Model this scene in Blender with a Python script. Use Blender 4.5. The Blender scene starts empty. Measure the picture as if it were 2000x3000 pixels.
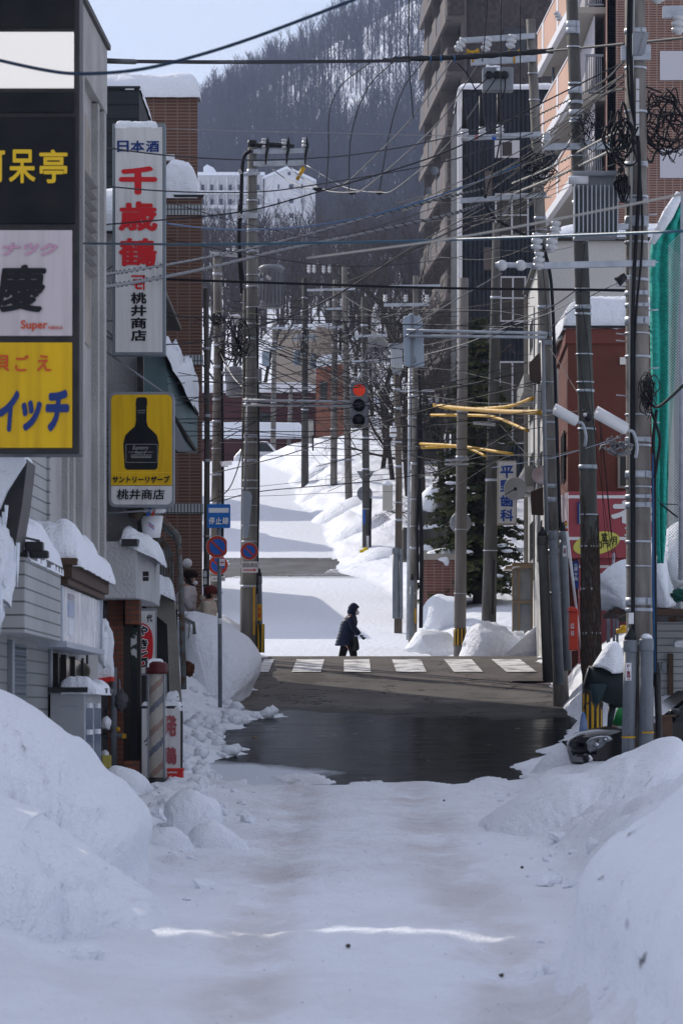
import bpy, bmesh, math, random
import numpy as np
from mathutils import Vector, Matrix, noise as mnoise
R = math.radians
scene = bpy.context.scene
COL = scene.collection
random.seed(7)
# ------------------------------------------------------------------ camera, sky, sun, exposure
F, CX, HY = 12000.0, 1000.0, 2080.0          # long lens: pixels of focal length on the 2000 x 3000 photograph, eye level at row 2080
cam = bpy.data.objects.new('camera', bpy.data.cameras.new('camera')); COL.objects.link(cam)
cam.location = (0, 0, 0); cam.rotation_euler = (R(90), 0, 0)
cam.data.sensor_fit = 'VERTICAL'; cam.data.sensor_height = 36; cam.data.lens = 36 * F / 3000
cam.data.shift_y = (HY - 1500) / 3000
cam.data.clip_start = 1; cam.data.clip_end = 6000
cam.data.dof.use_dof = True; cam.data.dof.focus_distance = 86; cam.data.dof.aperture_fstop = 9.0
scene.camera = cam
SUN_AZ, SUN_EL = R(35), R(31)                 # ahead and to the left
world = bpy.data.worlds.new('World'); scene.world = world; world.use_nodes = True
nt = world.node_tree; bg = nt.nodes['Background']
sky = nt.nodes.new('ShaderNodeTexSky'); sky.sky_type = 'NISHITA'; sky.sun_disc = False
sky.sun_elevation = SUN_EL; sky.sun_rotation = -SUN_AZ
sky.air_density = 1.0; sky.dust_density = 0.6; sky.ozone_density = 2.0
wtc = nt.nodes.new('ShaderNodeTexCoord'); wn = nt.nodes.new('ShaderNodeTexNoise'); wn.inputs['Scale'].default_value = 5; wn.inputs['Detail'].default_value = 5
wmap = nt.nodes.new('ShaderNodeMapping'); wmap.inputs['Scale'].default_value = (1, 1, 3)
wr = nt.nodes.new('ShaderNodeMapRange'); wr.inputs[1].default_value = .35; wr.inputs[2].default_value = .75; wr.inputs[3].default_value = .5; wr.inputs[4].default_value = .9
wmix = nt.nodes.new('ShaderNodeMixRGB'); wmix.inputs[2].default_value = (7.2, 7.4, 8.8, 1)
nt.links.new(wtc.outputs['Generated'], wmap.inputs['Vector']); nt.links.new(wmap.outputs[0], wn.inputs['Vector'])
nt.links.new(wn.outputs['Fac'], wr.inputs[0]); nt.links.new(wr.outputs[0], wmix.inputs[0])
nt.links.new(sky.outputs[0], wmix.inputs[1]); nt.links.new(wmix.outputs[0], bg.inputs['Color'])
bg.inputs['Strength'].default_value = 0.105
sun = bpy.data.objects.new('sun', bpy.data.lights.new('sun', 'SUN')); COL.objects.link(sun)
sun.data.energy = 3.6; sun.data.angle = R(0.5); sun.data.color = (1, .93, .84)
sdir = Vector((-math.sin(SUN_AZ) * math.cos(SUN_EL), math.cos(SUN_AZ) * math.cos(SUN_EL), math.sin(SUN_EL)))
sun.rotation_euler = sdir.to_track_quat('Z', 'Y').to_euler()
scene.view_settings.view_transform = 'Standard'; scene.view_settings.look = 'None'
scene.view_settings.exposure = 0.14; scene.view_settings.gamma = 1
scene.render.engine = 'CYCLES'
cy = scene.cycles
cy.max_bounces = 6; cy.diffuse_bounces = 3; cy.glossy_bounces = 3; cy.transparent_max_bounces = 8; cy.volume_bounces = 0
cy.use_denoising = True; cy.caustics_reflective = False; cy.caustics_refractive = False
cy.volume_step_rate = 1.0

# ------------------------------------------------------------------ helpers
def P(px, py, d): return Vector(((px - CX) * d / F, d, (HY - py) * d / F))
def X(px, d): return (px - CX) * d / F
def Z(py, d): return (HY - py) * d / F

def mat(name, c, rough=.7, c2=None, scale=3., bump=0., bscale=30., metal=0., spec=.2, detail=4., stretch=(1, 1, 1), lo=.35, hi=.65):
    m = bpy.data.materials.new(name); m.use_nodes = True; t = m.node_tree; b = t.nodes['Principled BSDF']
    b.inputs['Base Color'].default_value = (*c, 1); b.inputs['Roughness'].default_value = rough
    b.inputs['Metallic'].default_value = metal; b.inputs['Specular IOR Level'].default_value = spec
    g = t.nodes.new('ShaderNodeNewGeometry'); mp = t.nodes.new('ShaderNodeMapping'); mp.inputs['Scale'].default_value = stretch
    t.links.new(g.outputs['Position'], mp.inputs['Vector'])
    if c2:
        n = t.nodes.new('ShaderNodeTexNoise'); n.inputs['Scale'].default_value = scale; n.inputs['Detail'].default_value = detail
        r = t.nodes.new('ShaderNodeMapRange'); r.inputs[1].default_value = lo; r.inputs[2].default_value = hi
        x = t.nodes.new('ShaderNodeMixRGB'); x.inputs[1].default_value = (*c, 1); x.inputs[2].default_value = (*c2, 1)
        t.links.new(mp.outputs[0], n.inputs['Vector']); t.links.new(n.outputs['Fac'], r.inputs[0]); t.links.new(r.outputs[0], x.inputs[0])
        t.links.new(x.outputs[0], b.inputs['Base Color'])
    if bump:
        n2 = t.nodes.new('ShaderNodeTexNoise'); n2.inputs['Scale'].default_value = bscale; n2.inputs['Detail'].default_value = 4
        bp = t.nodes.new('ShaderNodeBump'); bp.inputs['Strength'].default_value = bump; bp.inputs['Distance'].default_value = .05
        t.links.new(g.outputs['Position'], n2.inputs['Vector']); t.links.new(n2.outputs['Fac'], bp.inputs['Height']); t.links.new(bp.outputs[0], b.inputs['Normal'])
    return m

def _uv_along(t):                                  # (x + y, z): runs along a wall whichever way it faces
    g = t.nodes.new('ShaderNodeNewGeometry'); s = t.nodes.new('ShaderNodeSeparateXYZ'); a = t.nodes.new('ShaderNodeMath'); c = t.nodes.new('ShaderNodeCombineXYZ')
    t.links.new(g.outputs['Position'], s.inputs[0]); t.links.new(s.outputs[0], a.inputs[0]); t.links.new(s.outputs[1], a.inputs[1])
    t.links.new(a.outputs[0], c.inputs[0]); t.links.new(s.outputs[2], c.inputs[1]); return c, a, s

def brick(name, c1, c2, mortar, w=.22, h=.07, gap=.01, rough=.8, offset=.5):
    m = bpy.data.materials.new(name); m.use_nodes = True; t = m.node_tree; b = t.nodes['Principled BSDF']
    c, a, s = _uv_along(t); k = t.nodes.new('ShaderNodeTexBrick'); k.offset = offset
    for i, v in ((1, c1), (2, c2), (3, mortar)): k.inputs[i].default_value = (*v, 1)
    k.inputs['Scale'].default_value = 1; k.inputs['Mortar Size'].default_value = gap; k.inputs['Brick Width'].default_value = w; k.inputs['Row Height'].default_value = h
    t.links.new(c.outputs[0], k.inputs['Vector'])
    n = t.nodes.new('ShaderNodeTexNoise'); n.inputs['Scale'].default_value = 1.3; n.inputs['Detail'].default_value = 6
    r = t.nodes.new('ShaderNodeMapRange'); r.inputs[3].default_value = .7; r.inputs[4].default_value = 1.25
    x = t.nodes.new('ShaderNodeMixRGB'); x.blend_type = 'MULTIPLY'; x.inputs[0].default_value = 1
    t.links.new(n.outputs['Fac'], r.inputs[0]); t.links.new(k.outputs['Color'], x.inputs[1]); t.links.new(r.outputs[0], x.inputs[2])
    t.links.new(x.outputs[0], b.inputs['Base Color']); b.inputs['Roughness'].default_value = rough; b.inputs['Specular IOR Level'].default_value = .15
    bp = t.nodes.new('ShaderNodeBump'); bp.inputs['Strength'].default_value = .15; bp.inputs['Distance'].default_value = .006; bp.invert = True
    t.links.new(k.outputs['Fac'], bp.inputs['Height']); t.links.new(bp.outputs[0], b.inputs['Normal'])
    return m

def ribbed(name, c, period, vertical=True, rough=.6, depth=.03, c2=None, sharp=False, metal=0.):
    m = mat(name, c, rough, c2=c2, scale=.8, metal=metal); t = m.node_tree; b = t.nodes['Principled BSDF']
    cc, a, s = _uv_along(t)
    mu = t.nodes.new('ShaderNodeMath'); mu.operation = 'MULTIPLY'; mu.inputs[1].default_value = (1 if sharp else 2 * math.pi) / period
    t.links.new(a.outputs[0] if vertical else s.outputs[2], mu.inputs[0])
    f = t.nodes.new('ShaderNodeMath'); f.operation = 'FRACT' if sharp else 'SINE'; t.links.new(mu.outputs[0], f.inputs[0])
    if sharp:                                       # the dark joint between two boards
        q = t.nodes.new('ShaderNodeMath'); q.operation = 'LESS_THAN'; q.inputs[1].default_value = .13; t.links.new(f.outputs[0], q.inputs[0]); x = t.nodes.new('ShaderNodeMixRGB'); x.inputs[2].default_value = (*[k * .3 for k in c], 1); t.links.new(q.outputs[0], x.inputs[0])
        old = b.inputs['Base Color'].links[0].from_socket if b.inputs['Base Color'].links else None
        if old: t.links.new(old, x.inputs[1])
        else: x.inputs[1].default_value = (*c, 1)
        t.links.new(x.outputs[0], b.inputs['Base Color'])
    bp = t.nodes.new('ShaderNodeBump'); bp.inputs['Strength'].default_value = 1; bp.inputs['Distance'].default_value = depth
    t.links.new(f.outputs[0], bp.inputs['Height']); t.links.new(bp.outputs[0], b.inputs['Normal'])
    return m

def emis(m, c, s):
    b = m.node_tree.nodes['Principled BSDF']; b.inputs['Emission Color'].default_value = (*c, 1); b.inputs['Emission Strength'].default_value = s; return m

_txt = {}
def glyphs(body, weight=0., shear=0.):
    k = (body, weight, shear)
    if k not in _txt:
        c = bpy.data.curves.new('lettering', 'FONT'); c.body = body; c.size = 1; c.offset = weight; c.shear = shear; c.resolution_u = 3
        o = bpy.data.objects.new('lettering', c); COL.objects.link(o)
        me = bpy.data.meshes.new_from_object(o.evaluated_get(bpy.context.evaluated_depsgraph_get()))
        _txt[k] = (np.array([(v.co.x, v.co.y) for v in me.vertices]), [tuple(p.vertices) for p in me.polygons])
        bpy.data.objects.remove(o); bpy.data.curves.remove(c); bpy.data.meshes.remove(me)
    return _txt[k]

class MB:
    def __init__(s): s.v = []; s.f = []; s.mi = []; s.sm = []; s.M = None
    def add(s, vs, fs, mi=0, smooth=False):
        o = len(s.v)
        for v in vs:
            v = Vector(v); s.v.append(s.M @ v if s.M else v)
        for i, f in enumerate(fs):
            s.f.append(tuple(k + o for k in f)); s.mi.append(mi[i] if isinstance(mi, list) else mi); s.sm.append(smooth)
        return s
    def box(s, x0, x1, y0, y1, z0, z1, mi=0):
        x0, x1 = min(x0, x1), max(x0, x1); z0, z1 = min(z0, z1), max(z0, z1)
        return s.add([(x0, y0, z0), (x1, y0, z0), (x1, y1, z0), (x0, y1, z0), (x0, y0, z1), (x1, y0, z1), (x1, y1, z1), (x0, y1, z1)],
                     [(0, 3, 2, 1), (4, 5, 6, 7), (0, 1, 5, 4), (1, 2, 6, 5), (2, 3, 7, 6), (3, 0, 4, 7)], mi)
    def pbox(s, x0, y0, x1, y1, d, dep, mi=0): return s.box(X(x0, d), X(x1, d), d, d + dep, Z(y1, d), Z(y0, d), mi)
    def polyz(s, pts, z0, z1, mi=0, top=None):        # polygon in plan, extruded up; counter-clockwise from above
        n = len(pts); z1 = z1 if isinstance(z1, (list, tuple)) else [z1] * n; z0 = z0 if isinstance(z0, (list, tuple)) else [z0] * n
        a = sum(pts[i][0] * pts[(i + 1) % n][1] - pts[(i + 1) % n][0] * pts[i][1] for i in range(n))
        if a < 0: pts = pts[::-1]; z1 = z1[::-1]; z0 = z0[::-1]
        return s.add([(p[0], p[1], z) for p, z in zip(pts, z0)] + [(p[0], p[1], z) for p, z in zip(pts, z1)],
                     [tuple(range(n))[::-1], tuple(range(n, 2 * n))] + [(i, (i + 1) % n, n + (i + 1) % n, n + i) for i in range(n)], mi)
    def polyy(s, pts, y0, y1, mi=0, smooth=False):    # polygon in elevation (x, z), extruded away from the camera
        n = len(pts); a = sum(pts[i][0] * pts[(i + 1) % n][1] - pts[(i + 1) % n][0] * pts[i][1] for i in range(n))
        if a < 0: pts = pts[::-1]
        return s.add([(p[0], y0, p[1]) for p in pts] + [(p[0], y1, p[1]) for p in pts],
                     [tuple(range(n)), tuple(range(n, 2 * n))[::-1]] + [(i + n, (i + 1) % n + n, (i + 1) % n, i) for i in range(n)], mi)
    def ppoly(s, pts, d, dep, mi=0, smooth=False): return s.polyy([(X(a, d), Z(b, d)) for a, b in pts], d, d + dep, mi, smooth)
    def wall(s, x1, d1, x2, d2, z0, z1, th, mi=0):    # a slab whose street face runs from (x1,d1) to (x2,d2); th > 0 grows to the left
        return s.polyz([(x1, d1), (x2, d2), (x2 - th, d2), (x1 - th, d1)], z0, z1, mi)
    def tube(s, pts, r, n=8, mi=0, caps=True, smooth=True):
        pts = [Vector(p) for p in pts]; m = len(pts); rr = r if isinstance(r, (list, tuple)) else [r] * m
        vs = []; up = Vector((0, 0, 1)); prev = None
        for i, p in enumerate(pts):
            t = (pts[min(i + 1, m - 1)] - pts[max(i - 1, 0)])
            t = t.normalized() if t.length > 1e-9 else Vector((0, 0, 1))
            if prev is None:
                a = t.cross(up if abs(t.z) < .95 else Vector((0, 1, 0))).normalized()
            else:
                a = prev - t * prev.dot(t); a = a.normalized() if a.length > 1e-6 else t.orthogonal().normalized()
            prev = a; b = t.cross(a)
            for k in range(n):
                w = 2 * math.pi * k / n; vs.append(p + a * (math.cos(w) * rr[i]) + b * (math.sin(w) * rr[i]))
        fs = [(i * n + k, i * n + (k + 1) % n, (i + 1) * n + (k + 1) % n, (i + 1) * n + k) for i in range(m - 1) for k in range(n)]
        if caps: fs += [tuple(range(n))[::-1], tuple(range((m - 1) * n, m * n))]
        return s.add(vs, fs, mi, smooth)
    def loft(s, secs, n=16, mi=0, smooth=True):       # secs: (centre, rx, ry) in level slices
        vs = []
        for c, rx, ry in secs:
            for k in range(n):
                w = 2 * math.pi * k / n; vs.append((c[0] + rx * math.cos(w), c[1] + ry * math.sin(w), c[2]))
        m = len(secs)
        fs = [(i * n + k, i * n + (k + 1) % n, (i + 1) * n + (k + 1) % n, (i + 1) * n + k) for i in range(m - 1) for k in range(n)]
        fs += [tuple(range(n))[::-1], tuple(range((m - 1) * n, m * n))]
        return s.add(vs, fs, mi, smooth)
    def lathe(s, prof, c, n=24, mi=0, axis='z', smooth=True, caps=True):
        vs = []
        for r, h in prof:
            for k in range(n):
                w = 2 * math.pi * k / n; a, b = r * math.cos(w), r * math.sin(w)
                vs.append((c[0] + a, c[1] + b, c[2] + h) if axis == 'z' else (c[0] + a, c[1] + h, c[2] + b) if axis == 'y' else (c[0] + h, c[1] + a, c[2] + b))
        m = len(prof); fl = axis == 'y'
        fs = [(i * n + k, i * n + (k + 1) % n, (i + 1) * n + (k + 1) % n, (i + 1) * n + k) for i in range(m - 1) for k in range(n)]
        if caps and prof[0][0] > 1e-6: fs.append(tuple(range(n))[::-1])
        if caps and prof[-1][0] > 1e-6: fs.append(tuple(range((m - 1) * n, m * n)))
        if fl: fs = [f[::-1] for f in fs]
        return s.add(vs, fs, mi, smooth)
    def blob(s, c, rad, amp=.15, freq=1., seed=0, nu=20, nv=14, mi=0, zmin=None, power=1.):
        vs = []; c = Vector(c)
        for j in range(nv + 1):
            th = math.pi * j / nv
            for i in range(nu):
                ph = 2 * math.pi * i / nu
                n = Vector((math.sin(th) * math.cos(ph), math.sin(th) * math.sin(ph), math.cos(th)))
                if power != 1: n = Vector([math.copysign(abs(q) ** power, q) for q in n])
                k = 1 + amp * (mnoise.noise(n * (1.5 * freq) + Vector((seed, seed * 1.7, 3))) + .5 * mnoise.noise(n * (4 * freq) + Vector((seed, 9, 3))))
                v = c + Vector((n.x * rad[0] * k, n.y * rad[1] * k, n.z * rad[2] * k))
                if zmin is not None and v.z < zmin: v.z = zmin
                vs.append(v)
        fs = [(j * nu + i, (j + 1) * nu + i, (j + 1) * nu + (i + 1) % nu, j * nu + (i + 1) % nu) for j in range(nv) for i in range(nu)]
        return s.add(vs, fs, mi, True)
    def snow(s, x0, x1, y0, y1, z0, h, nx=24, ny=14, seed=0, rnd=.25, lump=.12, over=.04, mi=0):   # a settled cap with rounded shoulders on a flat or sloping top (z0 may be f(u,v))
        vs = []; zf = z0 if callable(z0) else (lambda u, v: z0)
        for j in range(ny + 1):
            for i in range(nx + 1):
                u, v = i / nx, j / ny
                e = min(min(u, 1 - u) * abs(x1 - x0), min(v, 1 - v) * abs(y1 - y0)) / max(rnd, 1e-3)
                e = min(1, e); k = math.sqrt(max(0, 1 - (1 - e) ** 2))
                x = x0 - over + (x1 - x0 + 2 * over) * u; y = y0 - over + (y1 - y0 + 2 * over) * v
                q = Vector((x * 1.3, y * 1.3, seed))
                hh = h * k * (1 + lump * 2 * mnoise.noise(q)) + lump * .25 * h * mnoise.noise(q * 4)* k
                hh += .022 * k * mnoise.noise(q * 11) + .012 * k * mnoise.noise(q * 27)
                if e == 0: y += .05 * mnoise.noise(q * 3)
                vs.append((x + .03 * mnoise.noise(q * 2 + Vector((5, 0, 0))), y, zf(u, v) + hh + (-.02 if e == 0 else 0)))
        w = nx + 1
        fs = [(j * w + i, j * w + i + 1, (j + 1) * w + i + 1, (j + 1) * w + i) for j in range(ny) for i in range(nx)]
        o = len(vs); ring = [i for i in range(w)] + [j * w + nx for j in range(1, ny + 1)] + [ny * w + i for i in range(nx - 1, -1, -1)] + [j * w for j in range(ny - 1, 0, -1)]
        vs += [(vs[k][0], vs[k][1], vs[k][2] - .05) for k in ring]; m = len(ring)
        fs += [(ring[k], o + k, o + (k + 1) % m, ring[(k + 1) % m]) for k in range(m)]
        return s.add(vs, fs, mi, True)
    def pillow(s, pts, d, dep, n=7, amp=.06, freq=2.5, seed=0, mi=0, sub=3, pw=2.6, dref=None, crust=.014):   # a snow lump: outline at its own distance, rounded through its depth
        dr = dref or d; o = spline([(X(a, dr), 0, Z(b, dr)) for a, b in pts] + [(X(pts[0][0], dr), 0, Z(pts[0][1], dr))], sub)[:-1]
        if sum(o[i].x * o[(i + 1) % len(o)].z - o[(i + 1) % len(o)].x * o[i].z for i in range(len(o))) < 0: o = o[::-1]
        zl = min(p.z for p in o); c = sum(o, Vector()) / len(o); c.z = zl + .35 * (c.z - zl); m = len(o); vs = []
        for k in range(n):
            t = -1 + 2 * k / (n - 1); q = max(.02, (1 - abs(t) ** pw)) ** .5
            for p in o:
                v = c + (p - c) * q; v.z = min(v.z, p.z) if p.z < c.z else v.z; v.y = d + dep * (t + 1) / 2
                v += Vector((1, .6, 1)) * amp * mnoise.noise(v * freq + Vector((seed, 0, 0))) + Vector((1, .6, 1)) * amp * .4 * mnoise.noise(v * freq * 3.1 + Vector((seed, 7, 0)))
                if crust: e_ = mnoise.noise(v * 5.5 + Vector((seed, 3, 1))); w_ = (v - c).normalized() * crust; v += w_ * (abs(e_) * 1.6 + .55 * mnoise.noise(v * 14) + .3 * mnoise.noise(v * 31))
                vs.append(v)
        fs = [(k * m + i, k * m + (i + 1) % m, (k + 1) * m + (i + 1) % m, (k + 1) * m + i) for k in range(n - 1) for i in range(m)]
        fs = [f[::-1] for f in fs] + [tuple(range(m)), tuple(range((n - 1) * m, n * m))[::-1]]
        return s.add(vs, fs, mi, True)
    def text(s, body, x0, y0, x1, y1, d, weight=0., shear=0., mi=0, th=.004):      # lettering fitted to a pixel box on a board facing us
        g, fs = glyphs(body, 0, shear)
        if not len(g): return s
        if weight > .001:
            k8 = [(0, 0)] + [(math.cos(R(45 * k)), math.sin(R(45 * k))) for k in range(8)]
            lay = np.repeat(np.arange(9), len(g)); g = np.concatenate([g + np.array(k) * weight for k in k8]); n0 = len(g) // 9
            fs = [tuple(i + q * n0 for i in f) for q in range(9) for f in fs]
        else: lay = np.zeros(len(g))
        lo, hi = g.min(0), g.max(0); a, b = X(x0, d), X(x1, d); c, e = Z(y1, d), Z(y0, d)
        vs = [(a + (q[0] - lo[0]) / (hi[0] - lo[0] + 1e-9) * (b - a), d - th - .0004 * w, c + (q[1] - lo[1]) / (hi[1] - lo[1] + 1e-9) * (e - c)) for q, w in zip(g, lay)]
        return s.add(vs, fs, mi)
    def stroke(s, pts, w, d, mi=0, th=.005):          # a brush stroke of width w (pixels) on a board facing us
        for (a, b) in zip(pts[:-1], pts[1:]):
            a2, b2 = Vector(a), Vector(b); t = (b2 - a2).normalized(); n = Vector((-t.y, t.x)) * w / 2; t = t * w * .35
            q = [a2 - t + n, b2 + t + n, b2 + t - n, a2 - t - n]
            s.add([(X(k.x, d), d - th, Z(k.y, d)) for k in q], [(0, 1, 2, 3)], mi)
        return s
    def build(s, name, mats, parent=None, label=None, cat=None, group=None, kind=None, bevel=0., loc=None, split=False):
        if split:                                     # every connected piece becomes an object of its own
            par = list(range(len(s.v)))
            def fd(i):
                while par[i] != i: par[i] = par[par[i]]; i = par[i]
                return i
            for f in s.f:
                a = fd(f[0])
                for k in f[1:]: par[fd(k)] = a
            gr = {}
            for i, f in enumerate(s.f): gr.setdefault(fd(f[0]), []).append(i)
            out = []
            for fl in gr.values():
                q = MB(); mp = {}
                for i in fl:
                    for k in s.f[i]:
                        if k not in mp: mp[k] = len(q.v); q.v.append(s.v[k])
                    q.f.append(tuple(mp[k] for k in s.f[i])); q.mi.append(s.mi[i]); q.sm.append(s.sm[i])
                out.append(q.build(name, mats, parent, label, cat, group, kind, bevel, loc))
            return out
        me = bpy.data.meshes.new(name)
        if parent is not None: o0 = abs_loc(parent)
        elif loc is not None: o0 = Vector(loc)
        elif kind: o0 = Vector((0, 0, 0))
        else:
            xs = [v.x for v in s.v]; ys = [v.y for v in s.v]; zs = [v.z for v in s.v]
            o0 = Vector(((min(xs) + max(xs)) / 2, (min(ys) + max(ys)) / 2, min(zs)))
        me.from_pydata([v - o0 for v in s.v], [], s.f)
        for m in (mats if isinstance(mats, (list, tuple)) else [mats]): me.materials.append(m)
        me.polygons.foreach_set('material_index', s.mi); me.polygons.foreach_set('use_smooth', s.sm); me.update()
        o = bpy.data.objects.new(name, me); COL.objects.link(o)
        if parent is not None: o.parent = parent
        else: o.location = o0
        if label: o['label'] = label
        if cat: o['category'] = cat
        if group: o['group'] = group
        if kind: o['kind'] = kind
        if bevel:
            b = o.modifiers.new('bevel', 'BEVEL'); b.width = bevel; b.segments = 2; b.limit_method = 'ANGLE'; b.angle_limit = R(50)
        return o

def abs_loc(o):
    l = Vector(o.location)
    while o.parent: o = o.parent; l += Vector(o.location)
    return l
def T(name, label, cat, loc, group=None):
    o = bpy.data.objects.new(name, None); COL.objects.link(o); o.location = loc; o.empty_display_size = .2
    o['label'] = label; o['category'] = cat
    if group: o['group'] = group
    return o
def spline(pts, n=8):
    pts = [Vector(p) for p in pts]
    if len(pts) < 3: return [pts[0].lerp(pts[-1], i / n) for i in range(n + 1)]
    out = []; q = [2 * pts[0] - pts[1]] + pts + [2 * pts[-1] - pts[-2]]
    for i in range(1, len(q) - 2):
        p0, p1, p2, p3 = q[i - 1], q[i], q[i + 1], q[i + 2]
        for k in range(n):
            t = k / n; out.append(.5 * (2 * p1 + (p2 - p0) * t + (2 * p0 - 5 * p1 + 4 * p2 - p3) * t * t + (3 * p1 - p0 - 3 * p2 + p3) * t ** 3))
    return out + [pts[-1]]
def hsh(ix, iy, s):
    n = (ix.astype(np.int64) * 374761393 + iy.astype(np.int64) * 668265263 + s * 1442695041) & 0xffffffff
    n = ((n ^ (n >> 13)) * 1274126177) & 0xffffffff
    return ((n ^ (n >> 16)) & 0xffff) / 65535.
def vn(x, y, s=0):
    ix, iy = np.floor(x), np.floor(y); fx, fy = x - ix, y - iy; fx = fx * fx * (3 - 2 * fx); fy = fy * fy * (3 - 2 * fy)
    return (hsh(ix, iy, s) * (1 - fx) + hsh(ix + 1, iy, s) * fx) * (1 - fy) + (hsh(ix, iy + 1, s) * (1 - fx) + hsh(ix + 1, iy + 1, s) * fx) * fy * 1.
def fb(x, y, s=0, o=4):
    r = 0; a = .5
    for k in range(o): r = r + a * (vn(x * 2 ** k, y * 2 ** k, s + k) - .5) * 2; a *= .5
    return r

# ------------------------------------------------------------------ materials
def snow_mat(name, dirty=False):
    m = mat(name, (.82, .85, .90), .6, bump=1.0, bscale=7); t = m.node_tree; b = t.nodes['Principled BSDF']
    b.inputs['Subsurface Weight'].default_value = 0.
    n = t.nodes.new('ShaderNodeTexNoise'); n.inputs['Scale'].default_value = 42; n.inputs['Detail'].default_value = 5
    bp = t.nodes.new('ShaderNodeBump'); bp.inputs['Strength'].default_value = .8; bp.inputs['Distance'].default_value = .03
    g = t.nodes.new('ShaderNodeNewGeometry'); t.links.new(g.outputs['Position'], n.inputs['Vector']); t.links.new(n.outputs['Fac'], bp.inputs['Height'])
    old = b.inputs['Normal'].links[0].from_socket; t.links.new(old, bp.inputs['Normal']); t.links.new(bp.outputs[0], b.inputs['Normal'])
    if dirty:   # worn wheel tracks and sand stains that stay put on the packed road
        s = t.nodes.new('ShaderNodeSeparateXYZ'); t.links.new(g.outputs['Position'], s.inputs[0])
        acc = None
        for x0, w in ((-.55, .42), (.95, .5)):
            d = t.nodes.new('ShaderNodeMath'); d.operation = 'SUBTRACT'; d.inputs[1].default_value = x0; t.links.new(s.outputs[0], d.inputs[0])
            a = t.nodes.new('ShaderNodeMath'); a.operation = 'ABSOLUTE'; t.links.new(d.outputs[0], a.inputs[0])
            r = t.nodes.new('ShaderNodeMapRange'); r.interpolation_type = 'SMOOTHSTEP'; r.inputs[1].default_value = w; r.inputs[2].default_value = .1; t.links.new(a.outputs[0], r.inputs[0])
            if acc is None: acc = r
            else:
                q = t.nodes.new('ShaderNodeMath'); q.operation = 'MAXIMUM'; t.links.new(acc.outputs[0], q.inputs[0]); t.links.new(r.outputs[0], q.inputs[1]); acc = q
        yr = t.nodes.new('ShaderNodeMapRange'); yr.inputs[1].default_value = 62; yr.inputs[2].default_value = 57; t.links.new(s.outputs[1], yr.inputs[0])
        n2 = t.nodes.new('ShaderNodeTexNoise'); n2.inputs['Scale'].default_value = 1.1; n2.inputs['Detail'].default_value = 7; n2.inputs['Roughness'].default_value = .65
        mp = t.nodes.new('ShaderNodeMapping'); mp.inputs['Scale'].default_value = (1, .35, 1); t.links.new(g.outputs['Position'], mp.inputs[0]); t.links.new(mp.outputs[0], n2.inputs['Vector'])
        nr = t.nodes.new('ShaderNodeMapRange'); nr.inputs[1].default_value = .38; nr.inputs[2].default_value = .72; t.links.new(n2.outputs['Fac'], nr.inputs[0])
        m1 = t.nodes.new('ShaderNodeMath'); m1.operation = 'MULTIPLY'; t.links.new(acc.outputs[0], m1.inputs[0]); t.links.new(yr.outputs[0], m1.inputs[1])
        m2 = t.nodes.new('ShaderNodeMath'); m2.operation = 'MULTIPLY'; t.links.new(m1.outputs[0], m2.inputs[0]); t.links.new(nr.outputs[0], m2.inputs[1])
        x = t.nodes.new('ShaderNodeMixRGB'); x.inputs[1].default_value = (.82, .85, .90, 1); x.inputs[2].default_value = (.52, .455, .42, 1)
        t.links.new(m2.outputs[0], x.inputs[0])
        x2 = t.nodes.new('ShaderNodeMixRGB'); x2.inputs[2].default_value = (.66, .66, .69, 1); t.links.new(x.outputs[0], x2.inputs[1])
        m3 = t.nodes.new('ShaderNodeMath'); m3.operation = 'MULTIPLY'; t.links.new(nr.outputs[0], m3.inputs[0]); t.links.new(yr.outputs[0], m3.inputs[1])
        m4 = t.nodes.new('ShaderNodeMath'); m4.operation = 'MULTIPLY'; m4.inputs[1].default_value = .6; t.links.new(m3.outputs[0], m4.inputs[0])
        t.links.new(m4.outputs[0], x2.inputs[0]); t.links.new(x2.outputs[0], b.inputs['Base Color'])
    return m
SNOW = snow_mat('snow'); GSNOW = snow_mat('packed snow', True)
CONC = mat('concrete', (.22, .207, .188), .8, (.11, .10, .09), 2.2, .25, 25, stretch=(3, 3, .6), detail=7)
CONC2 = mat('dark concrete', (.095, .092, .085), .85, (.055, .053, .048), 2.2, .25, 25, stretch=(3, 3, .5), detail=7)
GALV = mat('galvanised steel', (.44, .47, .52), .45, (.34, .37, .41), 8, metal=.25)
PIPE = mat('grey conduit pipe', (.17, .19, .21), .5, (.13, .145, .165), 4)
BLK = mat('black rubber', (.012, .013, .015), .55, spec=.25)
BLKP = mat('black paint', (.02, .021, .024), .4, (.035, .035, .035), 5)
CABLE = mat('black cable', (.012, .013, .016), .65, spec=.15)
BLUEC = mat('blue cable', (.02, .09, .22), .4)
GREYC = mat('grey cable', (.17, .175, .185), .5)
CREAMC = mat('cream cable', (.34, .325, .29), .5)
PORC = mat('porcelain', (.48, .49, .51), .2, spec=.5)
YELP = mat('yellow plastic', (.56, .32, .015), .5, (.45, .25, .015), 6)
WHITEW = mat('off white stucco', (.40, .395, .38), .9, (.31, .305, .295), 1.5, .5, 40, detail=7)
STUCCO = mat('pale stucco', (.47, .47, .475), .9, (.38, .38, .385), 1.2, .6, 22, detail=7)
TANW = mat('tan concrete', (.33, .305, .265), .9, (.25, .23, .20), 1.5, .5, 40, detail=7)
SIDE = ribbed('white siding', (.42, .425, .42), .115, False, .5, .03, (.33, .335, .33), True)
SIDEG = ribbed('grey siding', (.20, .21, .205), .115, False, .5, .03, (.15, .155, .15), True)
DARKC = ribbed('dark cladding', (.025, .032, .036), .26, False, .6, .015, (.018, .022, .026), True)
CORR = ribbed('dark corrugated', (.036, .043, .054), .16, True, .6, .05, (.028, .034, .043))
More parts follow.
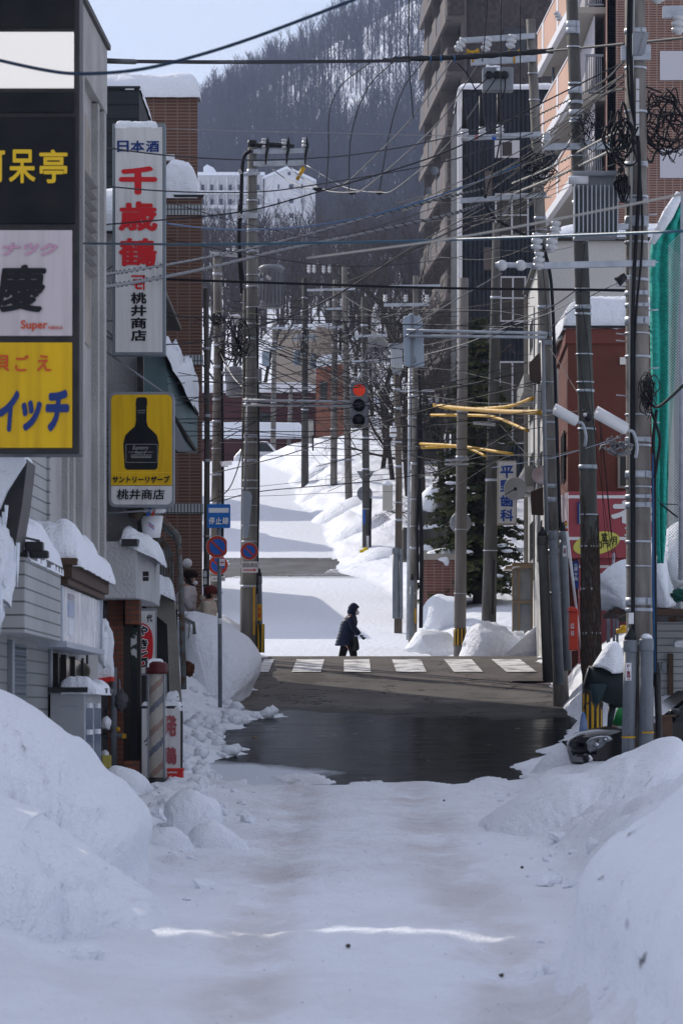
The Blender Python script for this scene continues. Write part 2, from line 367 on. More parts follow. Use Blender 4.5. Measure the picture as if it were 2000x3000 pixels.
BRICKL = brick('brown tile brick', (.155, .075, .05), (.115, .058, .042), (.21, .15, .125), .24, .065, .012, offset=0)
BRICKP = brick('red brick', (.21, .075, .04), (.16, .055, .032), (.09, .06, .05), .22, .07, .012)
BRICKW = brick('white tile', (.45, .47, .48), (.40, .42, .44), (.08, .10, .10), .065, .30, .012, offset=0)
BRICKO = brick('red brown tile', (.15, .062, .038), (.10, .042, .03), (.26, .18, .15), .26, .08, .02, offset=0)
BRICKB = brick('mottled brown tile', (.075, .060, .056), (.040, .033, .032), (.05, .042, .04), .16, .2, .006, offset=.5)
BRICKR = brick('small red tile', (.16, .06, .045), (.11, .042, .035), (.2, .14, .12), .22, .075, .012, offset=0)
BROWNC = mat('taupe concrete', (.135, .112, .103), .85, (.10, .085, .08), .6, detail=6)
SALMON = mat('salmon concrete', (.55, .34, .25), .85, (.48, .30, .22), .6, .2, 20, detail=6)
GREYW = mat('grey wall', (.29, .285, .275), .85, (.23, .225, .215), .8, detail=6)
REDW = mat('rust red render', (.155, .05, .035), .85, (.115, .04, .028), 1.2, .3, 25, detail=6)
TEAL = mat('teal sheet metal', (.13, .19, .20), .6, (.10, .15, .16), 2)
GLASS = mat('dark window glass', (.012, .014, .017), .1, (.022, .024, .027), .8, spec=.4)
FRAMEW = mat('white frame', (.62, .62, .64), .5)
FRAMEB = mat('dark bronze frame', (.03, .027, .024), .5)
RUST = mat('weathered steel', (.13, .14, .14), .7, (.10, .055, .03), 7, lo=.45, hi=.62)
WOOD = mat('brown wood', (.09, .055, .035), .7, (.06, .036, .024), 4)
GREYP = mat('grey painted metal', (.23, .245, .27), .5, (.18, .195, .215), 3)
REDP = mat('red paint', (.5, .025, .018), .4)
BLUEP = mat('blue paint', (.02, .10, .42), .4)
WHITEP = mat('white paint', (.72, .73, .75), .45, (.63, .64, .66), 4)
BARK = mat('bark', (.05, .04, .035), .9, (.03, .025, .022), 9)
# ------------------------------------------------------------------ terrain
RY = np.array([-40, 0, 20, 27, 32, 45, 58, 60, 88, 89.5, 91, 93.5, 97, 100, 128, 137, 165, 172, 182, 200, 300, 500, 620, 760, 900, 1150, 1400, 1500, 1900, 3200.])
RZ = np.array([-1.7, -1.65, -1.57, -1.5, -1.41, -1.25, -1.09, -.96, 1.10, 1.175, 1.12, .92, 1.12, 1.52, 4.05, 4.97, 9.35, 10.45, 11.0, 12, 25, 52, 68, 82, 98, 150, 222, 226, 200, 120.])
def road_z(y):
    return np.interp(y, RY, RZ)
def lerp(y, ks): return np.interp(y, [k[0] for k in ks], [k[1] for k in ks])
LE = [(0, -2.3), (20, -2.1), (26, -1.85), (30, -1.75), (34, -1.65), (40, -1.65), (44, -1.7), (50, -1.6), (58, -1.75), (70, -2.0), (74, -2.1), (80, -1.75), (86, -1.65), (90, -1.75), (93, -2.6), (97, -8), (110, -9), (128, -4.4), (150, -5.2), (170, -6.8), (200, -9)]
LH = [(0, .7), (20, .7), (26, .9), (30, 1.0), (34, .8), (40, .8), (43, .4), (46, .15), (60, .18), (70, .28), (73, .35), (75.5, .9), (77, 1.45), (79.3, 1.22), (82, 1.2), (85, 1.1), (90, .7), (93, .4), (97, .3), (200, .6)]
LW = [(0, 1.1), (30, 1.1), (40, 1.1), (46, .9), (60, .8), (72, .7), (80, .42), (90, .5), (200, 1)]
RE = [(0, 1.0), (18, .95), (22, 1.12), (26, 1.38), (30, 1.66), (36, 1.95), (42, 1.95), (48, 1.95), (54, 2.35), (58, 2.6), (62, 3.0), (66, 3.6), (70, 3.85), (74, 3.95), (78, 4.1), (84, 4.25), (89, 4.35), (92, 4.3), (95, 3.2), (98, 2.2), (104, 1.75), (112, 2.0), (128, .9), (132, -.05), (140, -.35), (148, -.8), (156, -1.75), (166, -2.0), (172, -3.6), (185, -3.5), (200, -3)]
RH = [(0, 1.2), (20, .6), (26, .8), (30, 1.0), (36, .8), (42, .45), (50, .22), (57, .17), (62, .3), (65, .5), (69, 1.15), (76, 1.3), (81, 1.0), (86, .6), (90, .5), (96, .45), (104, .45), (114, .6), (126, .5), (134, .35), (140, .7), (150, 1.0), (165, .95), (200, .8)]
RWd = [(0, .45), (28, .5), (40, .7), (60, .7), (90, .8), (128, 1.0), (150, 1.3), (200, 1.5)]
ALE = [(57.6, -.9), (58.6, -1.75), (60, -1.85), (62, -1.95), (63, -1.75), (64.5, -1.5), (66, -1.95), (67.5, -2.0), (69, -1.75), (70.6, -1.5), (71.4, -.85), (72.2, -1.75), (75, -2.05), (78, -1.9), (79.5, -1.75), (81, -2.0), (85, -1.95), (90, -1.8), (92, -1.8)]
ARE = [(57.6, 1.2), (58.6, 2.5), (60, 2.65), (62, 2.75), (66, 3.5), (70, 4.0), (76, 4.2), (84, 4.25), (92, 4.3)]
def ground_z(x, y):
    x = np.asarray(x, float); y = np.asarray(y, float); z = road_z(y)
    n1 = fb(x * .9, y * .5, 3, 4); n2 = fb(x * 3.1, y * 1.3, 11, 4); n3 = fb(x * 7, y * 3.2, 21, 3)
    lx = lerp(y, LE) + .22 * n1 - x; rx = x - (lerp(y, RE) + .22 * n1)
    near = np.clip((210 - y) / 30, 0, 1)
    sc = np.where(y > 100, .35, np.where((y > 74) & (y < 92), .45, 1.)); n4 = np.abs(fb(x * .8 + y * .15, y * .28, 81, 3))
    def bank(d, h, w):
        d = np.clip(d, 0, None); return h * (1 - np.exp(-(d / w) ** 1.6)) * (1 + .25 * n1 * np.exp(-d / 3)) + (.13 * n2 + .035 * n3) * np.clip(d / .5, 0, 1) * sc + .30 * n4 * np.clip(d / .4, 0, 1) * np.clip((y - 120) / 20, 0, 1)
    z = z + np.clip((60 - y) / 5, 0, 1) * .14 * np.clip((lx + .9) / 1.2, 0, 1) ** 2 * np.clip(1 - np.clip(lx, 0, None), 0, 1)
    z = z + near * (bank(lx, lerp(y, LH), lerp(y, LW)) + bank(rx, lerp(y, RH), lerp(y, RWd)))
    # right-hand far bank keeps rising into the gardens
    z = z + near * np.clip(rx - 2, 0, 9) * .04 * np.clip((y - 125) / 12, 0, 1)
    z = z - .78 * np.clip((y - 79.5) / .25, 0, 1) * np.clip((81 - y) / .3, 0, 1) * np.clip((-1.9 - x) / .3, 0, 1)      # trodden path behind the left mound
    # lumps and windrows of the packed road
    fore = np.clip((57.2 - y) / 1.5, 0, 1)
    road = np.clip(1 - np.maximum(lx, rx) / .3, 0, 1) * (np.maximum(lx, rx) < .6)
    z = z + fore * (.035 * n1 + .026 * n2 + .020 * n3 - .035 * (np.exp(-((x + .55) / .22) ** 2) + np.exp(-((x - .95) / .22) ** 2)) + .05 * np.clip(fb(x * 5, y * 1.6, 91, 3) - .28, 0, 1) * (1 + 2.5 * np.clip(np.abs(x - .2) - .9, 0, .6))) * near
    z = z + fore * .05 * np.exp(-((y - 27.2) / .7) ** 2) - fore * .03 * np.exp(-((y - 24.5) / 1.5) ** 2)
    # ploughed-off stretch: the snow lies thin and ragged at its edge, below the asphalt inside
    inn = np.minimum(x - lerp(y, ALE), lerp(y, ARE) - x) + .45 * fb(x * .7, y * 1.1, 41, 4) + .12 * n2
    thick = np.where(inn > 0, -.07, np.clip(-inn * .30, 0, .07) + .05 * np.clip(-inn * 4, 0, 1) * n2)
    sel = np.clip((y - 57.4) / .5, 0, 1) * np.clip((91.2 - y) / .4, 0, 1)
    edge = np.clip((y - 58.5 + .25 * np.clip(x, 0, 2)) + .9 * n1 + 3.6 * fb(x * .9, y * .25, 5, 5), -1, 1); edge = np.minimum(edge, (y - 58.0) * 3)
    thick = np.where((edge < 0) & (inn > 0), .03, thick)
    z = np.where((sel > 0) & (np.maximum(lx, rx) < .35), z + thick * sel, z)
    z = np.where((sel > 0) & (np.maximum(lx, rx) >= .35), z + .09 * sel, z)
    # second bare patch up the hill
    in2 = np.minimum(np.minimum(x + 3.6, -.25 - x), np.minimum(y - 130.2, 137.2 - y) * .35) + .6 * fb(x * .8, y * .3, 61, 4)
    z = np.where(in2 > 0, z - .08, z)
    # the ridge behind drops to the left
    far = np.clip((y - 900) / 500, 0, 1)
    z = z + far * np.clip(x + 11, -120, 90) * .6 + far * 9 * fb(x / 90, y / 160, 71, 4)
    return z

def grid(name, xs, ys, fz, mats, kind='structure', label=None, cat=None, mi=None):
    gx, gy = np.meshgrid(xs, ys); gz = fz(gx, gy); nx, ny = len(xs), len(ys)
    me = bpy.data.meshes.new(name); me.vertices.add(nx * ny)
    me.vertices.foreach_set('co', np.stack([gx, gy, gz], -1).astype(np.float32).ravel())
    i = np.arange(nx - 1)[None, :] + np.arange(ny - 1)[:, None] * nx
    q = np.stack([i, i + 1, i + 1 + nx, i + nx], -1).reshape(-1, 4)
    me.loops.add(q.size); me.loops.foreach_set('vertex_index', q.ravel().astype(np.int32))
    me.polygons.add(len(q)); me.polygons.foreach_set('loop_start', np.arange(0, q.size, 4, dtype=np.int32))
    me.polygons.foreach_set('use_smooth', np.ones(len(q), bool))
    for m in mats: me.materials.append(m)
    me.update(calc_edges=True)
    o = bpy.data.objects.new(name, me); COL.objects.link(o)
    if kind: o['kind'] = kind
    if label: o['label'] = label; o['category'] = cat
    return o
xs = np.concatenate([-np.geomspace(1600, 11, 26), np.arange(-10, -4, .35), np.arange(-4, 5.2, .075), np.arange(5.3, 12, .4), np.geomspace(12.5, 1600, 26)])
ys = np.concatenate([[-60, -20, 0, 10], np.arange(16, 57, .16), np.arange(57, 93, .11), np.arange(93, 182, .28), np.geomspace(183, 3200, 90)])
ground = grid('ground', xs, ys, ground_z, [GSNOW])

def asphalt_mat():
    m = bpy.data.materials.new('asphalt'); m.use_nodes = True; t = m.node_tree; b = t.nodes['Principled BSDF']; L = t.links.new
    g = t.nodes.new('ShaderNodeNewGeometry'); s = t.nodes.new('ShaderNodeSeparateXYZ'); L(g.outputs['Position'], s.inputs[0])
    def nz(sc, det, st):
        mp = t.nodes.new('ShaderNodeMapping'); mp.inputs['Scale'].default_value = st; L(g.outputs['Position'], mp.inputs[0])
        n = t.nodes.new('ShaderNodeTexNoise'); n.inputs['Scale'].default_value = sc; n.inputs['Detail'].default_value = det; L(mp.outputs[0], n.inputs['Vector']); return n
    def rng(src, a, c, lo=0., hi=1.):
        r = t.nodes.new('ShaderNodeMapRange'); r.inputs[1].default_value = a; r.inputs[2].default_value = c; r.inputs[3].default_value = lo; r.inputs[4].default_value = hi; L(src, r.inputs[0]); return r.outputs[0]
    def mth(op, a, c):
        k = t.nodes.new('ShaderNodeMath'); k.operation = op
        for i, q in enumerate((a, c)):
            if isinstance(q, float): k.inputs[i].default_value = q
            else: L(q, k.inputs[i])
        return k.outputs[0]
    def mix(f, a, c):
        x = t.nodes.new('ShaderNodeMixRGB'); L(f, x.inputs[0])
        for i, q in ((1, a), (2, c)):
            if isinstance(q, tuple): x.inputs[i].default_value = (*q, 1)
            else: L(q, x.inputs[i])
        return x.outputs[0]
    big = nz(.55, 5, (1, .6, 1)); ymix = mth('ADD', s.outputs[1], mth('MULTIPLY', big.outputs['Fac'], 9.0))
    wet = rng(ymix, 79, 76)                        # melt water lies in the hollow
    fine = nz(45, 3, (1, 1, 1)); patch = nz(1.2, 5, (1, .5, 1))
    dry = mix(rng(patch.outputs['Fac'], .35, .65), (.19, .178, .165), (.13, .122, .114))
    dry = mix(rng(fine.outputs['Fac'], .4, .7), dry, (.17, .16, .145))
    vo = t.nodes.new('ShaderNodeTexVoronoi'); vo.feature = 'DISTANCE_TO_EDGE'; vo.inputs['Scale'].default_value = .42; wv = t.nodes.new('ShaderNodeVectorMath'); wv.operation = 'ADD'; wn_ = nz(2.2, 4, (1, 1, 1)); L(g.outputs['Position'], wv.inputs[0]); L(wn_.outputs['Color'], wv.inputs[1]); L(wv.outputs[0], vo.inputs['Vector'])
    dry = mix(rng(vo.outputs['Distance'], .012, .004), dry, (.03, .028, .026))
    dry = mix(rng(nz(.5, 6, (1, .3, 1)).outputs['Fac'], .58, .63, 0, .45), dry, (.07, .066, .063))
    wetc = mix(rng(nz(.45, 4, (1, .22, 1)).outputs['Fac'], .46, .60), (.012, .014, .015), (.038, .041, .043))
    col = mix(wet, dry, wetc)
    st = nz(.5, 4, (1, .45, 1)); strength = rng(s.outputs[1], 65, 58.5, -.22, .05)
    slush = rng(mth('ADD', mth('ADD', st.outputs['Fac'], strength), rng(s.outputs[0], 1.2, -2.0, -.14, .24)), .57, .68)
    fleck = rng(nz(3.5, 5, (1, .5, 1)).outputs['Fac'], .68, .74); slush = mth('MAXIMUM', slush, mth('MULTIPLY', fleck, .12))
    col = mix(slush, col, (.60, .63, .68)); L(col, b.inputs['Base Color'])
    wr_ = rng(nz(2.5, 5, (.5, 1.5, 1)).outputs['Fac'], .35, .65, .12, .26)
    k = t.nodes.new('ShaderNodeMixRGB'); L(mth('MAXIMUM', mth('SUBTRACT', 1.0, wet), slush), k.inputs[0]); L(wr_, k.inputs[1]); k.inputs[2].default_value = (.8, .8, .8, 1)
    L(k.outputs[0], b.inputs['Roughness'])
    b.inputs['Specular IOR Level'].default_value = .0016
    bp = t.nodes.new('ShaderNodeBump'); bp.inputs['Strength'].default_value = .5; bp.inputs['Distance'].default_value = .015; L(fine.outputs['Fac'], bp.inputs['Height']); L(mth('MULTIPLY', mth('SUBTRACT', 1.0, wet), .5), bp.inputs['Strength']); L(bp.outputs[0], b.inputs['Normal'])
    return m
ASPH = asphalt_mat()
road = grid('road', np.linspace(-3.2, 5.2, 40), np.arange(58.0, 92.6, .3), lambda x, y: road_z(y) + 0 * x + .006 * fb(x * .6, y * .6, 9, 2), [ASPH])
road2 = grid('road', np.linspace(-4.6, 1.0, 12), np.arange(129, 138.5, .5), lambda x, y: road_z(y) + 0 * x, [mat('worn asphalt', (.05, .048, .046), .6, (.10, .10, .105), 1.2, stretch=(1, .5, 1), detail=8)])
# zebra crossing, worn paint
PAINT = mat('worn road paint', (.74, .74, .72), .7, (.14, .135, .13), 2.4, detail=9, stretch=(1, 2.2, 1), lo=.50, hi=.60)
mk = MB()
for a, b_, sl in ((765, 795, 3), (862, 945, 4), (1007, 1084, 0), (1154, 1240, -3), (1314, 1397, -7), (1460, 1546, -11)):
    yy = np.linspace(83.4, 87.6, 8); vs = []
    for i, y in enumerate(yy):
        k = i / 7; z = float(road_z(y)) + .016
        vs += [(X(a + sl * (k - .5) * 2, 85.5), y, z), (X(b_ + sl * (k - .5) * 2, 85.5), y, z)]
    mk.add(vs, [(2 * i, 2 * i + 1, 2 * i + 3, 2 * i + 2) for i in range(7)])
mk.build('crosswalk_marking', PAINT, kind='structure')
# ------------------------------------------------------------------ left side of the street
def gz(x, y): return float(ground_z(np.array([x]), np.array([y]))[0])
def slats_win(mb, x0, y0, x1, y1, d, n=2, fr=0, gl=1, w=4):   # a window facing us: frame bars on glass, recessed panes
    mb.pbox(x0, y0, x1, y1, d - .02, .03, gl)
    for a, b in ((x0, x0 + w), (x1 - w, x1)): mb.pbox(a, y0, b, y1, d - .05, .05, fr)
    for a, b in ((y0, y0 + w), (y1 - w, y1)): mb.pbox(x0, a, x1, b, d - .048, .05, fr)
    for k in range(1, n):
        q = x0 + (x1 - x0) * k / n; mb.pbox(q - w / 2, y0, q + w / 2, y1, d - .046, .05, fr)
# --- white concrete shop building nearest on the left
def fx(d): return -2.85 + (d - 48) * .0247
b = T('shop_building', 'off white concrete shop building with a deep roof fascia, nearest on the left', 'building', (-4, 42, -1.3))
m = MB(); m.polyz([(fx(39.8), 39.8), (fx(48), 48), (-17, 48), (-17, 39.8)], -1.7, 7.8); m.polyz([(fx(34.4), 34.4), (fx(39.75), 39.75), (-3.9, 39.75), (-3.9, 34.4)], -1.7, 2.45); m.polyz([(-3.5, 47.9), (-3.5, 57.95), (-12.9, 57.95), (-12.9, 47.9)], -1.5, 7.3); m.build('wall', WHITEW, b, split=True)  # last slab: hidden rear wing, added to keep sun off the road
m = MB(); m.polyz([(fx(39.8) + .1, 39.8), (fx(48) + .1, 48.15), (-16.9, 48.15), (-16.9, 39.85)], 7.0, 7.76); m.build('fascia', WHITEW, b, bevel=.01)
m = MB(); m.polyz([(fx(39.8) + .14, 39.82), (fx(48) + .14, 48.2), (fx(48) - .2, 48.2), (fx(39.8) - .2, 39.82)], 7.76, 7.82); m.build('roof_edge', BLKP, b, split=True)
m = MB(); m.snow(-16, fx(42) + .02, 40.4, 47.5, 7.82, .7, 40, 30, 3, .8, .2); m.build('snow_cap', SNOW, b)
m = MB(); m.box(-19, -3.5, 39.8, 40.1, 8.21, 21); o = m.build('unseen_shade_panel', GREYP, b); m = MB()  # unseen panel added above the roof: shades the near road, leaves a sunlit slit
for x in (-18, -14, -10, -6.5, -4): m.box(x, x + .1, 40.1, 40.2, 7.6, 15)
m.build('shade_panel_post', GALV, b, split=True)  # posts of the added, unseen shade panel
m = MB()
for d0, d1, o in ((41.4, 42.9, .05), (43.2, 43.35, .09), (43.9, 44.1, .09), (44.9, 45.1, .1), (47.1, 47.3, .08), (47.75, 48.0, .1)):
    m.wall(fx(d0) + o, d0, fx(d1) + o, d1, 1.4, 6.98, o + .05)
m.build('pilaster', WHITEW, b, bevel=.01, split=True)
m = MB()
arch = [(45.35, Z(1000, 46))] + [(46.1 + .75 * math.cos(a), Z(395, 46) + .28 * math.sin(a)) for a in np.linspace(math.pi, 0, 9)] + [(46.85, Z(1000, 46))]
m.add([(fx(d) + .012, d, z) for d, z in arch], [tuple(range(len(arch)))]); m.build('arched_vent', TANW, b)
m = MB()
for k in range(9):
    z = Z(500 + 33 * k, 46); d0, d1 = 45.4, 46.8
    m.add([(fx(d0) + .01, d0, z + .02), (fx(d1) + .01, d1, z + .02), (fx(d1) + .10, d1, z - .1), (fx(d0) + .10, d0, z - .1), (fx(d0) + .01, d0, z - .12), (fx(d1) + .01, d1, z - .12)], [(0, 3, 2, 1), (3, 4, 5, 2), (0, 4, 3), (1, 2, 5)])
m.build('louvre', GREYW, b, split=True)
m = MB(); m.wall(fx(36) + .06, 36, fx(41.2) + .06, 41.2, 1.3, 2.6, .07); m.wall(fx(41.15) + .09, 41.15, fx(41.3) + .09, 41.3, 1.3, 2.6, .1); m.build('siding', SIDE, b)
m = MB(); m.wall(-2.96, 33, -2.93, 41.6, -1.6, .66, .12); m.build('siding', SIDEG, b)
m = MB()
for d in (36.2, 41.0): m.wall(-2.90, d, -2.90, d + .22, -1.6, .62, .12)
m.build('post', GREYP, b, bevel=.01, split=True)
m = MB(); m.wall(-2.945, 36.9, -2.935, 38.2, -1.4, .6, .03); m.build('roller_shutter', ribbed('blue grey shutter', (.10, .13, .15), .075, False, .5, .03), b)
m = MB(); m.wall(-2.93, 41.7, -2.88, 47.9, -.9, .55, .04); m.build('shop_window', GLASS, b)
m = MB()
for d in (41.7, 42.9, 44.3, 45.8, 47.6): m.wall(-2.88, d, -2.88, d + .09, -1.5, .58, .06)
m.wall(-2.87, 41.7, -2.86, 47.9, -.3, -.22, .05); m.build('window_frame', FRAMEB, b)
m = MB(); m.wall(-2.70, 35, -2.70, 39.45, .66, 1.31, .45); m.build('siding_canopy', SIDE, b, bevel=.01)
m = MB(); m.wall(-2.68, 35, -2.68, 39.5, 1.31, 1.37, .5); m.build('canopy_flashing', BLKP, b)
m = MB(); m.snow(-3.2, -2.72, 35.2, 39.6, 1.36, .30, 14, 40, 8, .3, .45); m.build('snow_cap', SNOW, b)
# its glossy signboard and dark eave
m = MB(); m.wall(-2.60, 39.6, -2.58, 45.5, 1.28, 1.44, .5); m.wall(-2.55, 39.55, -2.53, 45.55, 1.40, 1.47, .5); m.wall(-2.64, 39.62, -2.62, 45.45, 1.22, 1.28, .4); ev = m.build('eave', WOOD, b, bevel=.01)
m = MB(); m.snow(-3.1, -2.56, 39.7, 45.4, 1.46, .27, 14, 44, 5, .25, .55); m.build('snow_cap', SNOW, b)
SILV = mat('glossy acrylic', (.62, .66, .72), .12, (.40, .46, .56), 2.2, bump=.5, bscale=3, detail=2)
t_ = T('sign_board', 'glossy white signboard with pale blue blocks under the dark wooden eave', 'sign', (-2.72, 42, .62))
m = MB(); m.wall(-2.69, 39.66, -2.66, 45.3, .66, 1.21, .25); m.build('panel', SILV, t_, bevel=.01)
m = MB()
for d0 in (40.3, 41.7, 43.1, 44.3):
    m.wall(-2.683, d0, -2.676, d0 + .8, .92, 1.08, .003, 0); m.wall(-2.683, d0, -2.676, d0 + .8, 1.09, 1.15, .003, 1); m.wall(-2.683, d0 + .1, -2.676, d0 + .7, .74, .90, .003, 2)
m.build('printed_blocks', [mat('blue print', (.08, .20, .45), .15), mat('dark blue print', (.07, .09, .2), .15), mat('pale blue print', (.5, .6, .75), .15)], t_, split=True)
m = MB(); m.wall(-2.65, 39.6, -2.62, 45.4, .61, .665, .3); m.wall(-2.64, 45.28, -2.64, 45.36, .62, 1.24, .25); m.build('frame', GALV, t_)
# loudspeaker horn under it
t_ = T('loudspeaker', 'small cream horn loudspeaker hanging beneath the glossy signboard', 'loudspeaker', P(243, 1982, 46))
c = P(238, 1968, 46)
m = MB(); m.lathe([(.03, .22), (.035, .12), (.06, .05), (.11, -.06), (.112, -.07), (.09, -.05), (.03, .05)], c, 20, axis='y'); m.build('horn', mat('cream enamel', (.42, .40, .33), .5), t_)
m = MB(); m.tube([c + Vector((.02, .1, .02)), c + Vector((.06, .15, .1)), c + Vector((.06, .15, .25))], .015); m.lathe([(0, .2), (.06, .2), (.06, .34), (0, .34)], c, 14, axis='y'); m.build('bracket', BLKP, t_)
# --- low snow-laden awning closest to us on the left, with icicles
t_ = T('awning', 'dark awning loaded with snow and icicles at the left edge under the stacked sign', 'awning', P(0, 1850, 34))
m = MB(); m.ppoly([(-70, 1350), (82, 1345), (66, 1480), (45, 1605), (-70, 1640)], 34, .9); m.build('board', BLKP, t_, bevel=.01)
m = MB(); m.ppoly([(-70, 1330), (70, 1328), (76, 1352), (20, 1440), (0, 1490), (-70, 1500)], 33.9, .9)
m.blob(P(-10, 1640, 34), (.16, .4, .42), .3, 1.3, 4); m.blob(P(-30, 1750, 34.1), (.13, .4, .3), .3, 1.4, 9); m.build('snow_cap', SNOW, t_, bevel=.05)
ICE = mat('ice', (.75, .80, .86), .08, spec=.8); m = MB()
for px, y0, y1 in ((2, 1530, 1640), (12, 1500, 1580), (20, 1480, 1545), (5, 1700, 1860), (54, 1590, 1722), (46, 1600, 1650)): m.tube([P(px, y0, 33.8), P(px - 1, (y0 + y1) / 2, 33.8), P(px - 2, y1, 33.8)], [.016, .011, .002], 6)
m.build('icicle', ICE, t_, split=True)
t_ = T('flood_light', 'pair of black floodlights on an arm beside the snowy awning', 'lamp', P(100, 1640, 35))
m = MB(); m.tube([P(-20, 1575, 34.5), P(40, 1585, 35), P(80, 1600, 35)], .012); m.tube([P(-20, 1562, 34.5), P(60, 1572, 35), P(118, 1585, 35)], .01); m.build('arm', BLKP, t_)
for a in ((72, 1586, 127, 1615), (86, 1612, 142, 1635)):
    m = MB(); m.pbox(*a, 34.95, .14); m.build('lamp_head', BLKP, t_, bevel=.015)
# --- white rendered building behind, gable end towards us
b = T('plastered_building', 'white plastered building with a dark eave line behind the tall sake sign', 'building', (-5, 62, -.8))
m = MB(); m.polyz([(X(403, 58), 58), (X(420, 73), 73), (-14, 73), (-14, 58)], -1.3, Z(672, 58)); m.build('wall', STUCCO, b)
m = MB(); m.pbox(150, 665, 410, 682, 57.9, 15); m.build('eave', BLKP, b)
m = MB(); m.snow(-9, X(404, 58), 57.95, 66, Z(664, 58), .62, 40, 20, 2, .3, .18); m.build('snow_cap', SNOW, b)
m = MB(); m.pbox(403, 1035, 420, 1560, 57.7, .28); m.build('downpipe', BLKP, b)
# balcony box with sign letters, small dark canopy with snow
m = MB(); m.polyz([(X(285, 56), 56.6), (X(395, 56), 56.6), (X(436, 57.5), 58.6), (X(436, 57.5), 61), (X(285, 56), 61)], Z(1755, 57), Z(1590, 57)); m.build('balcony', STUCCO, b, bevel=.015)
m = MB(); m.polyz([(X(352, 56), 56.4), (X(398, 56), 56.4), (X(452, 57.5), 58.7), (X(452, 57.5), 60.5), (X(352, 56), 60.5)], Z(1605, 57), Z(1584, 57)); m.build('canopy', BLKP, b)
m = MB(); m.snow(X(364, 57), X(452, 57), 56.6, 60, lambda u, v: Z(1580, 57) - u * .22, .24, 16, 14, 6, .12, .4); m.build('snow_cap', SNOW, b)
m = MB(); m.pbox(316, 1728, 361, 2300, 57.5, .45); m.pbox(368, 1735, 408, 1828, 57.3, .6); m.build('brick_pier', BRICKP, b, split=True)
m = MB(); m.pbox(361, 1830, 383, 2300, 57.6, .3); m.pbox(402, 1800, 412, 2330, 57.7, .3); m.build('shop_front', FRAMEB, b, split=True)
m = MB(); m.pbox(383, 1838, 402, 2290, 57.65, .2); m.build('shop_window', GLASS, b)
m = MB(); m.pbox(364, 2230, 406, 2290, 57.0, .5); m.build('step', BRICKP, b)
m = MB(); m.pbox(417, 1674, 436, 1688, 57.35, .05); m.pbox(419, 1690, 436, 1702, 57.35, .05); m.build('lettering', FRAMEB, b)
# cream balcony lamp below the bottle sign
t_ = T('hanging_lamp', 'dark bowl lamp with a striped tin shade under the yellow bottle sign', 'lamp', P(410, 1500, 58))
m = MB(); m.lathe([(0, -.16), (.12, -.12), (.17, 0), (0, .01)], P(405, 1492, 57.4), 20); m.build('bowl', mat('dark bronze', (.08, .06, .04), .4), t_)
m = MB(); m.lathe([(.17, 0), (.18, .05), (0, .06)], P(448, 1502, 57.4), 20); m.lathe([(.12, -.3), (.16, 0), (0, .01)], P(445, 1512, 57.4), 18); m.build('shade', WHITEP, t_, split=True)
m = MB()
for k in range(3): m.stroke([(436, 1530 + 5 * k), (452, 1542 + 5 * k)], 2.4, 57.2, k % 2)
m.stroke([(433, 1510), (440, 1490)], 8, 57.2, 0); m.stroke([(447, 1510), (454, 1494)], 6, 57.2, 1); m.build('stripes', [BLUEP, REDP], t_, split=True)
# --- outside stair with a rusty railing
t_ = T('outside_stair', 'grey outside stair with a rusty railing climbing past the brick building', 'stair', P(470, 2100, 66))
m = MB(); m.ppoly([(418, 1750), (480, 1650), (512, 1770), (536, 2120), (500, 2120), (490, 1830), (418, 1770)], 65.5, .25); m.build('side_wall', TANW, t_)
m = MB(); m.pbox(415, 1765, 520, 2110, 66.6, .1); m.build('underside', BLKP, t_)
m = MB()
for k in range(9): m.pbox(440 + k * 8.6, 1700 + 9 * k, 452 + k * 8.6, 1712 + 9 * k, 65.8, 1.0)
m.build('tread', TANW, t_, split=True)
m = MB()
for k in range(12):
    x = 421 + k * 7.6; y = 1512 + k * 9.5; m.tube([P(x, y, 65.3), P(x + 2, y + 190 - k * 4, 65.3)], .022, 6)
m.build('baluster', RUST, t_, split=True)
m = MB(); m.ppoly([(420, 1530), (500, 1600), (507, 1742), (424, 1690)], 65.42, .03); m.build('rail_panel', RUST, t_)
m = MB(); m.tube([P(420, 1508, 65.2), P(470, 1515, 65.2), P(518, 1566, 65.2), P(524, 1600, 65.2)], .05, 8); m.tube([P(522, 1570, 65.2), P(530, 1700, 65.2), P(539, 2020, 65.2)], .045, 8)
for k in range(7): m.tube([P(474 + 7 * k, 1540 + 7 * k, 65.2), P(483 + 7 * k, 1530 + 8 * k, 65.6)], .035, 6)
m.build('hand_rail', RUST, t_)
m = MB(); m.snow(X(425, 65), X(505, 65), 65.0, 65.6, lambda u, v: Z(1700, 65) - u * .26, .2, 18, 6, 12, .1, .5); m.blob(P(448, 1740, 65), (.13, .3, .18), .3, 1.5, 3); m.build('snow_cap', SNOW, t_)
t_ = T('hand_rail', 'small rusty hand rail sticking out of the snow bank near the two women', 'railing', P(560, 1880, 70))
m = MB(); m.tube([P(518, 1800, 70), P(568, 1826, 70), P(570, 1858, 70)], .03, 8); m.tube([P(520, 1812, 70), P(556, 1828, 70), P(553, 1868, 70)], .012, 6); m.build('rail', RUST, t_)
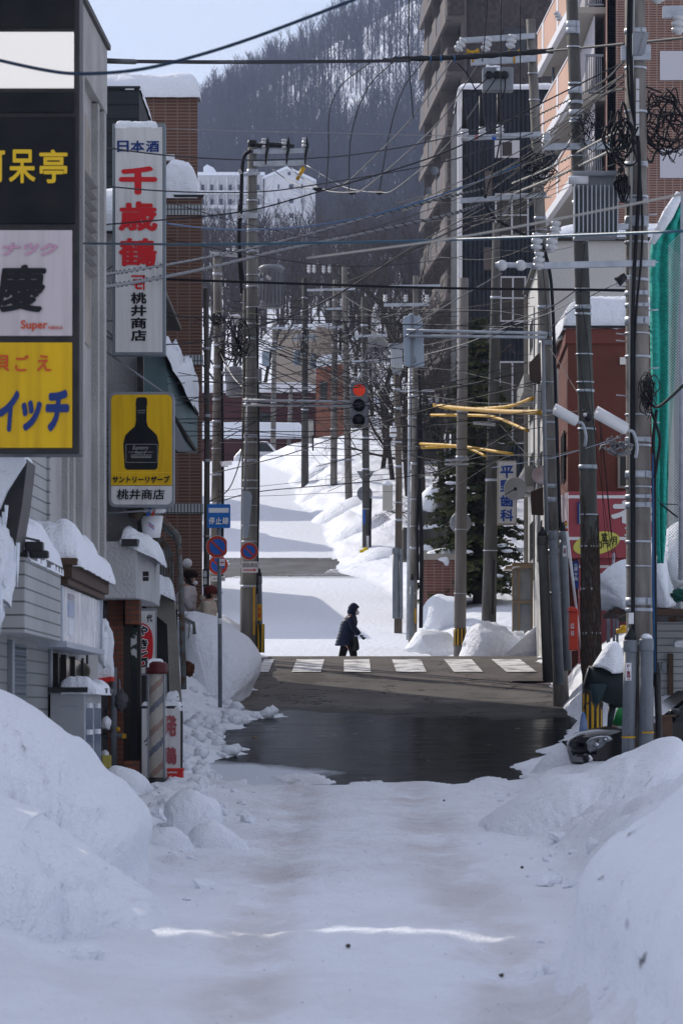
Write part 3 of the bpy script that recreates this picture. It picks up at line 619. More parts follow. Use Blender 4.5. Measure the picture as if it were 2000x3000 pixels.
# --- teal lean-to roof, snow sliding off it
t_ = T('lean_to_roof', 'teal sheet metal lean-to roof with snow sliding off its right edge', 'roof', P(480, 1330, 68))
q = [P(420, 1010, 66), P(484, 1044, 66), P(579, 1212, 69), P(579, 1326, 69), P(512, 1322, 66), P(420, 1150, 66)]
m = MB(); m.add([*q, *[v + Vector((-.05, .3, 0)) for v in q]], [(0, 5, 4, 1), (1, 4, 3, 2), (6, 7, 10, 11), (7, 8, 9, 10), (0, 1, 7, 6), (1, 2, 8, 7), (2, 3, 9, 8), (3, 4, 10, 9), (4, 5, 11, 10)]); m.build('sheet', TEAL, t_)
m = MB(); m.tube([P(470, 1030, 65.8), P(484, 1046, 65.8), P(579, 1213, 68.8)], .03, 6); m.tube([P(512, 1322, 65.8), P(579, 1326, 68.9)], .03, 6); m.tube([P(512, 1225, 65.8), P(577, 1326, 68.8)], .04, 6); m.build('edge', FRAMEB, t_)
m = MB(); m.ppoly([(512, 1232), (555, 1322), (512, 1322)], 65.9, .1); m.build('gable_board', GREYP, t_)
sp = [(486, 968), (500, 1000), (518, 1035), (530, 1046), (552, 1056), (570, 1085), (577, 1120), (573, 1160), (574, 1205)]; sl = [(484, 1042), (494, 1060), (506, 1082), (516, 1100), (530, 1125), (545, 1150), (556, 1170), (566, 1188), (576, 1208)]
m = MB(); vs = []
for i, ((a, b2), (c, e)) in enumerate(zip(sp, sl)):
    d = 66 + i * .36; p, w = P(a, b2, d), P(c, e, d)
    for k in range(7):
        u = k / 6; v = w.lerp(p, math.sin(u * math.pi / 2)); v.y += -1.0 + 2.2 * u + .1 * mnoise.noise(v * 3); v.x += .05 * mnoise.noise(v * 2.3 + Vector((3, 1, 2))); vs.append(v)
for i, ((a, b2), (c, e)) in enumerate(zip(sp, sl)):
    pass
m.add(vs, [(i * 7 + k, i * 7 + k + 1, (i + 1) * 7 + k + 1, (i + 1) * 7 + k) for i in range(8) for k in range(6)], 0, True)
m.blob(P(545, 1105, 68.4), (.16, .5, .32), .25, 1.2, 6); m.blob(P(512, 1050, 67.4), (.13, .5, .28), .25, 1.2, 2); m.build('snow_cap', SNOW, t_)
# --- brick building with pale tile bands
b = T('brick_building', 'brown tiled brick building with white tile bands and thick snow on both roofs', 'building', (-5, 80, 0))
xr = X(593, 81)
def bx(d): return xr - (d - 81) * .085
m = MB(); m.polyz([(xr, 81), (bx(83.2), 83.2), (-11, 83.2), (-11, 81)], -1, Z(578, 81)); m.polyz([(bx(82.5) - .02, 82.5), (bx(83.1) - .02, 83.1), (-10.9, 83.1), (-10.9, 82.5)], Z(578, 81), Z(298, 82.5) + .1); m.build('wall', BRICKL, b)
m = MB()
for y0, y1 in ((600, 630), (1040, 1068), (1476, 1505)): m.wall(bx(80.97) + .02, 80.97, bx(83.22) + .02, 83.22, Z(y1, 81), Z(y0, 81), 8)
m.build('tile_band', BRICKW, b, split=True)
m = MB(); m.wall(bx(81) + .03, 80.95, bx(82.5) + .03, 82.5, Z(578, 81), Z(571, 81), 8); m.wall(bx(82.5) + .03, 82.45, bx(83.2) + .03, 83.2, Z(298, 82.5) + .1, Z(292, 82.5) + .1, 8); m.build('roof_edge', BLKP, b, split=True)
m = MB(); m.snow(X(300, 82.5), bx(82.5) - .0, 82.4, 83.1, Z(292, 82.5) + .1, .48, 50, 16, 4, .35, .1); m.build('snow_cap', SNOW, b)
m = MB(); m.snow(X(478, 81), bx(82) - .04, 81.0, 82.4, Z(571, 81), .72, 26, 14, 14, .22, .12); m.build('snow_cap', SNOW, b)
m = MB(); m.pbox(484, 452, 511, 470, 82.2, .3); m.build('vent', WHITEP, b)
b2_ = T('clad_building', 'dark grey clad building rising between the shop and the brick building', 'building', P(330, 1700, 74))
m = MB(); m.pbox(180, 256, 408, 2000, 74, 6); m.pbox(180, 252, 411, 258, 73.95, 6.1); m.build('wall', DARKC, b2_)
m = MB(); m.snow(X(180, 74), X(407, 74), 74.05, 80, Z(252, 74), .30, 26, 12, 22, .4, .1); m.build('snow_cap', SNOW, b2_)
t_ = T('globe_lamp', 'white globe lamp on the side wall of the brick building', 'lamp', P(549, 1650, 80.7))
m = MB(); m.blob(P(549, 1650, 80.6), (.095, .095, .095), 0); m.build('globe', WHITEP, t_)
m = MB(); m.tube([P(549, 1650, 80.7), P(549, 1650, 81)], .03); m.build('bracket', BLKP, t_)
t_ = T('wall_lantern', 'square black lantern with frosted panes beside the grey pole', 'lamp', P(603, 1715, 80.6))
m = MB(); m.pbox(594, 1667, 611, 1672, 80.6, .12); m.pbox(594, 1712, 611, 1718, 80.6, .12); m.pbox(594, 1672, 597, 1712, 80.6, .12); m.pbox(607, 1672, 611, 1712, 80.6, .12); m.pbox(594, 1690, 611, 1693, 80.6, .12); m.build('cage', BLKP, t_)
m = MB(); m.pbox(597, 1672, 607, 1712, 80.62, .08); m.build('pane', WHITEP, t_)
# --- unseen house blocks further up on the left, added to shade the street
for nm, lab, x0, x1, y0, y1, h, mm in (('unseen_shade_house', 'unseen grey house block behind the brick building, added to shade the road beyond', -13, -5.0, 111, 126, 7.7, GREYW), ('unseen_shade_house', 'unseen narrow block added to stripe the far lane with shade, nearer of two', -13, -7.2, 150, 151.1, 12.6, STUCCO), ('unseen_shade_house', 'unseen narrow block added to stripe the far lane with shade, farther of two', -14, -8.4, 161, 162.4, 15.2, STUCCO),):
    b = T(nm, lab, 'house', ((x0 + x1) / 2, y0, road_z(y0)))
    m = MB(); m.polyz([(x0, y0), (x1, y0), (x1, y1), (x0, y1)], float(road_z(y0)) - 1, h); m.build('wall', mm, b)
    m = MB(); m.snow(x0, x1, y0, y1, h, .5, 20, 20, 5, .4); m.build('snow_cap', SNOW, b)
    m = MB()
    for k in range(max(1, int((y1 - y0) / 3) - 1)): m.wall(x1 + .02, y0 + .5 + 3 * k, x1 + .02, y0 + 1.6 + 3 * k, h - 3, h - 1.6, .05)
    m.build('window', GLASS, b, split=True)

# ------------------------------------------------------------------ signs on the left
YEL = mat('yellow acrylic', (.66, .40, .005), .35, (.48, .28, .006), 2.2, stretch=(5, 5, .35), detail=6, lo=.45, hi=.8); PINKW = mat('pinkish acrylic', (.52, .46, .47), .35, (.40, .35, .36), 2.2, stretch=(5, 5, .3), detail=6, lo=.45, hi=.8)
DARKA = mat('dark acrylic', (.008, .010, .012), .35, (.016, .017, .018), 3, spec=.1); CREAMA = mat('cream acrylic', (.74, .71, .66), .35)
NAVY = mat('navy lettering', (.012, .035, .16), .4); REDL = mat('red lettering', (.52, .015, .02), .4); BLKL = mat('black lettering', (.008, .009, .011), .4); YELL = mat('yellow lettering', (.70, .45, .02), .4)
PINKL = mat('faded pink lettering', (.48, .26, .36), .4); WHITEL = mat('white lettering', (.72, .73, .74), .4); ORNL = mat('orange red lettering', (.55, .07, .02), .4)
WHITEA = mat('white acrylic', (.58, .58, .575), .35, (.44, .435, .42), 2.4, stretch=(6, 6, .3), detail=6, lo=.45, hi=.8)
d = 33
t_ = T('stacked_sign', 'tall stack of bar signboards in a black frame with white, black, pink and yellow panels', 'sign', P(60, 1330, d))
m = MB(); m.pbox(-150, -60, 234, 1330, d, .45); m.build('frame', BLKP, t_, bevel=.015)
m = MB(); m.pbox(-150, 93, 217, 258, d - .03, .03); m.build('panel', emis(mat('lit white panel', (.8, .77, .72), .3), (1, .93, .82), .28), t_, bevel=.006)
m = MB(); m.pbox(-150, 342, 219, 655, d - .03, .03); m.build('panel', DARKA, t_, bevel=.006, split=True)
m = MB(); m.pbox(-150, -60, 217, 82, d - .02, .02); m.pbox(-150, 270, 217, 330, d - .02, .02); m.build('panel', DARKA, t_, bevel=.006, split=True)
m = MB(); m.pbox(-150, 674, 212, 984, d - .03, .03); m.build('panel', PINKW, t_, bevel=.006)
m = MB(); m.pbox(-150, 1003, 212, 1312, d - .03, .03); m.build('panel', YEL, t_, bevel=.006)
e = d - .035
m = MB()
for ch, a, b_ in (('阿', -82, 16), ('呆', 27, 105), ('亭', 116, 199)): m.text(ch, a, 438, b_, 537, e, .022)
m.build('lettering', YELL, t_)
m = MB()
for ch, a, b_ in (('ス', -62, -4), ('ナ', 8, 62), ('ッ', 72, 115), ('ク', 119, 170)): m.text(ch, a, 712, b_, 749, e, .03, .2)
m.build('lettering', PINKL, t_)
m = MB(); m.text('慶', -20, 775, 137, 915, e, .03, .12); m.build('lettering', BLKL, t_)
m = MB(); m.text('Super', 62, 938, 140, 971, e, .02); m.text('NIKKA', 143, 955, 185, 965, e, .01); m.build('lettering', ORNL, t_)
m = MB()
for ch, a, b_ in (('唄', -32, 29), ('ご', 45, 86), ('え', 109, 151)): m.text(ch, a, 1040, b_, 1088, e, .016)
m.build('lettering', ORNL, t_)
m = MB(); m.text('ス', -85, 1145, -12, 1262, e, .05); m.text('イ', -2, 1143, 58, 1265, e, .05, .15); m.text('ッ', 64, 1172, 124, 1263, e, .05, .15); m.text('チ', 134, 1141, 204, 1265, e, .05, .15); m.build('lettering', NAVY, t_)
# tall sake sign
d = 57
t_ = T('sake_sign', 'tall white projecting sign with red brush characters in a grey frame', 'sign', P(407, 1040, d))
m = MB(); m.pbox(330, 362, 485, 1040, d, .28); m.build('frame', mat('grey blue frame', (.17, .20, .22), .5), t_, bevel=.01)
m = MB(); m.pbox(338, 372, 476, 1032, d - .02, .02); m.build('panel', WHITEA, t_, bevel=.005)
e = d - .024
m = MB()
for ch, a, b_ in (('日', 344, 378), ('本', 383, 424), ('酒', 428, 467)): m.text(ch, a, 412, b_, 446, e, .03)
m.build('lettering', NAVY, t_)
m = MB(); m.text('千', 349, 487, 461, 570, e, .05); m.text('歳', 348, 590, 462, 677, e, .038); m.text('鶴', 348, 697, 460, 780, e, .03)
m.stroke([(386, 809), (424, 809)], 5, e); m.stroke([(422, 809), (422, 848)], 5, e); m.text('モ', 387, 818, 418, 848, e, .05); m.build('lettering', REDL, t_)
m = MB()
for i, ch in enumerate('桃井商店'): m.text(ch, 384, 857 + 36.5 * i, 430, 890 + 36.5 * i, e, .03)
m.build('lettering', BLKL, t_)
m = MB(); m.snow(X(338, d), X(462, d), d - .02, d + .26, Z(362, d), .035, 18, 6, 3, .05, .4, 0); m.build('snow_cap', SNOW, t_)
for a, b_ in (((270, 965), (420, 1038)), ((284, 940), (330, 985)), ((284, 940), (332, 940)), ((284, 810), (332, 778)), ((284, 810), (332, 800))):
    m = MB(); m.tube([P(*a, d + .3), P(*b_, d + .15)], .014 if a[0] > 272 else .022, 6); m.build('stay', GREYP, t_, split=True)
# yellow whisky bottle sign
t_ = T('bottle_sign', 'yellow and white projecting sign picturing a black whisky bottle', 'sign', P(414, 1486, d))
def rrect(x0, y0, x1, y1, r, n=5):
    o = []
    for cx, cy_, a0 in ((x1 - r, y0 + r, -90), (x1 - r, y1 - r, 0), (x0 + r, y1 - r, 90), (x0 + r, y0 + r, 180)):
        o += [(cx + r * math.cos(R(a0 + 90 * k / n)), cy_ + r * math.sin(R(a0 + 90 * k / n))) for k in range(n + 1)]
    return o
m = MB(); m.ppoly(rrect(318, 1148, 511, 1486, 20), d, .3); m.build('frame', GREYP, t_, bevel=.012)
m = MB(); m.ppoly([q for q in rrect(326, 1156, 504, 1478, 16) if q[1] < 1424] + [(326, 1422), (326, 1422)][:1], d - .012, .01)
yp = [q for q in rrect(326, 1156, 504, 1478, 16) if q[1] < 1300]; m = MB(); m.ppoly(yp[:6] + [(504, 1422), (326, 1422)] + yp[6:], d - .012, .012); m.build('panel', YEL, t_)
wp = [q for q in rrect(326, 1156, 504, 1478, 16) if q[1] > 1300]; m = MB(); m.ppoly([(504, 1424)] + wp + [(326, 1424)], d - .012, .012); m.build('panel', WHITEA, t_)
m = MB(); m.pbox(326, 1383, 504, 1385, d - .014, .003); m.build('line', YELL, t_)
bt = [(400, 1168), (404, 1164), (426, 1164), (431, 1168), (432, 1185), (430, 1190), (430, 1235), (434, 1250), (447, 1262), (460, 1275), (466, 1300), (462, 1370), (456, 1376), (372, 1376), (366, 1370), (362, 1300), (368, 1275), (381, 1262), (395, 1250), (399, 1235), (399, 1190), (398, 1185)]
m = MB(); m.ppoly(bt, d - .02, .01); m.build('bottle_picture', DARKA, t_)
m = MB(); m.text('Suntory', 388, 1305, 436, 1321, d - .022, 0, .3); m.text('Reserve', 397, 1320, 427, 1329, d - .022, 0, .25); m.text('SUNTORY', 403, 1201, 427, 1205, d - .022); m.text('WHISKY', 404, 1208, 426, 1211, d - .022)
m.text('SPECIAL          WHISKY', 377, 1323, 450, 1326, d - .022)
for x0, y0, x1, y1 in ((369, 1301, 462, 1302), (369, 1354, 459, 1355), (369, 1301, 370, 1355), (461, 1301, 462, 1355)): m.pbox(x0, y0, x1, y1, d - .022, .001)
for k in range(3): m.pbox(384, 1332 + 4 * k, 444, 1333.3 + 4 * k, d - .022, .001)
m.build('lettering', mat('grey lettering', (.35, .36, .35), .4), t_)
m = MB(); m.text('サントリーリザーブ', 330, 1394, 498, 1415, e, .04, .1); m.build('lettering', BLKL, t_); m = MB(); m.text('桃井商店', 343, 1433, 483, 1464, e, .02, .05); m.build('lettering', BLKL, t_)
m = MB(); m.pbox(282, 1240, 320, 1398, d + .3, .5); m.build('bracket_box', SIDE, t_, bevel=.01)
m = MB(); m.tube([P(272, 1002, d + .2), P(476, 1148, d + .1)], .016, 6); m.tube([P(270, 1506, d + .2), P(455, 1494, d + .1)], .016, 6); m.build('stay', GREYP, t_, split=True)
# vending machines, barber pole, restaurant boards
for i, (dd, x0, x1, x2, lab) in enumerate(((41, 137, 250, 271, 'grey vending machine showing its blank side with a snowy dark lid'), (42.4, 262, 275, 296, 'blue fronted vending machine behind the grey one with the blank side'))):
    t_ = T('vending_machine', lab, 'vending machine', P(200, 2420, dd))
    xa, xb, xc = min(X(x0, dd), -2.9), -2.565, -2.56; zt = Z(2028, dd); m = MB(); m.polyz([(xa, dd), (xb, dd), (xc, dd + 1.3), (xa, dd + 1.3)], -1.5, zt); m.build('cabinet', mat('pale grey enamel', (.36, .37, .385), .45, (.30, .31, .325), 2), t_, bevel=.012)
    m = MB(); m.wall(xb + .004, dd + .12, xb + .004 + (xc - xb) * .86, dd + 1.2, -.9, zt - .12, .01); m.build('front_window', mat('blue display', (.05, .12, .25), .15, (.3, .33, .36), 9), t_)
    m = MB()
    for z in (-.25, -.6, .02): m.wall(xb + .03, dd + .3, xb + .03 + (xc - xb) * .5, dd + .8, z, z + .05, .03)
    m.build('button_strip', WHITEP, t_, split=True)
    if i == 0:
        m = MB(); m.polyz([(xa - .03, dd - .06), (xb + .03, dd - .06), (xc + .12, dd + 2.9), (xa, dd + 2.9)], zt, zt + .05); m.build('lid', BLKP, t_)
        m = MB(); m.snow(xa + .12, xb + .10, dd - .02, dd + 2.9, lambda u, v: zt + .05, .085, 22, 20, 9, .2, .4, 0); m.build('snow_cap', SNOW, t_)
        m = MB(); m.pbox(152, 2032, 242, 2034, dd - .004, .004); m.pbox(180, 2067, 228, 2071, dd - .004, .004); m.build('trim', mat('worn grey label', (.27, .29, .31), .5), t_, split=True)
t_ = T('gas_pipe', 'vertical grey gas pipe with yellow valves by the red brick pier', 'pipe', P(334, 2300, 57.5))
m = MB(); m.tube([P(334, 1955, 57.5), P(334, 2300, 57.5)], .045, 10); m.tube([P(300, 2155, 57.6), P(334, 2155, 57.5), P(364, 2155, 57.5)], .03, 8); m.build('pipe', PIPE, t_)
m = MB(); m.blob(P(346, 2137, 57.3), (.035, .035, .035), 0); m.pbox(358, 2150, 370, 2163, 57.3, .05); m.build('valve', YELP, t_, split=True)
t_ = T('crate', 'yellow plastic crate with a lump of snow behind the vending machine', 'crate', P(312, 2240, 56.5))
m = MB(); m.pbox(300, 2213, 324, 2250, 56.5, .3); m.build('box', mat('pale yellow plastic', (.42, .36, .09), .5), t_, bevel=.01)
m = MB(); m.blob(P(309, 2208, 56.7), (.05, .15, .05), .3, 1, 2); m.build('snow_cap', SNOW, t_)
t_ = T('red_awning', 'small red awning carrying a tall hanging slab of snow beside the brick pier', 'awning', P(305, 2000, 56))
m = MB(); m.ppoly([(284, 1988), (328, 1982), (328, 1995), (284, 2003)], 56, .8); m.build('board', REDP, t_)
m = MB(); m.ppoly([(288, 1805), (300, 1812), (312, 1830), (323, 1850), (327, 1880), (323, 1920), (327, 1960), (326, 1984), (286, 1990), (284, 1850)], 56.1, .7, 0, True); m.blob(P(306, 1890, 56.4), (.09, .45, .40), .2, 1, 5); m.build('snow_cap', SNOW, t_, bevel=.04)
t_ = T('snow_slab', 'upright lump of snow left on a shelf next to the gas pipe', 'snow', P(312, 2140, 56.8)); m = MB(); m.blob(P(312, 2120, 56.8), (.07, .2, .10), .2, 1, 8); m.build('lump', SNOW, t_); m = MB(); m.pbox(298, 2140, 328, 2146, 56.6, .4); m.build('shelf', BLKP, t_)
t_ = T('mop', 'grey mop head hung up to dry by the shop front', 'mop', P(356, 2080, 57.2)); m = MB(); m.blob(P(355, 2052, 57.2), (.085, .07, .14), .45, 2.5, 3); m.build('mop_head', mat('grey yarn', (.20, .20, .22), .9, (.1, .1, .11), 40, 1.0, 80), t_); m = MB(); m.tube([P(352, 2020, 57.2), P(350, 1990, 57.4)], .012); m.build('handle', GREYP, t_)
d = 56
t_ = T('barber_pole', 'tall standing barber pole with red cap and black base at the left pavement', 'barber pole', P(459, 2326, d))
c = P(459, 2326, d); rr = .14; zb, z0, z1, zt = 0, .21, 1.64, 1.8
m = MB(); m.lathe([(.16, 0), (.165, .02), (.15, .06), (.15, .225), (0, .23)], c, 24); m.build('base', BLKP, t_)
m = MB(); m.lathe([(.152, z1), (.155, z1 + .03), (.152, z1 + .14), (.11, z1 + .17), (0, z1 + .175)], c, 24); m.build('cap', mat('dark red plastic', (.075, .012, .012), .3), t_)
m = MB(); m.snow(c.x - .11, c.x + .11, d - .11, d + .11, c.z + z1 + .16, .05, 12, 12, 4, .1, .4, 0); m.build('snow_cap', SNOW, t_)
m = MB(); n, rows = 28, 90; vs = []; fs = []; mi = []
for j in range(rows + 1):
    for i in range(n):
        w = 2 * math.pi * i / n; vs.append((c.x + .105 * math.cos(w), c.y + .105 * math.sin(w), c.z + z0 + (z1 - z0) * j / rows))
for j in range(rows):
    for i in range(n):
        fs.append((j * n + i, j * n + (i + 1) % n, (j + 1) * n + (i + 1) % n, (j + 1) * n + i)); ph = (j / rows * 1.52 / .62 - i / n + .1) % 1
        mi.append(1 if ph < .17 else 2 if .45 < ph < .62 else 0)
m.add(vs, fs, mi, True); m.build('striped_drum', [mat('cream stripe', (.36, .32, .26), .5, (.26, .225, .18), 3), mat('navy stripe', (.012, .025, .06), .5), mat('faded red stripe', (.20, .09, .05), .5)], t_)
m = MB()
for a in range(4):
    w = R(45 + 90 * a); m.tube([c + Vector((.15 * math.cos(w), .15 * math.sin(w), z0)), c + Vector((.15 * math.cos(w), .15 * math.sin(w), z1))], .012, 6)
m.build('glass_edge', GREYP, t_, split=True)
gl = bpy.data.materials.new('clear tube'); gl.use_nodes = True; gb = gl.node_tree.nodes['Principled BSDF']; gb.inputs['Alpha'].default_value = .16; gb.inputs['Roughness'].default_value = .05; gb.inputs['Base Color'].default_value = (.7, .72, .72, 1)
m = MB(); m.lathe([(.146, z0), (.146, z1)], c, 28); m.build('glass_tube', gl, t_)
# yakitori light box
d = 63
t_ = T('lantern_sign', 'white light box with a red paper lantern and black brush characters', 'sign', P(432, 1975, d))
m = MB(); m.pbox(398, 1782, 458, 1978, d, .2); m.build('frame', GREYP, t_, bevel=.01)
m = MB(); m.pbox(401, 1790, 455, 1972, d - .012, .012); m.build('panel', WHITEA, t_)
m = MB(); m.ppoly([(396 + 53 * math.copysign(abs(math.cos(a)) ** .6, math.cos(a)), 1892 + 68 * math.copysign(abs(math.sin(a)) ** .75, math.sin(a))) for a in np.linspace(0, 2 * math.pi, 30)[:-1] if math.cos(a) > -.2] , d - .02, .006); m.build('lantern_picture', REDL, t_)
m = MB(); m.text('代', 430, 1800, 447, 1822, d - .026, .03); m.build('lettering', BLKL, t_)
for wgt, mt, th in ((.10, WHITEL, .026), (.045, BLKL, .032)):
    m = MB()
    for ch, y0 in (('や', 1830), ('き', 1870), ('と', 1902), ('り', 1926)): m.text(ch, 404 if wgt > .06 else 406, y0 if wgt > .06 else y0 + 3, 436 if wgt > .06 else 434, y0 + 34 if wgt > .06 else y0 + 31, d, wgt, 0, 0, th)
    m.build('lettering', mt, t_)
t_ = T('shop_curtain', 'dark patterned curtain in the restaurant doorway beside the light box', 'curtain', P(393, 1990, 59.2)); m = MB(); m.pbox(384, 1840, 401, 1960, 57.6, .02); m.build('cloth', mat('dark green print', (.02, .03, .025), .8, (.45, .46, .45), 6, lo=.5, hi=.53), t_)
d = 57.2
t_ = T('sign_board', 'black framed standing board with faded red characters beside the barber pole', 'sign', P(473, 2316, d))
m = MB(); m.pbox(411, 2068, 535, 2320, d, .16); m.build('frame', BLKP, t_, bevel=.008)
m = MB(); m.pbox(416, 2076, 529, 2316, d - .012, .012); m.build('panel', WHITEA, t_)
m = MB(); m.text('発', 472, 2095, 519, 2158, d - .016, .05); m.text('鶏', 478, 2188, 518, 2240, d - .016, .04); m.build('lettering', mat('faded maroon lettering', (.30, .08, .09), .5), t_)
m = MB(); m.text('ク', 422, 2160, 445, 2185, d - .016, .03); m.build('lettering', BLKL, t_)
m = MB(); m.snow(X(411, d), X(535, d), d, d + .16, Z(2068, d), .05, 20, 5, 7, .05, .5, 0); m.build('snow_cap', SNOW, t_)
d = 56.6
t_ = T('beer_crate', 'red plastic beer crate with a white star at the foot of the standing board', 'crate', P(512, 2302, d))
m = MB(); c0 = P(490, 2302, d); c1 = P(536, 2252, d); m.box(c0.x, c1.x, d, d + .36, c0.z, c1.z); m.box(c0.x - .01, c1.x + .01, d - .01, d + .37, c1.z - .03, c1.z + .004); m.box(c0.x - .01, c1.x + .01, d - .01, d + .37, c0.z, c0.z + .025); m.build('body', REDP, t_, bevel=.008)
m = MB(); m.ppoly([(500 + 8 * (1 if k % 2 == 0 else .42) * math.sin(math.pi * k / 5), 2279 - 8 * (1 if k % 2 == 0 else .42) * math.cos(math.pi * k / 5)) for k in range(10)], d - .02, .008); m.text('SAPPORO', 492, 2260, 520, 2266, d - .016, .02); m.build('star', WHITEL, t_)
# vents and pipes on the left
t_ = T('wall_cabinet', 'grey concrete block with snow on top at the foot of the outside stair', 'box', P(510, 2060, 65)); m = MB(); m.pbox(488, 2040, 524, 2066, 64.6, .3); m.build('box', TANW, t_, bevel=.01); m = MB(); m.snow(X(488, 64.6), X(524, 64.6), 64.6, 64.9, Z(2040, 64.6), .07, 10, 6, 3, .05, .3, 0); m.build('snow_cap', SNOW, t_)
m = MB(); m.blob(P(552, 1960, 69), (.10, .12, .12), .5, 2, 4); m.build('potted_shrub', mat('dead brown leaves', (.10, .035, .015), .9, (.05, .02, .01), 20), label='brown withered shrub half buried in the snow below the hand rail', cat='shrub')
# ------------------------------------------------------------------ right side of the street
# --- white sided shed and house behind the near pole, snow curling off the lean-to roof
b = T('sided_house', 'white sided house with a peeling lean-to whose roof carries a huge curl of snow', 'house', P(1990, 2150, 66))
m = MB(); m.pbox(1924, 1806, 2140, 2250, 66, 2); m.build('wall', SIDE, b)
m = MB(); m.pbox(1800, 1783, 2140, 1800, 64.6, 3); m.build('roof', WOOD, b, bevel=.01)
m = MB(); m.pbox(1924, 1800, 2140, 1822, 65.8, .3); m.build('fascia', RUST, b)
m = MB(); m.pbox(1955, 1915, 1971, 2120, 65.9, .15); m.build('door_frame', WOOD, b, bevel=.01)
m = MB(); m.pbox(1936, 1940, 1951, 1965, 65.85, .12); m.build('meter_box', GREYP, b, bevel=.01)
m = MB(); m.pbox(1975, 1880, 2001, 1896, 65.6, .3); m.blob(P(1988, 1878, 65.7), (.09, .12, .03), .1); m.build('vent_hood', WHITEP, b)
m = MB(); m.pillow([(1905, 1780), (1915, 1690), (1905, 1600), (1930, 1575), (1960, 1600), (1978, 1690), (1995, 1750), (1985, 1780)], 64.4, 3.5, 9, .05, 2, 3)
m.pillow([(1800, 1775), (1776, 1768), (1770, 1735), (1776, 1715), (1772, 1690), (1785, 1665), (1812, 1645), (1845, 1630), (1880, 1625), (1915, 1660), (1915, 1780), (1860, 1784), (1830, 1782)], 64.3, 3.2, 9, .06, 2.2, 6)
m.pillow([(1955, 1690), (1943, 1600), (1950, 1560), (1975, 1535), (2010, 1530), (2040, 1700)], 66.2, 2, 7, .05, 2, 8)
m.build('snow_cap', SNOW, b)
b = T('grey_building', 'pale ribbed building wrapped in green netting at the right edge', 'building', P(2000, 1780, 70))
m = MB(); m.pbox(1936, 640, 2300, 1790, 70, 1.8); m.build('wall', ribbed('pale ribbed steel', (.52, .54, .53), .42, True, .5, .05, (.44, .46, .45)), b)
m = MB(); m.pbox(1975, 620, 1992, 1790, 69, .12); m.pbox(1938, 640, 1946, 1790, 69.2, .12); m.build('corner_trim', GREYP, b, split=True)
# netting: dense green fabric and an open mesh beside it
NETG = mat('green net fabric', (.02, .30, .24), .8, (.03, .40, .33), 9, stretch=(1, 1, 3), lo=.4, hi=.6)
t_ = T('safety_net', 'green construction netting hung over the building behind the near right pole', 'net', P(1930, 1660, 62))
lf = [(1990, 570), (1955, 632), (1908, 716), (1905, 900), (1909, 1150), (1913, 1400), (1918, 1560), (1926, 1650)]; rt = [(2020, 572), (2000, 640), (1992, 740), (1984, 900), (1972, 1150), (1958, 1400), (1950, 1560), (1942, 1650)]
m = MB(); vs = []; nn = 60
L_ = spline([P(a, c, 62) for a, c in lf], 9); R_ = spline([P(a, c, 62.3) for a, c in rt], 9)
for p, q in zip(L_, R_):
    for k in range(9):
        u = k / 8; v = p.lerp(q, u); v.y += .12 * math.sin(u * 14 + p.z * .4) + .03 * math.sin(p.z * 40 + u * 9); vs.append(v)
m.add(vs, [(i * 9 + k, i * 9 + k + 1, (i + 1) * 9 + k + 1, (i + 1) * 9 + k) for i in range(len(L_) - 1) for k in range(8)], 0, True)
o = m.build('fabric', NETG, t_); sm = o.modifiers.new('thickness', 'SOLIDIFY'); sm.thickness = .01
m = MB(); m.tube([P(a, c - 4, 61.9) for a, c in lf[:3]], [.06, .09, .05], 8); m.build('snow_cap', SNOW, t_)
m = MB()
for k in range(120):
    y = 720 + k * 8.6
    for s_ in (-1, 1):
        a, c = (1956, 2030); m.tube([P(a, y, 61.6), P(c, y + s_ * 70, 61.6)], .004, 3, caps=False)
m.build('mesh', mat('pale net cord', (.55, .60, .58), .6), t_)
m = MB(); m.tube([P(2002, 560, 61), P(1998, 1200, 61), P(1995, 1700, 61)], .05, 8); m.build('scaffold_pipe', GALV, t_)
m = MB(); m.blob(P(1990, 1745, 61.5), (.13, .2, .10), .4, 1.6, 4); m.build('bunched_net', mat('dark green net', (.01, .07, .05), .8), t_)
t_ = T('wire_bracket', 'thin black wall bracket reaching out in front of the green netting', 'bracket', P(1960, 1500, 60)); m = MB(); m.tube([P(1928, 1462, 60), P(1930, 1476, 60), P(1984, 1478, 60)], .008, 5); m.tube([P(1935, 1478, 60), P(1984, 1516, 60)], .014, 5); m.build('bar', BLK, t_)
# --- rust red building with snow roof and pink shop sign
b = T('red_building', 'rust red rendered building with a thick snow roof behind the two right poles', 'building', P(1750, 2050, 78))
x0, x1 = X(1662, 78), X(1990, 78)
m = MB(); m.polyz([(x0, 78), (x1, 78), (x1, 86), (4.42, 83.5)], .2, Z(966, 78)); m.build('wall', REDW, b)
m = MB(); m.polyz([(x0 - .05, 77.95), (x1, 77.95), (x1, 86), (4.36, 83.6)], Z(1008, 78), Z(962, 78)); m.build('parapet', mat('darker red render', (.165, .055, .042), .85), b, bevel=.02)
m = MB(); m.polyz([(x0 - .09, 77.9), (x1, 77.9), (x1, 86), (4.3, 83.7)], Z(962, 78), Z(955, 78)); m.build('roof_edge', BLKP, b)
m = MB(); m.snow(x0 - .06, x1, 78, 83, lambda u, v: Z(956, 78), .62, 40, 20, 5, .5, .10); m.pillow([(1634, 985), (1640, 940), (1655, 915), (1690, 880), (1720, 880), (1720, 955), (1662, 962), (1645, 985)], 79, 4, 7, .03, 2, 1); m.build('snow_cap', SNOW, b)
m = MB(); m.wall(4.29, 79, 4.32, 80.6, Z(1405, 79), Z(1265, 79), -.02); m.build('window', GLASS, b)
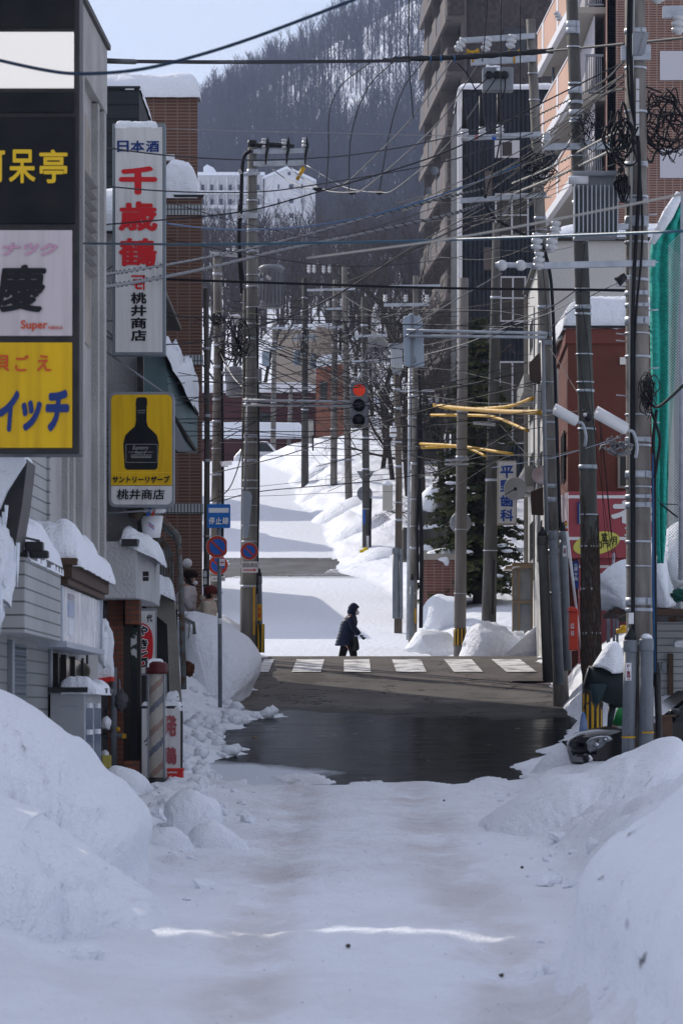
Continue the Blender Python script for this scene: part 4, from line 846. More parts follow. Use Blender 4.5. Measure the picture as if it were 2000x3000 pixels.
m = MB(); m.wall(4.27, 78.9, 4.27, 79, Z(1405, 79), Z(1262, 79), -.03); m.wall(4.29, 79.75, 4.29, 79.85, Z(1405, 79), Z(1262, 79), -.03); m.wall(4.31, 80.6, 4.31, 80.7, Z(1405, 79), Z(1262, 79), -.03); m.build('window_frame', FRAMEB, b, split=True)
m = MB(); m.pbox(1814, 1046, 1834, 1068, 77.93, .08); m.build('vent', CREAMA, b, bevel=.01)
m = MB(); slats_win(m, 1808, 1330, 1900, 1430, 78, 2, 0, 1, 7); m.build('window', [TANW, GLASS], b)
m = MB(); m.pbox(1695, 1640, 1990, 2100, 77.6, .3); m.build('ground_floor', mat('dim pink wall', (.28, .08, .09), .8), b)
PINKS = mat('faded pink sign face', (.36, .075, .09), .5, (.30, .06, .075), 2)
t_ = T('shop_sign', 'pink shop sign with white bands and a yellow price oval on the red building', 'sign', P(1750, 1640, 76.5))
d = 76.5
m = MB(); m.pbox(1664, 1440, 1990, 1634, d, .5); m.build('board', PINKS, t_, bevel=.01)
m = MB(); m.polyz([(X(1664, d), d), (X(1652, d), d + 1.4), (X(1664, d), d + 1.4)], Z(1634, d), Z(1440, d)); m.build('side_board', mat('pale pink side', (.50, .40, .42), .5), t_)
m = MB(); m.pbox(1664, 1451, 1990, 1460, d - .006, .006); m.pbox(1664, 1573, 1990, 1582, d - .006, .006); m.build('white_band', WHITEL, t_, split=True)
m = MB(); m.text('ネ', 1788, 1466, 1870, 1534, d - .012, .06); m.text('ッ', 1878, 1480, 1930, 1534, d - .012, .06); m.text('1', 1692, 1476, 1700, 1534, d - .012, .03); m.text('万', 1826, 1545, 1900, 1570, d - .012, .04); m.build('lettering', WHITEL, t_)
m = MB(); c0 = [(1746 + 68 * math.cos(a), 1592 + 33 * math.sin(a) - 12 * math.cos(a)) for a in np.linspace(0, 2 * math.pi, 40)[:-1]]; m.ppoly(c0, d - .016, .012); m.build('oval', mat('pale yellow vinyl', (.62, .58, .12), .5), t_)
m = MB(); m.text('室', 1760, 1561, 1778, 1586, d - .02, .02); m.text('円', 1765, 1582, 1781, 1604, d - .02, .02); m.text('/', 1782, 1576, 1790, 1601, d - .02, .02); m.text('月', 1791, 1572, 1806, 1596, d - .02, .02); m.text('0', 1750, 1586, 1763, 1608, d - .02, .02); m.text('空', 1700, 1578, 1722, 1602, d - .02, .02); m.build('lettering', BLKL, t_)
t00 = t_
t_ = T('shop_sign', 'lower pink sign band with a white strip under the yellow price oval', 'sign', P(1750, 1740, 76.8))
m = MB(); m.pbox(1695, 1637, 1990, 1752, 76.8, .4); m.build('board', PINKS, t_); m = MB(); m.pbox(1695, 1656, 1990, 1664, 76.79, .01); m.pbox(1740, 1680, 1990, 1718, 76.79, .01); m.build('white_band', WHITEL, t_, split=True)
m = MB(); m.text('富', 1758, 1686, 1772, 1708, 76.785, .03); m.build('lettering', REDL, t_)
t_ = T('address_sign', 'narrow navy street address plate with small white characters next to the ivy pole', 'sign', P(1685, 1725, 75.5))
m = MB(); m.pbox(1677, 1644, 1694, 1724, 75.5, .02); m.build('plate', NAVY, t_)
m = MB()
for i, ch in enumerate('花園二丁目'): m.text(ch, 1681, 1652 + 10 * i, 1690, 1660.5 + 10 * i, 75.495, .0)
m.build('lettering', WHITEL, t_)
m = MB(); m.pbox(1690, 1470, 1696, 1535, 76.46, .02); m.build('side_plate', NAVY, t00)
t_ = T('red_box', 'bright red street box with white letters in the snow between the right poles', 'post box', P(1678, 1905, 72))
m = MB(); m.pbox(1668, 1792, 1692, 1905, 72, .5); m.build('body', mat('bright red paint', (.62, .06, .03), .4), t_, bevel=.02)
m = MB(); m.polyy([(X(1664, 72), Z(1792, 72)), (X(1668, 72), Z(1776, 72)), (X(1688, 72), Z(1782, 72)), (X(1694, 72), Z(1794, 72))], 71.95, 72.55); m.build('top', mat('bright red paint', (.62, .06, .03), .4), t_, bevel=.02)
m = MB(); m.text('LS', 1671, 1826, 1680, 1842, 71.99, .05); m.text('15', 1671, 1848, 1680, 1862, 71.99, .05); m.build('lettering', WHITEL, t_)
t_ = T('snow_marker', 'leaning red and white striped snow marker pole beside the ivy pole', 'marker pole', P(1700, 1900, 72.5))
m = MB(); a, c = P(1656, 1526, 72.5), P(1700, 1900, 72.5); sp = lambda t: a.lerp(c, t)
for t0, t1, r, mi in ((0, .012, .02, 1), (.012, .04, .022, 2), (.04, .06, .022, 0), (.06, .08, .022, 1), (.08, .69, .025, 0), (.69, .735, .028, 1), (.735, 1, .022, 0)): m.tube([sp(t0), sp(t1)], r, 8, mi)
m.build('pole', [WHITEP, REDP, YELP], t_)
# --- white narrow building with the dentist sign
b = T('white_building', 'narrow off white building with balconies behind the right signal pole', 'building', P(1580, 1850, 88))
xa, xb = X(1598, 86), X(1546, 97)
CREW = mat('cream render', (.58, .57, .53), .85, (.50, .49, .46), 1, .3, 20)
m = MB(); m.polyz([(xa, 86), (9.5, 86), (9.5, 97), (xb, 97)], .5, Z(862, 97)); m.build('wall', CREW, b)
m = MB(); m.wall(xb - .1, 97.1, xb - .02, 98.6, .5, Z(880, 98), -3); m.build('end_wall', TANW, b)
m = MB(); m.polyz([(xa - .1, 85.9), (9.6, 85.9), (9.6, 97.2), (xb - .12, 97.2)], Z(862, 97), Z(853, 97)); m.build('roof_edge', FRAMEB, b)
m = MB(); m.snow(xb, 9.4, 86, 97, Z(853, 97), .35, 30, 20, 4, .4); m.build('snow_cap', SNOW, b)
def fw(d): return xa + (xb - xa) * (d - 86) / 11
m = MB()
for y0, y1 in ((940, 1025), (1130, 1235), (1330, 1440), (1530, 1640)): m.wall(fw(88) - .02, 88, fw(90.6) - .02, 90.6, Z(y1, 89), Z(y0, 89), -.04); m.wall(fw(92.5) - .02, 92.5, fw(95.5) - .02, 95.5, Z(y1, 94), Z(y0, 94), -.04)
m.build('window', GLASS, b, split=True)
m = MB(); m.polyz([(fw(92), 92), (fw(96.5), 96.5), (fw(96.5) - .28, 96.7), (fw(92) - .28, 91.8)], Z(1168, 94), Z(1118, 94)); m.polyz([(fw(92), 92), (fw(96.5), 96.5), (fw(96.5) - .25, 96.7), (fw(92) - .25, 91.8)], Z(1440, 94), Z(1380, 94)); m.build('balcony', GREYW, b, bevel=.015, split=True)
m = MB(); m.tube([P(1577, 860, 87.6), P(1577, 1640, 87.6)], .03, 8); m.tube([P(1563, 900, 90), P(1563, 1700, 90)], .02, 8); m.build('downpipe', GREYP, b, split=True)
t_ = T('octagon_sign', 'dark brown octagonal wall sign on the white building near the signal arm', 'sign', P(1562, 1122, 86)); m = MB(); m.ppoly([(1548, 1064), (1575, 1034), (1592, 1040), (1592, 1112), (1584, 1121), (1558, 1121), (1550, 1112)], 84.6, .12); m.build('board', mat('brown board', (.07, .055, .042), .6), t_, bevel=.02)
t_ = T('octagon_sign', 'dark brown wall box lower down beneath the satellite dish', 'sign', P(1562, 1510, 85.6)); m = MB(); m.ppoly([(1552, 1440), (1590, 1425), (1592, 1510), (1556, 1508)], 85.0, .12); m.build('board', mat('brown board', (.07, .055, .042), .6), t_, bevel=.02)
t_ = T('entrance_porch', 'glazed entrance porch with a brown frame and snowy roof beside the dark conifer', 'porch', P(1530, 1840, 93))
d = 93
m = MB()
for a, c in ((1499, 1504), (1514, 1522), (1554, 1560)): m.pbox(a, 1655, c, 1850, d, .06)
m.pbox(1499, 1648, 1560, 1657, d - .01, .08); m.pbox(1499, 1760, 1560, 1768, d - .008, .07); m.build('frame', mat('tan aluminium', (.26, .19, .12), .4), t_, split=True)
m = MB(); m.pbox(1503, 1657, 1556, 1848, d + .03, .02); m.build('glass', mat('pale glass', (.30, .31, .31), .1, (.2, .22, .24), 2), t_)
m = MB(); m.ppoly([(1476, 1668), (1482, 1658), (1552, 1650), (1560, 1664)], d - .1, 1.2); m.build('roof', mat('tan aluminium', (.26, .19, .12), .4), t_)
m = MB(); m.pillow([(1474, 1668), (1478, 1657), (1500, 1652), (1552, 1647), (1554, 1655), (1490, 1662)], d - .15, 1.2, 7, .015, 4); m.build('snow_cap', SNOW, t_)
d = 92
t_ = T('dentist_sign', 'white vertical sign with blue characters between the bare poles and the white building', 'sign', P(1485, 1538, d))
m = MB(); m.pbox(1456, 1349, 1513, 1538, d, .2); m.build('frame', TANW, t_, bevel=.01); m = MB(); m.pbox(1459, 1352, 1510, 1533, d - .01, .01); m.build('panel', WHITEA, t_)
m = MB()
for i, ch in enumerate('平野歯科'): m.text(ch, 1464, 1364 + 42.5 * i, 1503, 1400 + 42.5 * i, d - .015, .03)
m.build('lettering', mat('blue lettering', (.015, .06, .30), .4), t_)
t_ = T('satellite_dish', 'white satellite dish overlapping the blue lettered dentist sign', 'satellite dish', P(1512, 1470, 90))
m = MB(); m.lathe([(0, .10), (.12, .08), (.22, .03), (.255, -.02), (.25, -.03), (.2, .02), (.1, .06), (0, .08)], P(1508, 1432, 90), 28, axis='y'); m.build('dish', mat('dish enamel', (.42, .43, .44), .5), t_); m = MB(); m.tube([P(1508, 1432, 90), P(1478, 1450, 89.7)], .012); m.pbox(1504, 1428, 1513, 1437, 89.9, .05); m.build('arm', BLKP, t_); m = MB(); m.tube([P(1512, 1436, 90.1), P(1550, 1446, 90.4)], .02); m.build('bracket', PIPE, t_)
t_ = T('satellite_dish', 'second white dish seen edge on behind the right signal pole', 'satellite dish', P(1585, 1410, 88)); m = MB(); m.lathe([(0, .08), (.15, .05), (.2, -.02), (.15, .02), (0, .05)], P(1584, 1392, 85.6), 24, axis='y'); m.build('dish', WHITEP, t_)
# --- pale building with a snowy roof above the red one
b = T('grey_house', 'pale grey house with a sloping snow roof seen above the red building', 'house', P(1740, 1100, 108))
m = MB(); m.pbox(1625, 690, 2000, 1700, 108, 8); m.build('wall', GREYW, b); m = MB(); m.pbox(1612, 684, 2000, 704, 107.9, 8); m.build('eave', FRAMEB, b)
m = MB(); m.pillow([(1614, 690), (1625, 668), (1650, 658), (1720, 662), (2000, 655), (2000, 692)], 107.9, 6, 7, .04, 1); m.build('snow_cap', SNOW, b)
m = MB()
for x in (1662, 1722, 1782): m.pbox(x, 704, x + 1.5, 1100, 107.97, .03)
m.build('panel_joint', TANW, b, split=True)
# --- salmon balcony apartment block
b = T('apartment_block', 'salmon balcony apartment block with a red brown tile end wall, upper right', 'building', P(1800, 1500, 138))
xl = X(1777, 134)
m = MB(); m.polyz([(xl, 134), (22, 134), (22, 150), (xl - .3, 150)], 5, 30); m.build('end_wall', BRICKO, b)
m = MB(); m.wall(xl - .02, 134.0, xl - .02, 134.35, 5, 30, -.3); m.build('corner_trim', SALMON, b)
px_ = lambda d: X(1675, 134) + (X(1573, 148) - X(1675, 134)) * (d - 134) / 14
WL = mat('lavender white wall', (.48, .47, .50), .85); TRIM = mat('pale trim', (.66, .65, .66), .6); SOF = mat('beige soffit', (.33, .30, .26), .9)
zs = [25.75, 22.9, 20.05, 17.2, 14.35, 11.5, 8.65]
for n_, z in enumerate(zs):
    k = MB(); k.polyz([(px_(134.6) + .06, 134.6), (xl, 134.6), (xl, 148), (px_(148) + .06, 148)], z, z + .2); k.build('floor_slab', SOF, b)
    k = MB(); k.wall(px_(134.6), 134.6, px_(148), 148, z + .26, z + 1.5, -.12); k.build('parapet', SALMON, b, bevel=.01)
    k = MB(); k.wall(px_(134.5) - .05, 134.5, px_(148.1) - .05, 148.1, z - .02, z + .26, -.2); k.wall(px_(134.6) - .03, 134.6, px_(148) - .03, 148, z + 1.5, z + 1.55, -.2); k.wall(px_(139.2) - .02, 139.2, px_(139.8) - .02, 139.8, z + .26, z + 1.5, -.05); k.wall(px_(145.2) - .02, 145.2, px_(145.8) - .02, 145.8, z + .26, z + 1.5, -.05); k.build('trim', TRIM, b, split=True)
    k = MB(); k.wall(xl - .35, 134.8, xl - .35, 149.9, z + .2, z + 2.8, .03); k.build('inner_wall', WL, b)
    k = MB()
    for q in range(8): k.box(8.05 + q * .065, 8.08 + q * .065, 134.6, 134.63, z + .3, z + 1.45)
    k.box(8.0, 8.6, 134.58, 134.65, z + 1.42, z + 1.5); k.box(8.0, 8.6, 134.58, 134.65, z + .25, z + .31); k.box(8.0, 8.04, 134.57, 134.66, z + .2, z + 1.52); k.build('end_railing', GREYP, b)
    k = MB(); k.tube([(px_(146) + .4, 146, z + .2), (px_(146) + .4, 146, z + 2.85)], .05, 8); k.build('drain_pipe', PIPE, b)
m = MB()
for z in (24.3, 17.9, 21.1): m.box(10.4, 22, 133.94, 134, z - .5, z + .45)
m.build('band', WL, b, split=True)
# --- dark corrugated block in front of the tall one
b = T('corrugated_building', 'dark grey corrugated building with snow on its flat roof and brown windows', 'building', P(1450, 1500, 150))
m = MB(); m.pbox(1346, 258, 1760, 1500, 150, 12); m.build('wall', CORR, b)
m = MB(); m.pbox(1340, 262, 1353, 1400, 149.9, .6); m.build('corner_trim', WHITEP, b)
m = MB(); m.snow(X(1344, 150), X(1760, 150), 149.9, 156, Z(258, 150), .22, 50, 12, 3, .4, .2); m.build('snow_cap', SNOW, b)
BRG = mat('brown tinted glass', (.045, .036, .028), .12, (.06, .05, .04), .7)
for (x0, y0, x1, y1, n_) in ((1448, 411, 1521, 462, 1), (1449, 566, 1548, 694, 2), (1463, 809, 1540, 943, 2), (1460, 1058, 1540, 1300, 2)):
    m = MB(); slats_win(m, x0, y0, x1, y1, 150, n_, 0, 1, 5)
    if y1 < 470: m.pbox(1448, 411, 1470, 462, 149.93, .03); m.pbox(1499, 411, 1521, 462, 149.93, .03)
    elif y1 < 1000: m.pbox(x0, y0 + 62, x1, y0 + 66, 149.94, .03)
    m.build('window', [FRAMEW, BRG], b)
m = MB()
for y0, y1 in ((500, 573), (724, 790), (948, 1014)): m.pbox(1417, y0, 1441, y1, 149.5, .4)
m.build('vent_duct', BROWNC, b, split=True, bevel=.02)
# --- tall taupe apartment tower
b = T('apartment_tower', 'tall taupe apartment tower with rows of receding balconies behind the dark corrugated building', 'building', P(1400, 1300, 210))
xf = X(1308, 207); sl = (X(1232, 226) - xf) / 19
tx = lambda d: xf + sl * (d - 207)
m = MB(); m.polyz([(X(1366, 208.5), 208.5), (16, 208.5), (16, 232), (tx(228) + 1.2, 228), (tx(209) + 1.25, 209)], 8, 42); m.build('wall', BRICKB, b)
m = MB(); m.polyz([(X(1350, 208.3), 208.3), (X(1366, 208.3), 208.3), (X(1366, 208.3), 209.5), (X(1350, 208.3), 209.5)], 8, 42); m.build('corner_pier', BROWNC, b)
m = MB()
for (y0, y1) in ((82, 150), (300, 360)): m.pbox(1477, y0, 1540, y1, 208.4, .1)
m.build('window', GLASS, b, split=True)
DKR = mat('dark railing', (.035, .03, .03), .5)
fl = (2080 - 215) / 12000 * 207
for n_ in range(-6, 4):
    z = fl + 2.81 * n_
    if z < 9: continue
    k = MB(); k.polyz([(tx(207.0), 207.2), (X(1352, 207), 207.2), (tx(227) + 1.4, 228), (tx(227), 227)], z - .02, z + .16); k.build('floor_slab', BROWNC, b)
    k = MB()                                                        # rounded front parapet
    pts = [(X(1354, 207), 207.0), (tx(207) + .35, 207.0)] + [(tx(207) + .35 - .35 * math.sin(a), 207.35 - .35 * math.cos(a)) for a in np.linspace(0, math.pi / 2, 6)] + [(tx(208.4), 208.4)]
    inn = [(x + .09, y + .06) for x, y in pts]; k.polyz(pts[::-1] + inn, z + .16, z + 1.35); k.build('front_parapet', BRICKB, b)
    k = MB()
    for d0, d1 in ((208.4, 211.6), (214.6, 217.6), (220.5, 224.0)): k.wall(tx(d0), d0, tx(d1), d1, z, z + 1.35, -.12)
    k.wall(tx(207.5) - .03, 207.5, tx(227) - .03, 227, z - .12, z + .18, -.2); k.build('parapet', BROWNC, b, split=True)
    k = MB()
    for d0, d1 in ((211.6, 214.6), (217.6, 220.5), (224.0, 227.0)): k.wall(tx(d0) + .03, d0, tx(d1) + .03, d1, z + .16, z + 1.15, -.03)
    k.build('railing', DKR, b, split=True)
    k = MB(); k.wall(tx(208) + 1.15, 209.2, tx(227) + 1.15, 227, z + .16, z + 2.7, -.03); k.build('balcony_window', GLASS, b)
    k = MB()
    for d0 in (211.6, 217.6, 224.0): k.polyz([(tx(d0) + .05, d0), (tx(d0) + 1.2, d0), (tx(d0) + 1.2, d0 + .15), (tx(d0) + .05, d0 + .15)], z + .16, z + 2.7)
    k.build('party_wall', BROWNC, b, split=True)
for px, py, dd in ((1273, 500, 216), (1258, 560, 220)):
    t_ = T('satellite_dish', 'grey satellite dish on the tall tower, %s' % ('the upper one' if py == 500 else 'the lower one'), 'satellite dish', P(px, py + 30, dd)); m = MB(); m.lathe([(0, .1), (.12, .09), (.2, .03), (.22, -.02), (.2, 0), (0, .06)], P(px, py, dd - 1.5), 20, axis='y'); m.build('dish', GREYP, t_); m = MB(); m.tube([P(px + 3, py, dd - 1.3), P(px + 6, py + 34, dd - 1)], .03, 6); m.build('mast', PIPE, t_)
# --- brick garden wall with snow, grey block walls behind
b = T('brick_wall', 'red brick wall corner with a pad of snow on top behind the grey poles', 'wall', P(1280, 1770, 108))
m = MB(); m.pbox(1238, 1640, 1345, 1790, 108, 4); m.build('brickwork', BRICKR, b); m = MB(); m.pbox(1237, 1612, 1250, 1640, 107.9, .6); m.pbox(1250, 1622, 1345, 1640, 107.95, 4); m.build('coping', TANW, b, split=True)
m = MB(); m.pillow([(1240, 1622), (1255, 1610), (1290, 1600), (1336, 1598), (1350, 1625), (1345, 1655), (1310, 1648), (1262, 1634)], 107.8, 4, 7, .03, 1.5, 4); m.build('snow_cap', SNOW, b)
b = T('block_wall', 'grey block retaining wall with snow ledges below the bare shrubs', 'wall', P(1280, 1600, 118))
m = MB(); m.pbox(1225, 1500, 1300, 1600, 118, 3); m.pbox(1288, 1430, 1312, 1600, 117.8, 3); m.pbox(1180, 1545, 1420, 1640, 117.4, 2); m.build('stonework', CONC2, b, split=True)
m = MB(); m.pillow([(1230, 1448), (1262, 1418), (1290, 1440), (1290, 1495), (1230, 1492)], 117.8, 2, 7, .03, 1.5, 7); m.pillow([(1180, 1545), (1230, 1535), (1296, 1536), (1296, 1548), (1180, 1552)], 117.3, 1, 5, .02); m.pillow([(1228, 1600), (1250, 1590), (1272, 1606), (1262, 1622), (1230, 1625)], 116.5, 1, 5, .02); m.build('snow_cap', SNOW, b, split=True)
# ------------------------------------------------------------------ utility poles
class Pole:
    def __init__(s, label, pts, d, w0, w1, mt=CONC, cat='utility pole', group=None, bands=5, name='utility_pole'):
        s.d = d; s.pts = pts; s.r0 = w0 * d / F / 2; s.r1 = w1 * d / F / 2               # pts: pixel centre line from the foot up
        s.o = T(name, label, cat, P(*pts[0], d), group)
        c = [P(*p, d) for p in pts]; s.z0, s.z1 = c[0].z, c[-1].z
        foot = c[0] + (c[0] - c[1]).normalized() * 1.2
        m = MB(); m.tube([foot] + c, [s.r0 * 1.02] + [s.rad(p.z) for p in c], 16); m.build('shaft', mt, s.o)
        rnd = random.Random(len(label) * 7 + int(pts[0][0]))
        for k in range(bands):
            z = s.z0 + (s.z1 - s.z0) * (.12 + .85 * (k + rnd.random() * .6) / bands); s.band(z, rnd.choice((.02, .03, .06)))
    def rad(s, z): return s.r0 + (s.r1 - s.r0) * (z - s.z0) / (s.z1 - s.z0)
    def at(s, z):
        c = [P(*p, s.d) for p in s.pts]
        for a, b in zip(c[:-1], c[1:]):
            if z <= b.z or b is c[-1]: t = (z - a.z) / (b.z - a.z); return a.lerp(b, t)
    def zy(s, py): return Z(py, s.d)
    def band(s, z, h=.05, mt=GALV):
        c = s.at(z); r = s.rad(z) + .008; m = MB(); m.lathe([(r, -h / 2), (r + .006, -h / 2), (r + .006, h / 2), (r, h / 2)], c, 16)
        if h > .04: m.box(c.x + r * .55, c.x + r * .95, c.y - r * 1.05, c.y - r * .7, c.z - h * .45, c.z + h * .45)
        m.build('clamp_band', mt, s.o)
    def bolts(s, y0, y1, n=8):
        for k in range(n):
            z = s.zy(y0) + (s.zy(y1) - s.zy(y0)) * k / max(1, n - 1); c = s.at(z); q = 1 if k % 2 else -1; m = MB()
            m.tube([c + Vector((q * s.rad(z) * .9, -.02, 0)), c + Vector((q * (s.rad(z) + .13), -.02, .01))], .01, 6); m.build('step_bolt', GALV, s.o)
    def arm(s, xa, ya, xb, yb, h=.1, dy=-.02, holes=True, dd=.08):
        d = s.d - s.rad(s.zy(ya)) - dd + dy + .06; m = MB(); a, b = P(xa, ya, d), P(xb, yb, d)
        m.add([a + Vector((0, 0, -h / 2)), b + Vector((0, 0, -h / 2)), b + Vector((0, 0, h / 2)), a + Vector((0, 0, h / 2))] + [q + Vector((0, .08, 0)) for q in (a + Vector((0, 0, -h / 2)), b + Vector((0, 0, -h / 2)), b + Vector((0, 0, h / 2)), a + Vector((0, 0, h / 2)))],
              [(0, 1, 2, 3), (7, 6, 5, 4), (0, 4, 5, 1), (1, 5, 6, 2), (2, 6, 7, 3), (3, 7, 4, 0)])
        return m.build('cross_arm', GALV, s.o, bevel=.006), d
    def insul(s, px, py, d=None, up=True, h=.24, r=.06, tilt=(0, 0), arm=None):
        c = P(px, py, d or s.d - .2); ax = Vector((tilt[0], tilt[1], 1 if up else -1)).normalized(); m = MB()
        for t0, rr in ((0, .5), (.08, .55), (.12, 1), (.3, 1), (.34, .6), (.42, .6), (.46, 1), (.66, 1), (.7, .6), (.78, .6), (.8, .85), (.95, .85), (1, .4)): pass
        pr = [(0, .5), (.1, .5), (.13, 1), (.3, 1), (.34, .62), (.42, .62), (.46, 1), (.64, 1), (.68, .62), (.76, .62), (.8, .88), (.96, .88), (1, .4)]
        m.tube([c + ax * (t0 * h) for t0, rr in pr], [r * rr for t0, rr in pr], 12); m.build('insulator', PORC, arm or s.o)
    def cable_run(s, pts, r=.02, mt=CABLE, name='cable_run', dd=None):
        m = MB(); m.tube(spline([P(a, b, (s.d - s.r0 - .02) if dd is None else dd) for a, b in pts], 6), r, 8); m.build(name, mt, s.o)
    def conduit(s, pts, w, dd=None, cap=True, mt=PIPE, name='cable_conduit'):
        d = s.d - s.r0 - .05 if dd is None else dd; m = MB(); r = w * d / F / 2; c = [P(a, b, d) for a, b in pts]
        m.tube(c, r, 16)
        for q in (c[-1],): m.lathe([(r + .004, -.16), (r + .008, -.15), (r + .008, -.02), (r + .004, 0)], q, 16); 
        o = m.build(name, mt, s.o)
        if cap: m = MB(); m.lathe([(r, 0), (r * .9, .05), (.03, .12), (.028, .16), (0, .16)], c[-1], 14); m.build('end_cap', BLK, o)
        return o

# --- near right pole
H3 = Pole('thick concrete pole nearest on the right with finned transformer, black cables and two conduits', [(1874, 2230), (1866, 1100), (1858, -60)], 55, 80, 58, bands=16)
H3.cable_run([(1845, 1440), (1844, 1100), (1846, 800), (1850, 300), (1856, -60)], .018, mat('cable cover', (.34, .34, .33), .6), 'cable_cover', 54.86); H3.cable_run([(1856, 2130), (1850, 1500), (1852, 900), (1872, 500), (1852, 300), (1846, 120), (1848, -60)], .026); H3.cable_run([(1852, 2100), (1856, 1600), (1858, 1000), (1880, 700), (1866, 420), (1838, 240), (1840, -60)], .016)
H3.cable_run([(1922, 2060), (1918, 1800), (1916, 1400), (1912, 1290), (1922, 1200)], .022); H3.cable_run([(1919, 1970), (1913, 1700), (1912, 1330)], .02, BLUEC)
H3.conduit([(1838, 2236), (1845, 1875)], 38, 54.65); H3.conduit([(1890, 2214), (1892, 1872)], 39, 54.65, False); H3.conduit([(1930, 2200), (1924, 1975)], 20, 54.9, mt=BLKP)
m = MB(); m.lathe([(.085, 0), (.07, .045), (.03, .07), (0, .072)], P(1892, 1872, 54.65), 16); m.build('snow_cap', SNOW, H3.o)
for a, y, x in ((1826, 2158, 1838), (1873, 2144, 1891)): m = MB(); c = P(x + 2, y + 2, 54.65); m.lathe([(.09, -.012), (.096, -.012), (.096, .012), (.09, .012)], c, 16); m.build('yellow_tie', YELP, H3.o)
m = MB(); m.pbox(1831, 1942, 1848, 1994, 54.55, .01); o = m.build('number_plate', WHITEP, H3.o); m = MB(); m.text('F', 1836, 1947, 1843, 1956, 54.548, .02); m.pbox(1838.5, 1959, 1840, 1965, 54.547, .002); m.text('富', 1834.5, 1966, 1845, 1976, 54.548, .04); m.text('岡', 1834.5, 1977, 1845, 1986, 54.548, .03); m.text('16', 1836, 1987, 1844, 1993, 54.548, .02); m.build('lettering', mat('maroon lettering', (.25, .03, .06), .5), o)
for x0, t0 in ((1838, 2060), (1886, 1990)):
    m = MB(); 
    for k, ch in enumerate('北海道ケーブル SUP 125AX2.75'): 
        if ch != ' ': m.text(ch, x0 - 3 + k * .1, t0 + k * 7.4, x0 + 3 + k * .1, t0 + 6 + k * 7.4, 54.56, 0)
    m.build('stencil_lettering', mat('grey stencil', (.10, .11, .12), .6), H3.o)
m = MB(); m.pbox(1840, 1795, 1855, 1828, 54.75, .02); o = m.build('number_plate', WHITEP, H3.o)
a_, d_ = H3.arm(1560, 778, 1918, 770, .085)
for x in (1470, 1525): m = MB(); m.lathe([(0, -.06), (.04, -.05), (.068, -.02), (.074, .02), (.05, .06), (0, .07)], P(x, 777, d_), 18, axis='y'); m.build('strain_insulator', PORC, a_)
m = MB(); m.tube([P(1450, 776, d_ + .04), P(1570, 778, d_ + .04)], .035, 8); m.build('insulator_rod', GALV, a_)
for x, y in ((1570, 735), (1576, 790), (1625, 700), (1614, 735)): H3.insul(x, y, d_ - .02, h=.24, r=.075, tilt=(.05, 0), arm=a_)
a_, d_ = H3.arm(1818, 155, 1905, 152, .2); m = MB(); m.pbox(1852, 95, 1882, 160, 54.4, .12); m.add([P(1886, 95, 54.38), P(1900, 95, 54.38), P(1886, 160, 54.38), P(1868, 160, 54.38)], [(0, 1, 2, 3)]); m.build('junction_box', GREYP, H3.o, bevel=.01)
for y0 in range(230, 370, 34): m = MB(); m.pbox(1862, y0, 1871, y0 + 30, 54.62, .05); m.build('terminal', PORC, H3.o)
a_, d_ = H3.arm(1940, 35, 2080, 30, .16); 
for x, y in ((1925, 10), (1985, 100)): H3.insul(x, y, d_, h=.25, r=.09, arm=a_)
for y, h in ((1290, .05), (1305, .03), (1455, .05), (1480, .07), (1762, .10), (1786, .04), (1390, .09), (650, .14), (590, .05), (820, .04), (940, .1), (895, .05)): H3.band(H3.zy(y), h)
H3.bolts(1000, 1240, 4); H3.bolts(560, 980, 7)
# finned transformer on a bracket
def fin_transformer(parent, x0, y0, x1, y1, d, nf=11, lid=True):
    m = MB(); m.pbox(x0 + 8, y0 + 12, x1 - 6, y1 - 8, d + .12, .38); tank = m.build('transformer', GREYP, parent, bevel=.02)
    for k in range(nf):
        x = x0 + 6 + (x1 - x0 - 14) * k / (nf - 1); m = MB(); m.pbox(x - 1.6, y0 + 42 * (x1 - x0) / 140, x + 1.6, y1 - 10, d, .2); m.build('cooling_fin', mat('fin metal', (.40, .42, .45), .45) if 'fin metal' not in bpy.data.materials else bpy.data.materials['fin metal'], tank)
    m = MB(); m.pbox(x0, y0, x1, y0 + 14, d - .02, .6); m.pbox(x0 + 10, y1 - 10, x1 - 8, y1 + 2, d - .01, .5); m.build('lid', GREYP, tank, bevel=.02, split=True); return tank
tk = fin_transformer(H3.o, 1676, 500, 1816, 690, 54.6)
m = MB(); m.lathe([(.055, -.13), (.055, .13)], P(1693, 527, 54.5), 14, axis='x'); m.build('bushing', PORC, tk)
m = MB(); m.pbox(1806, 570, 1840, 586, 54.7, .1); m.pbox(1806, 655, 1840, 671, 54.7, .1); m.build('bracket', GALV, tk, split=True)
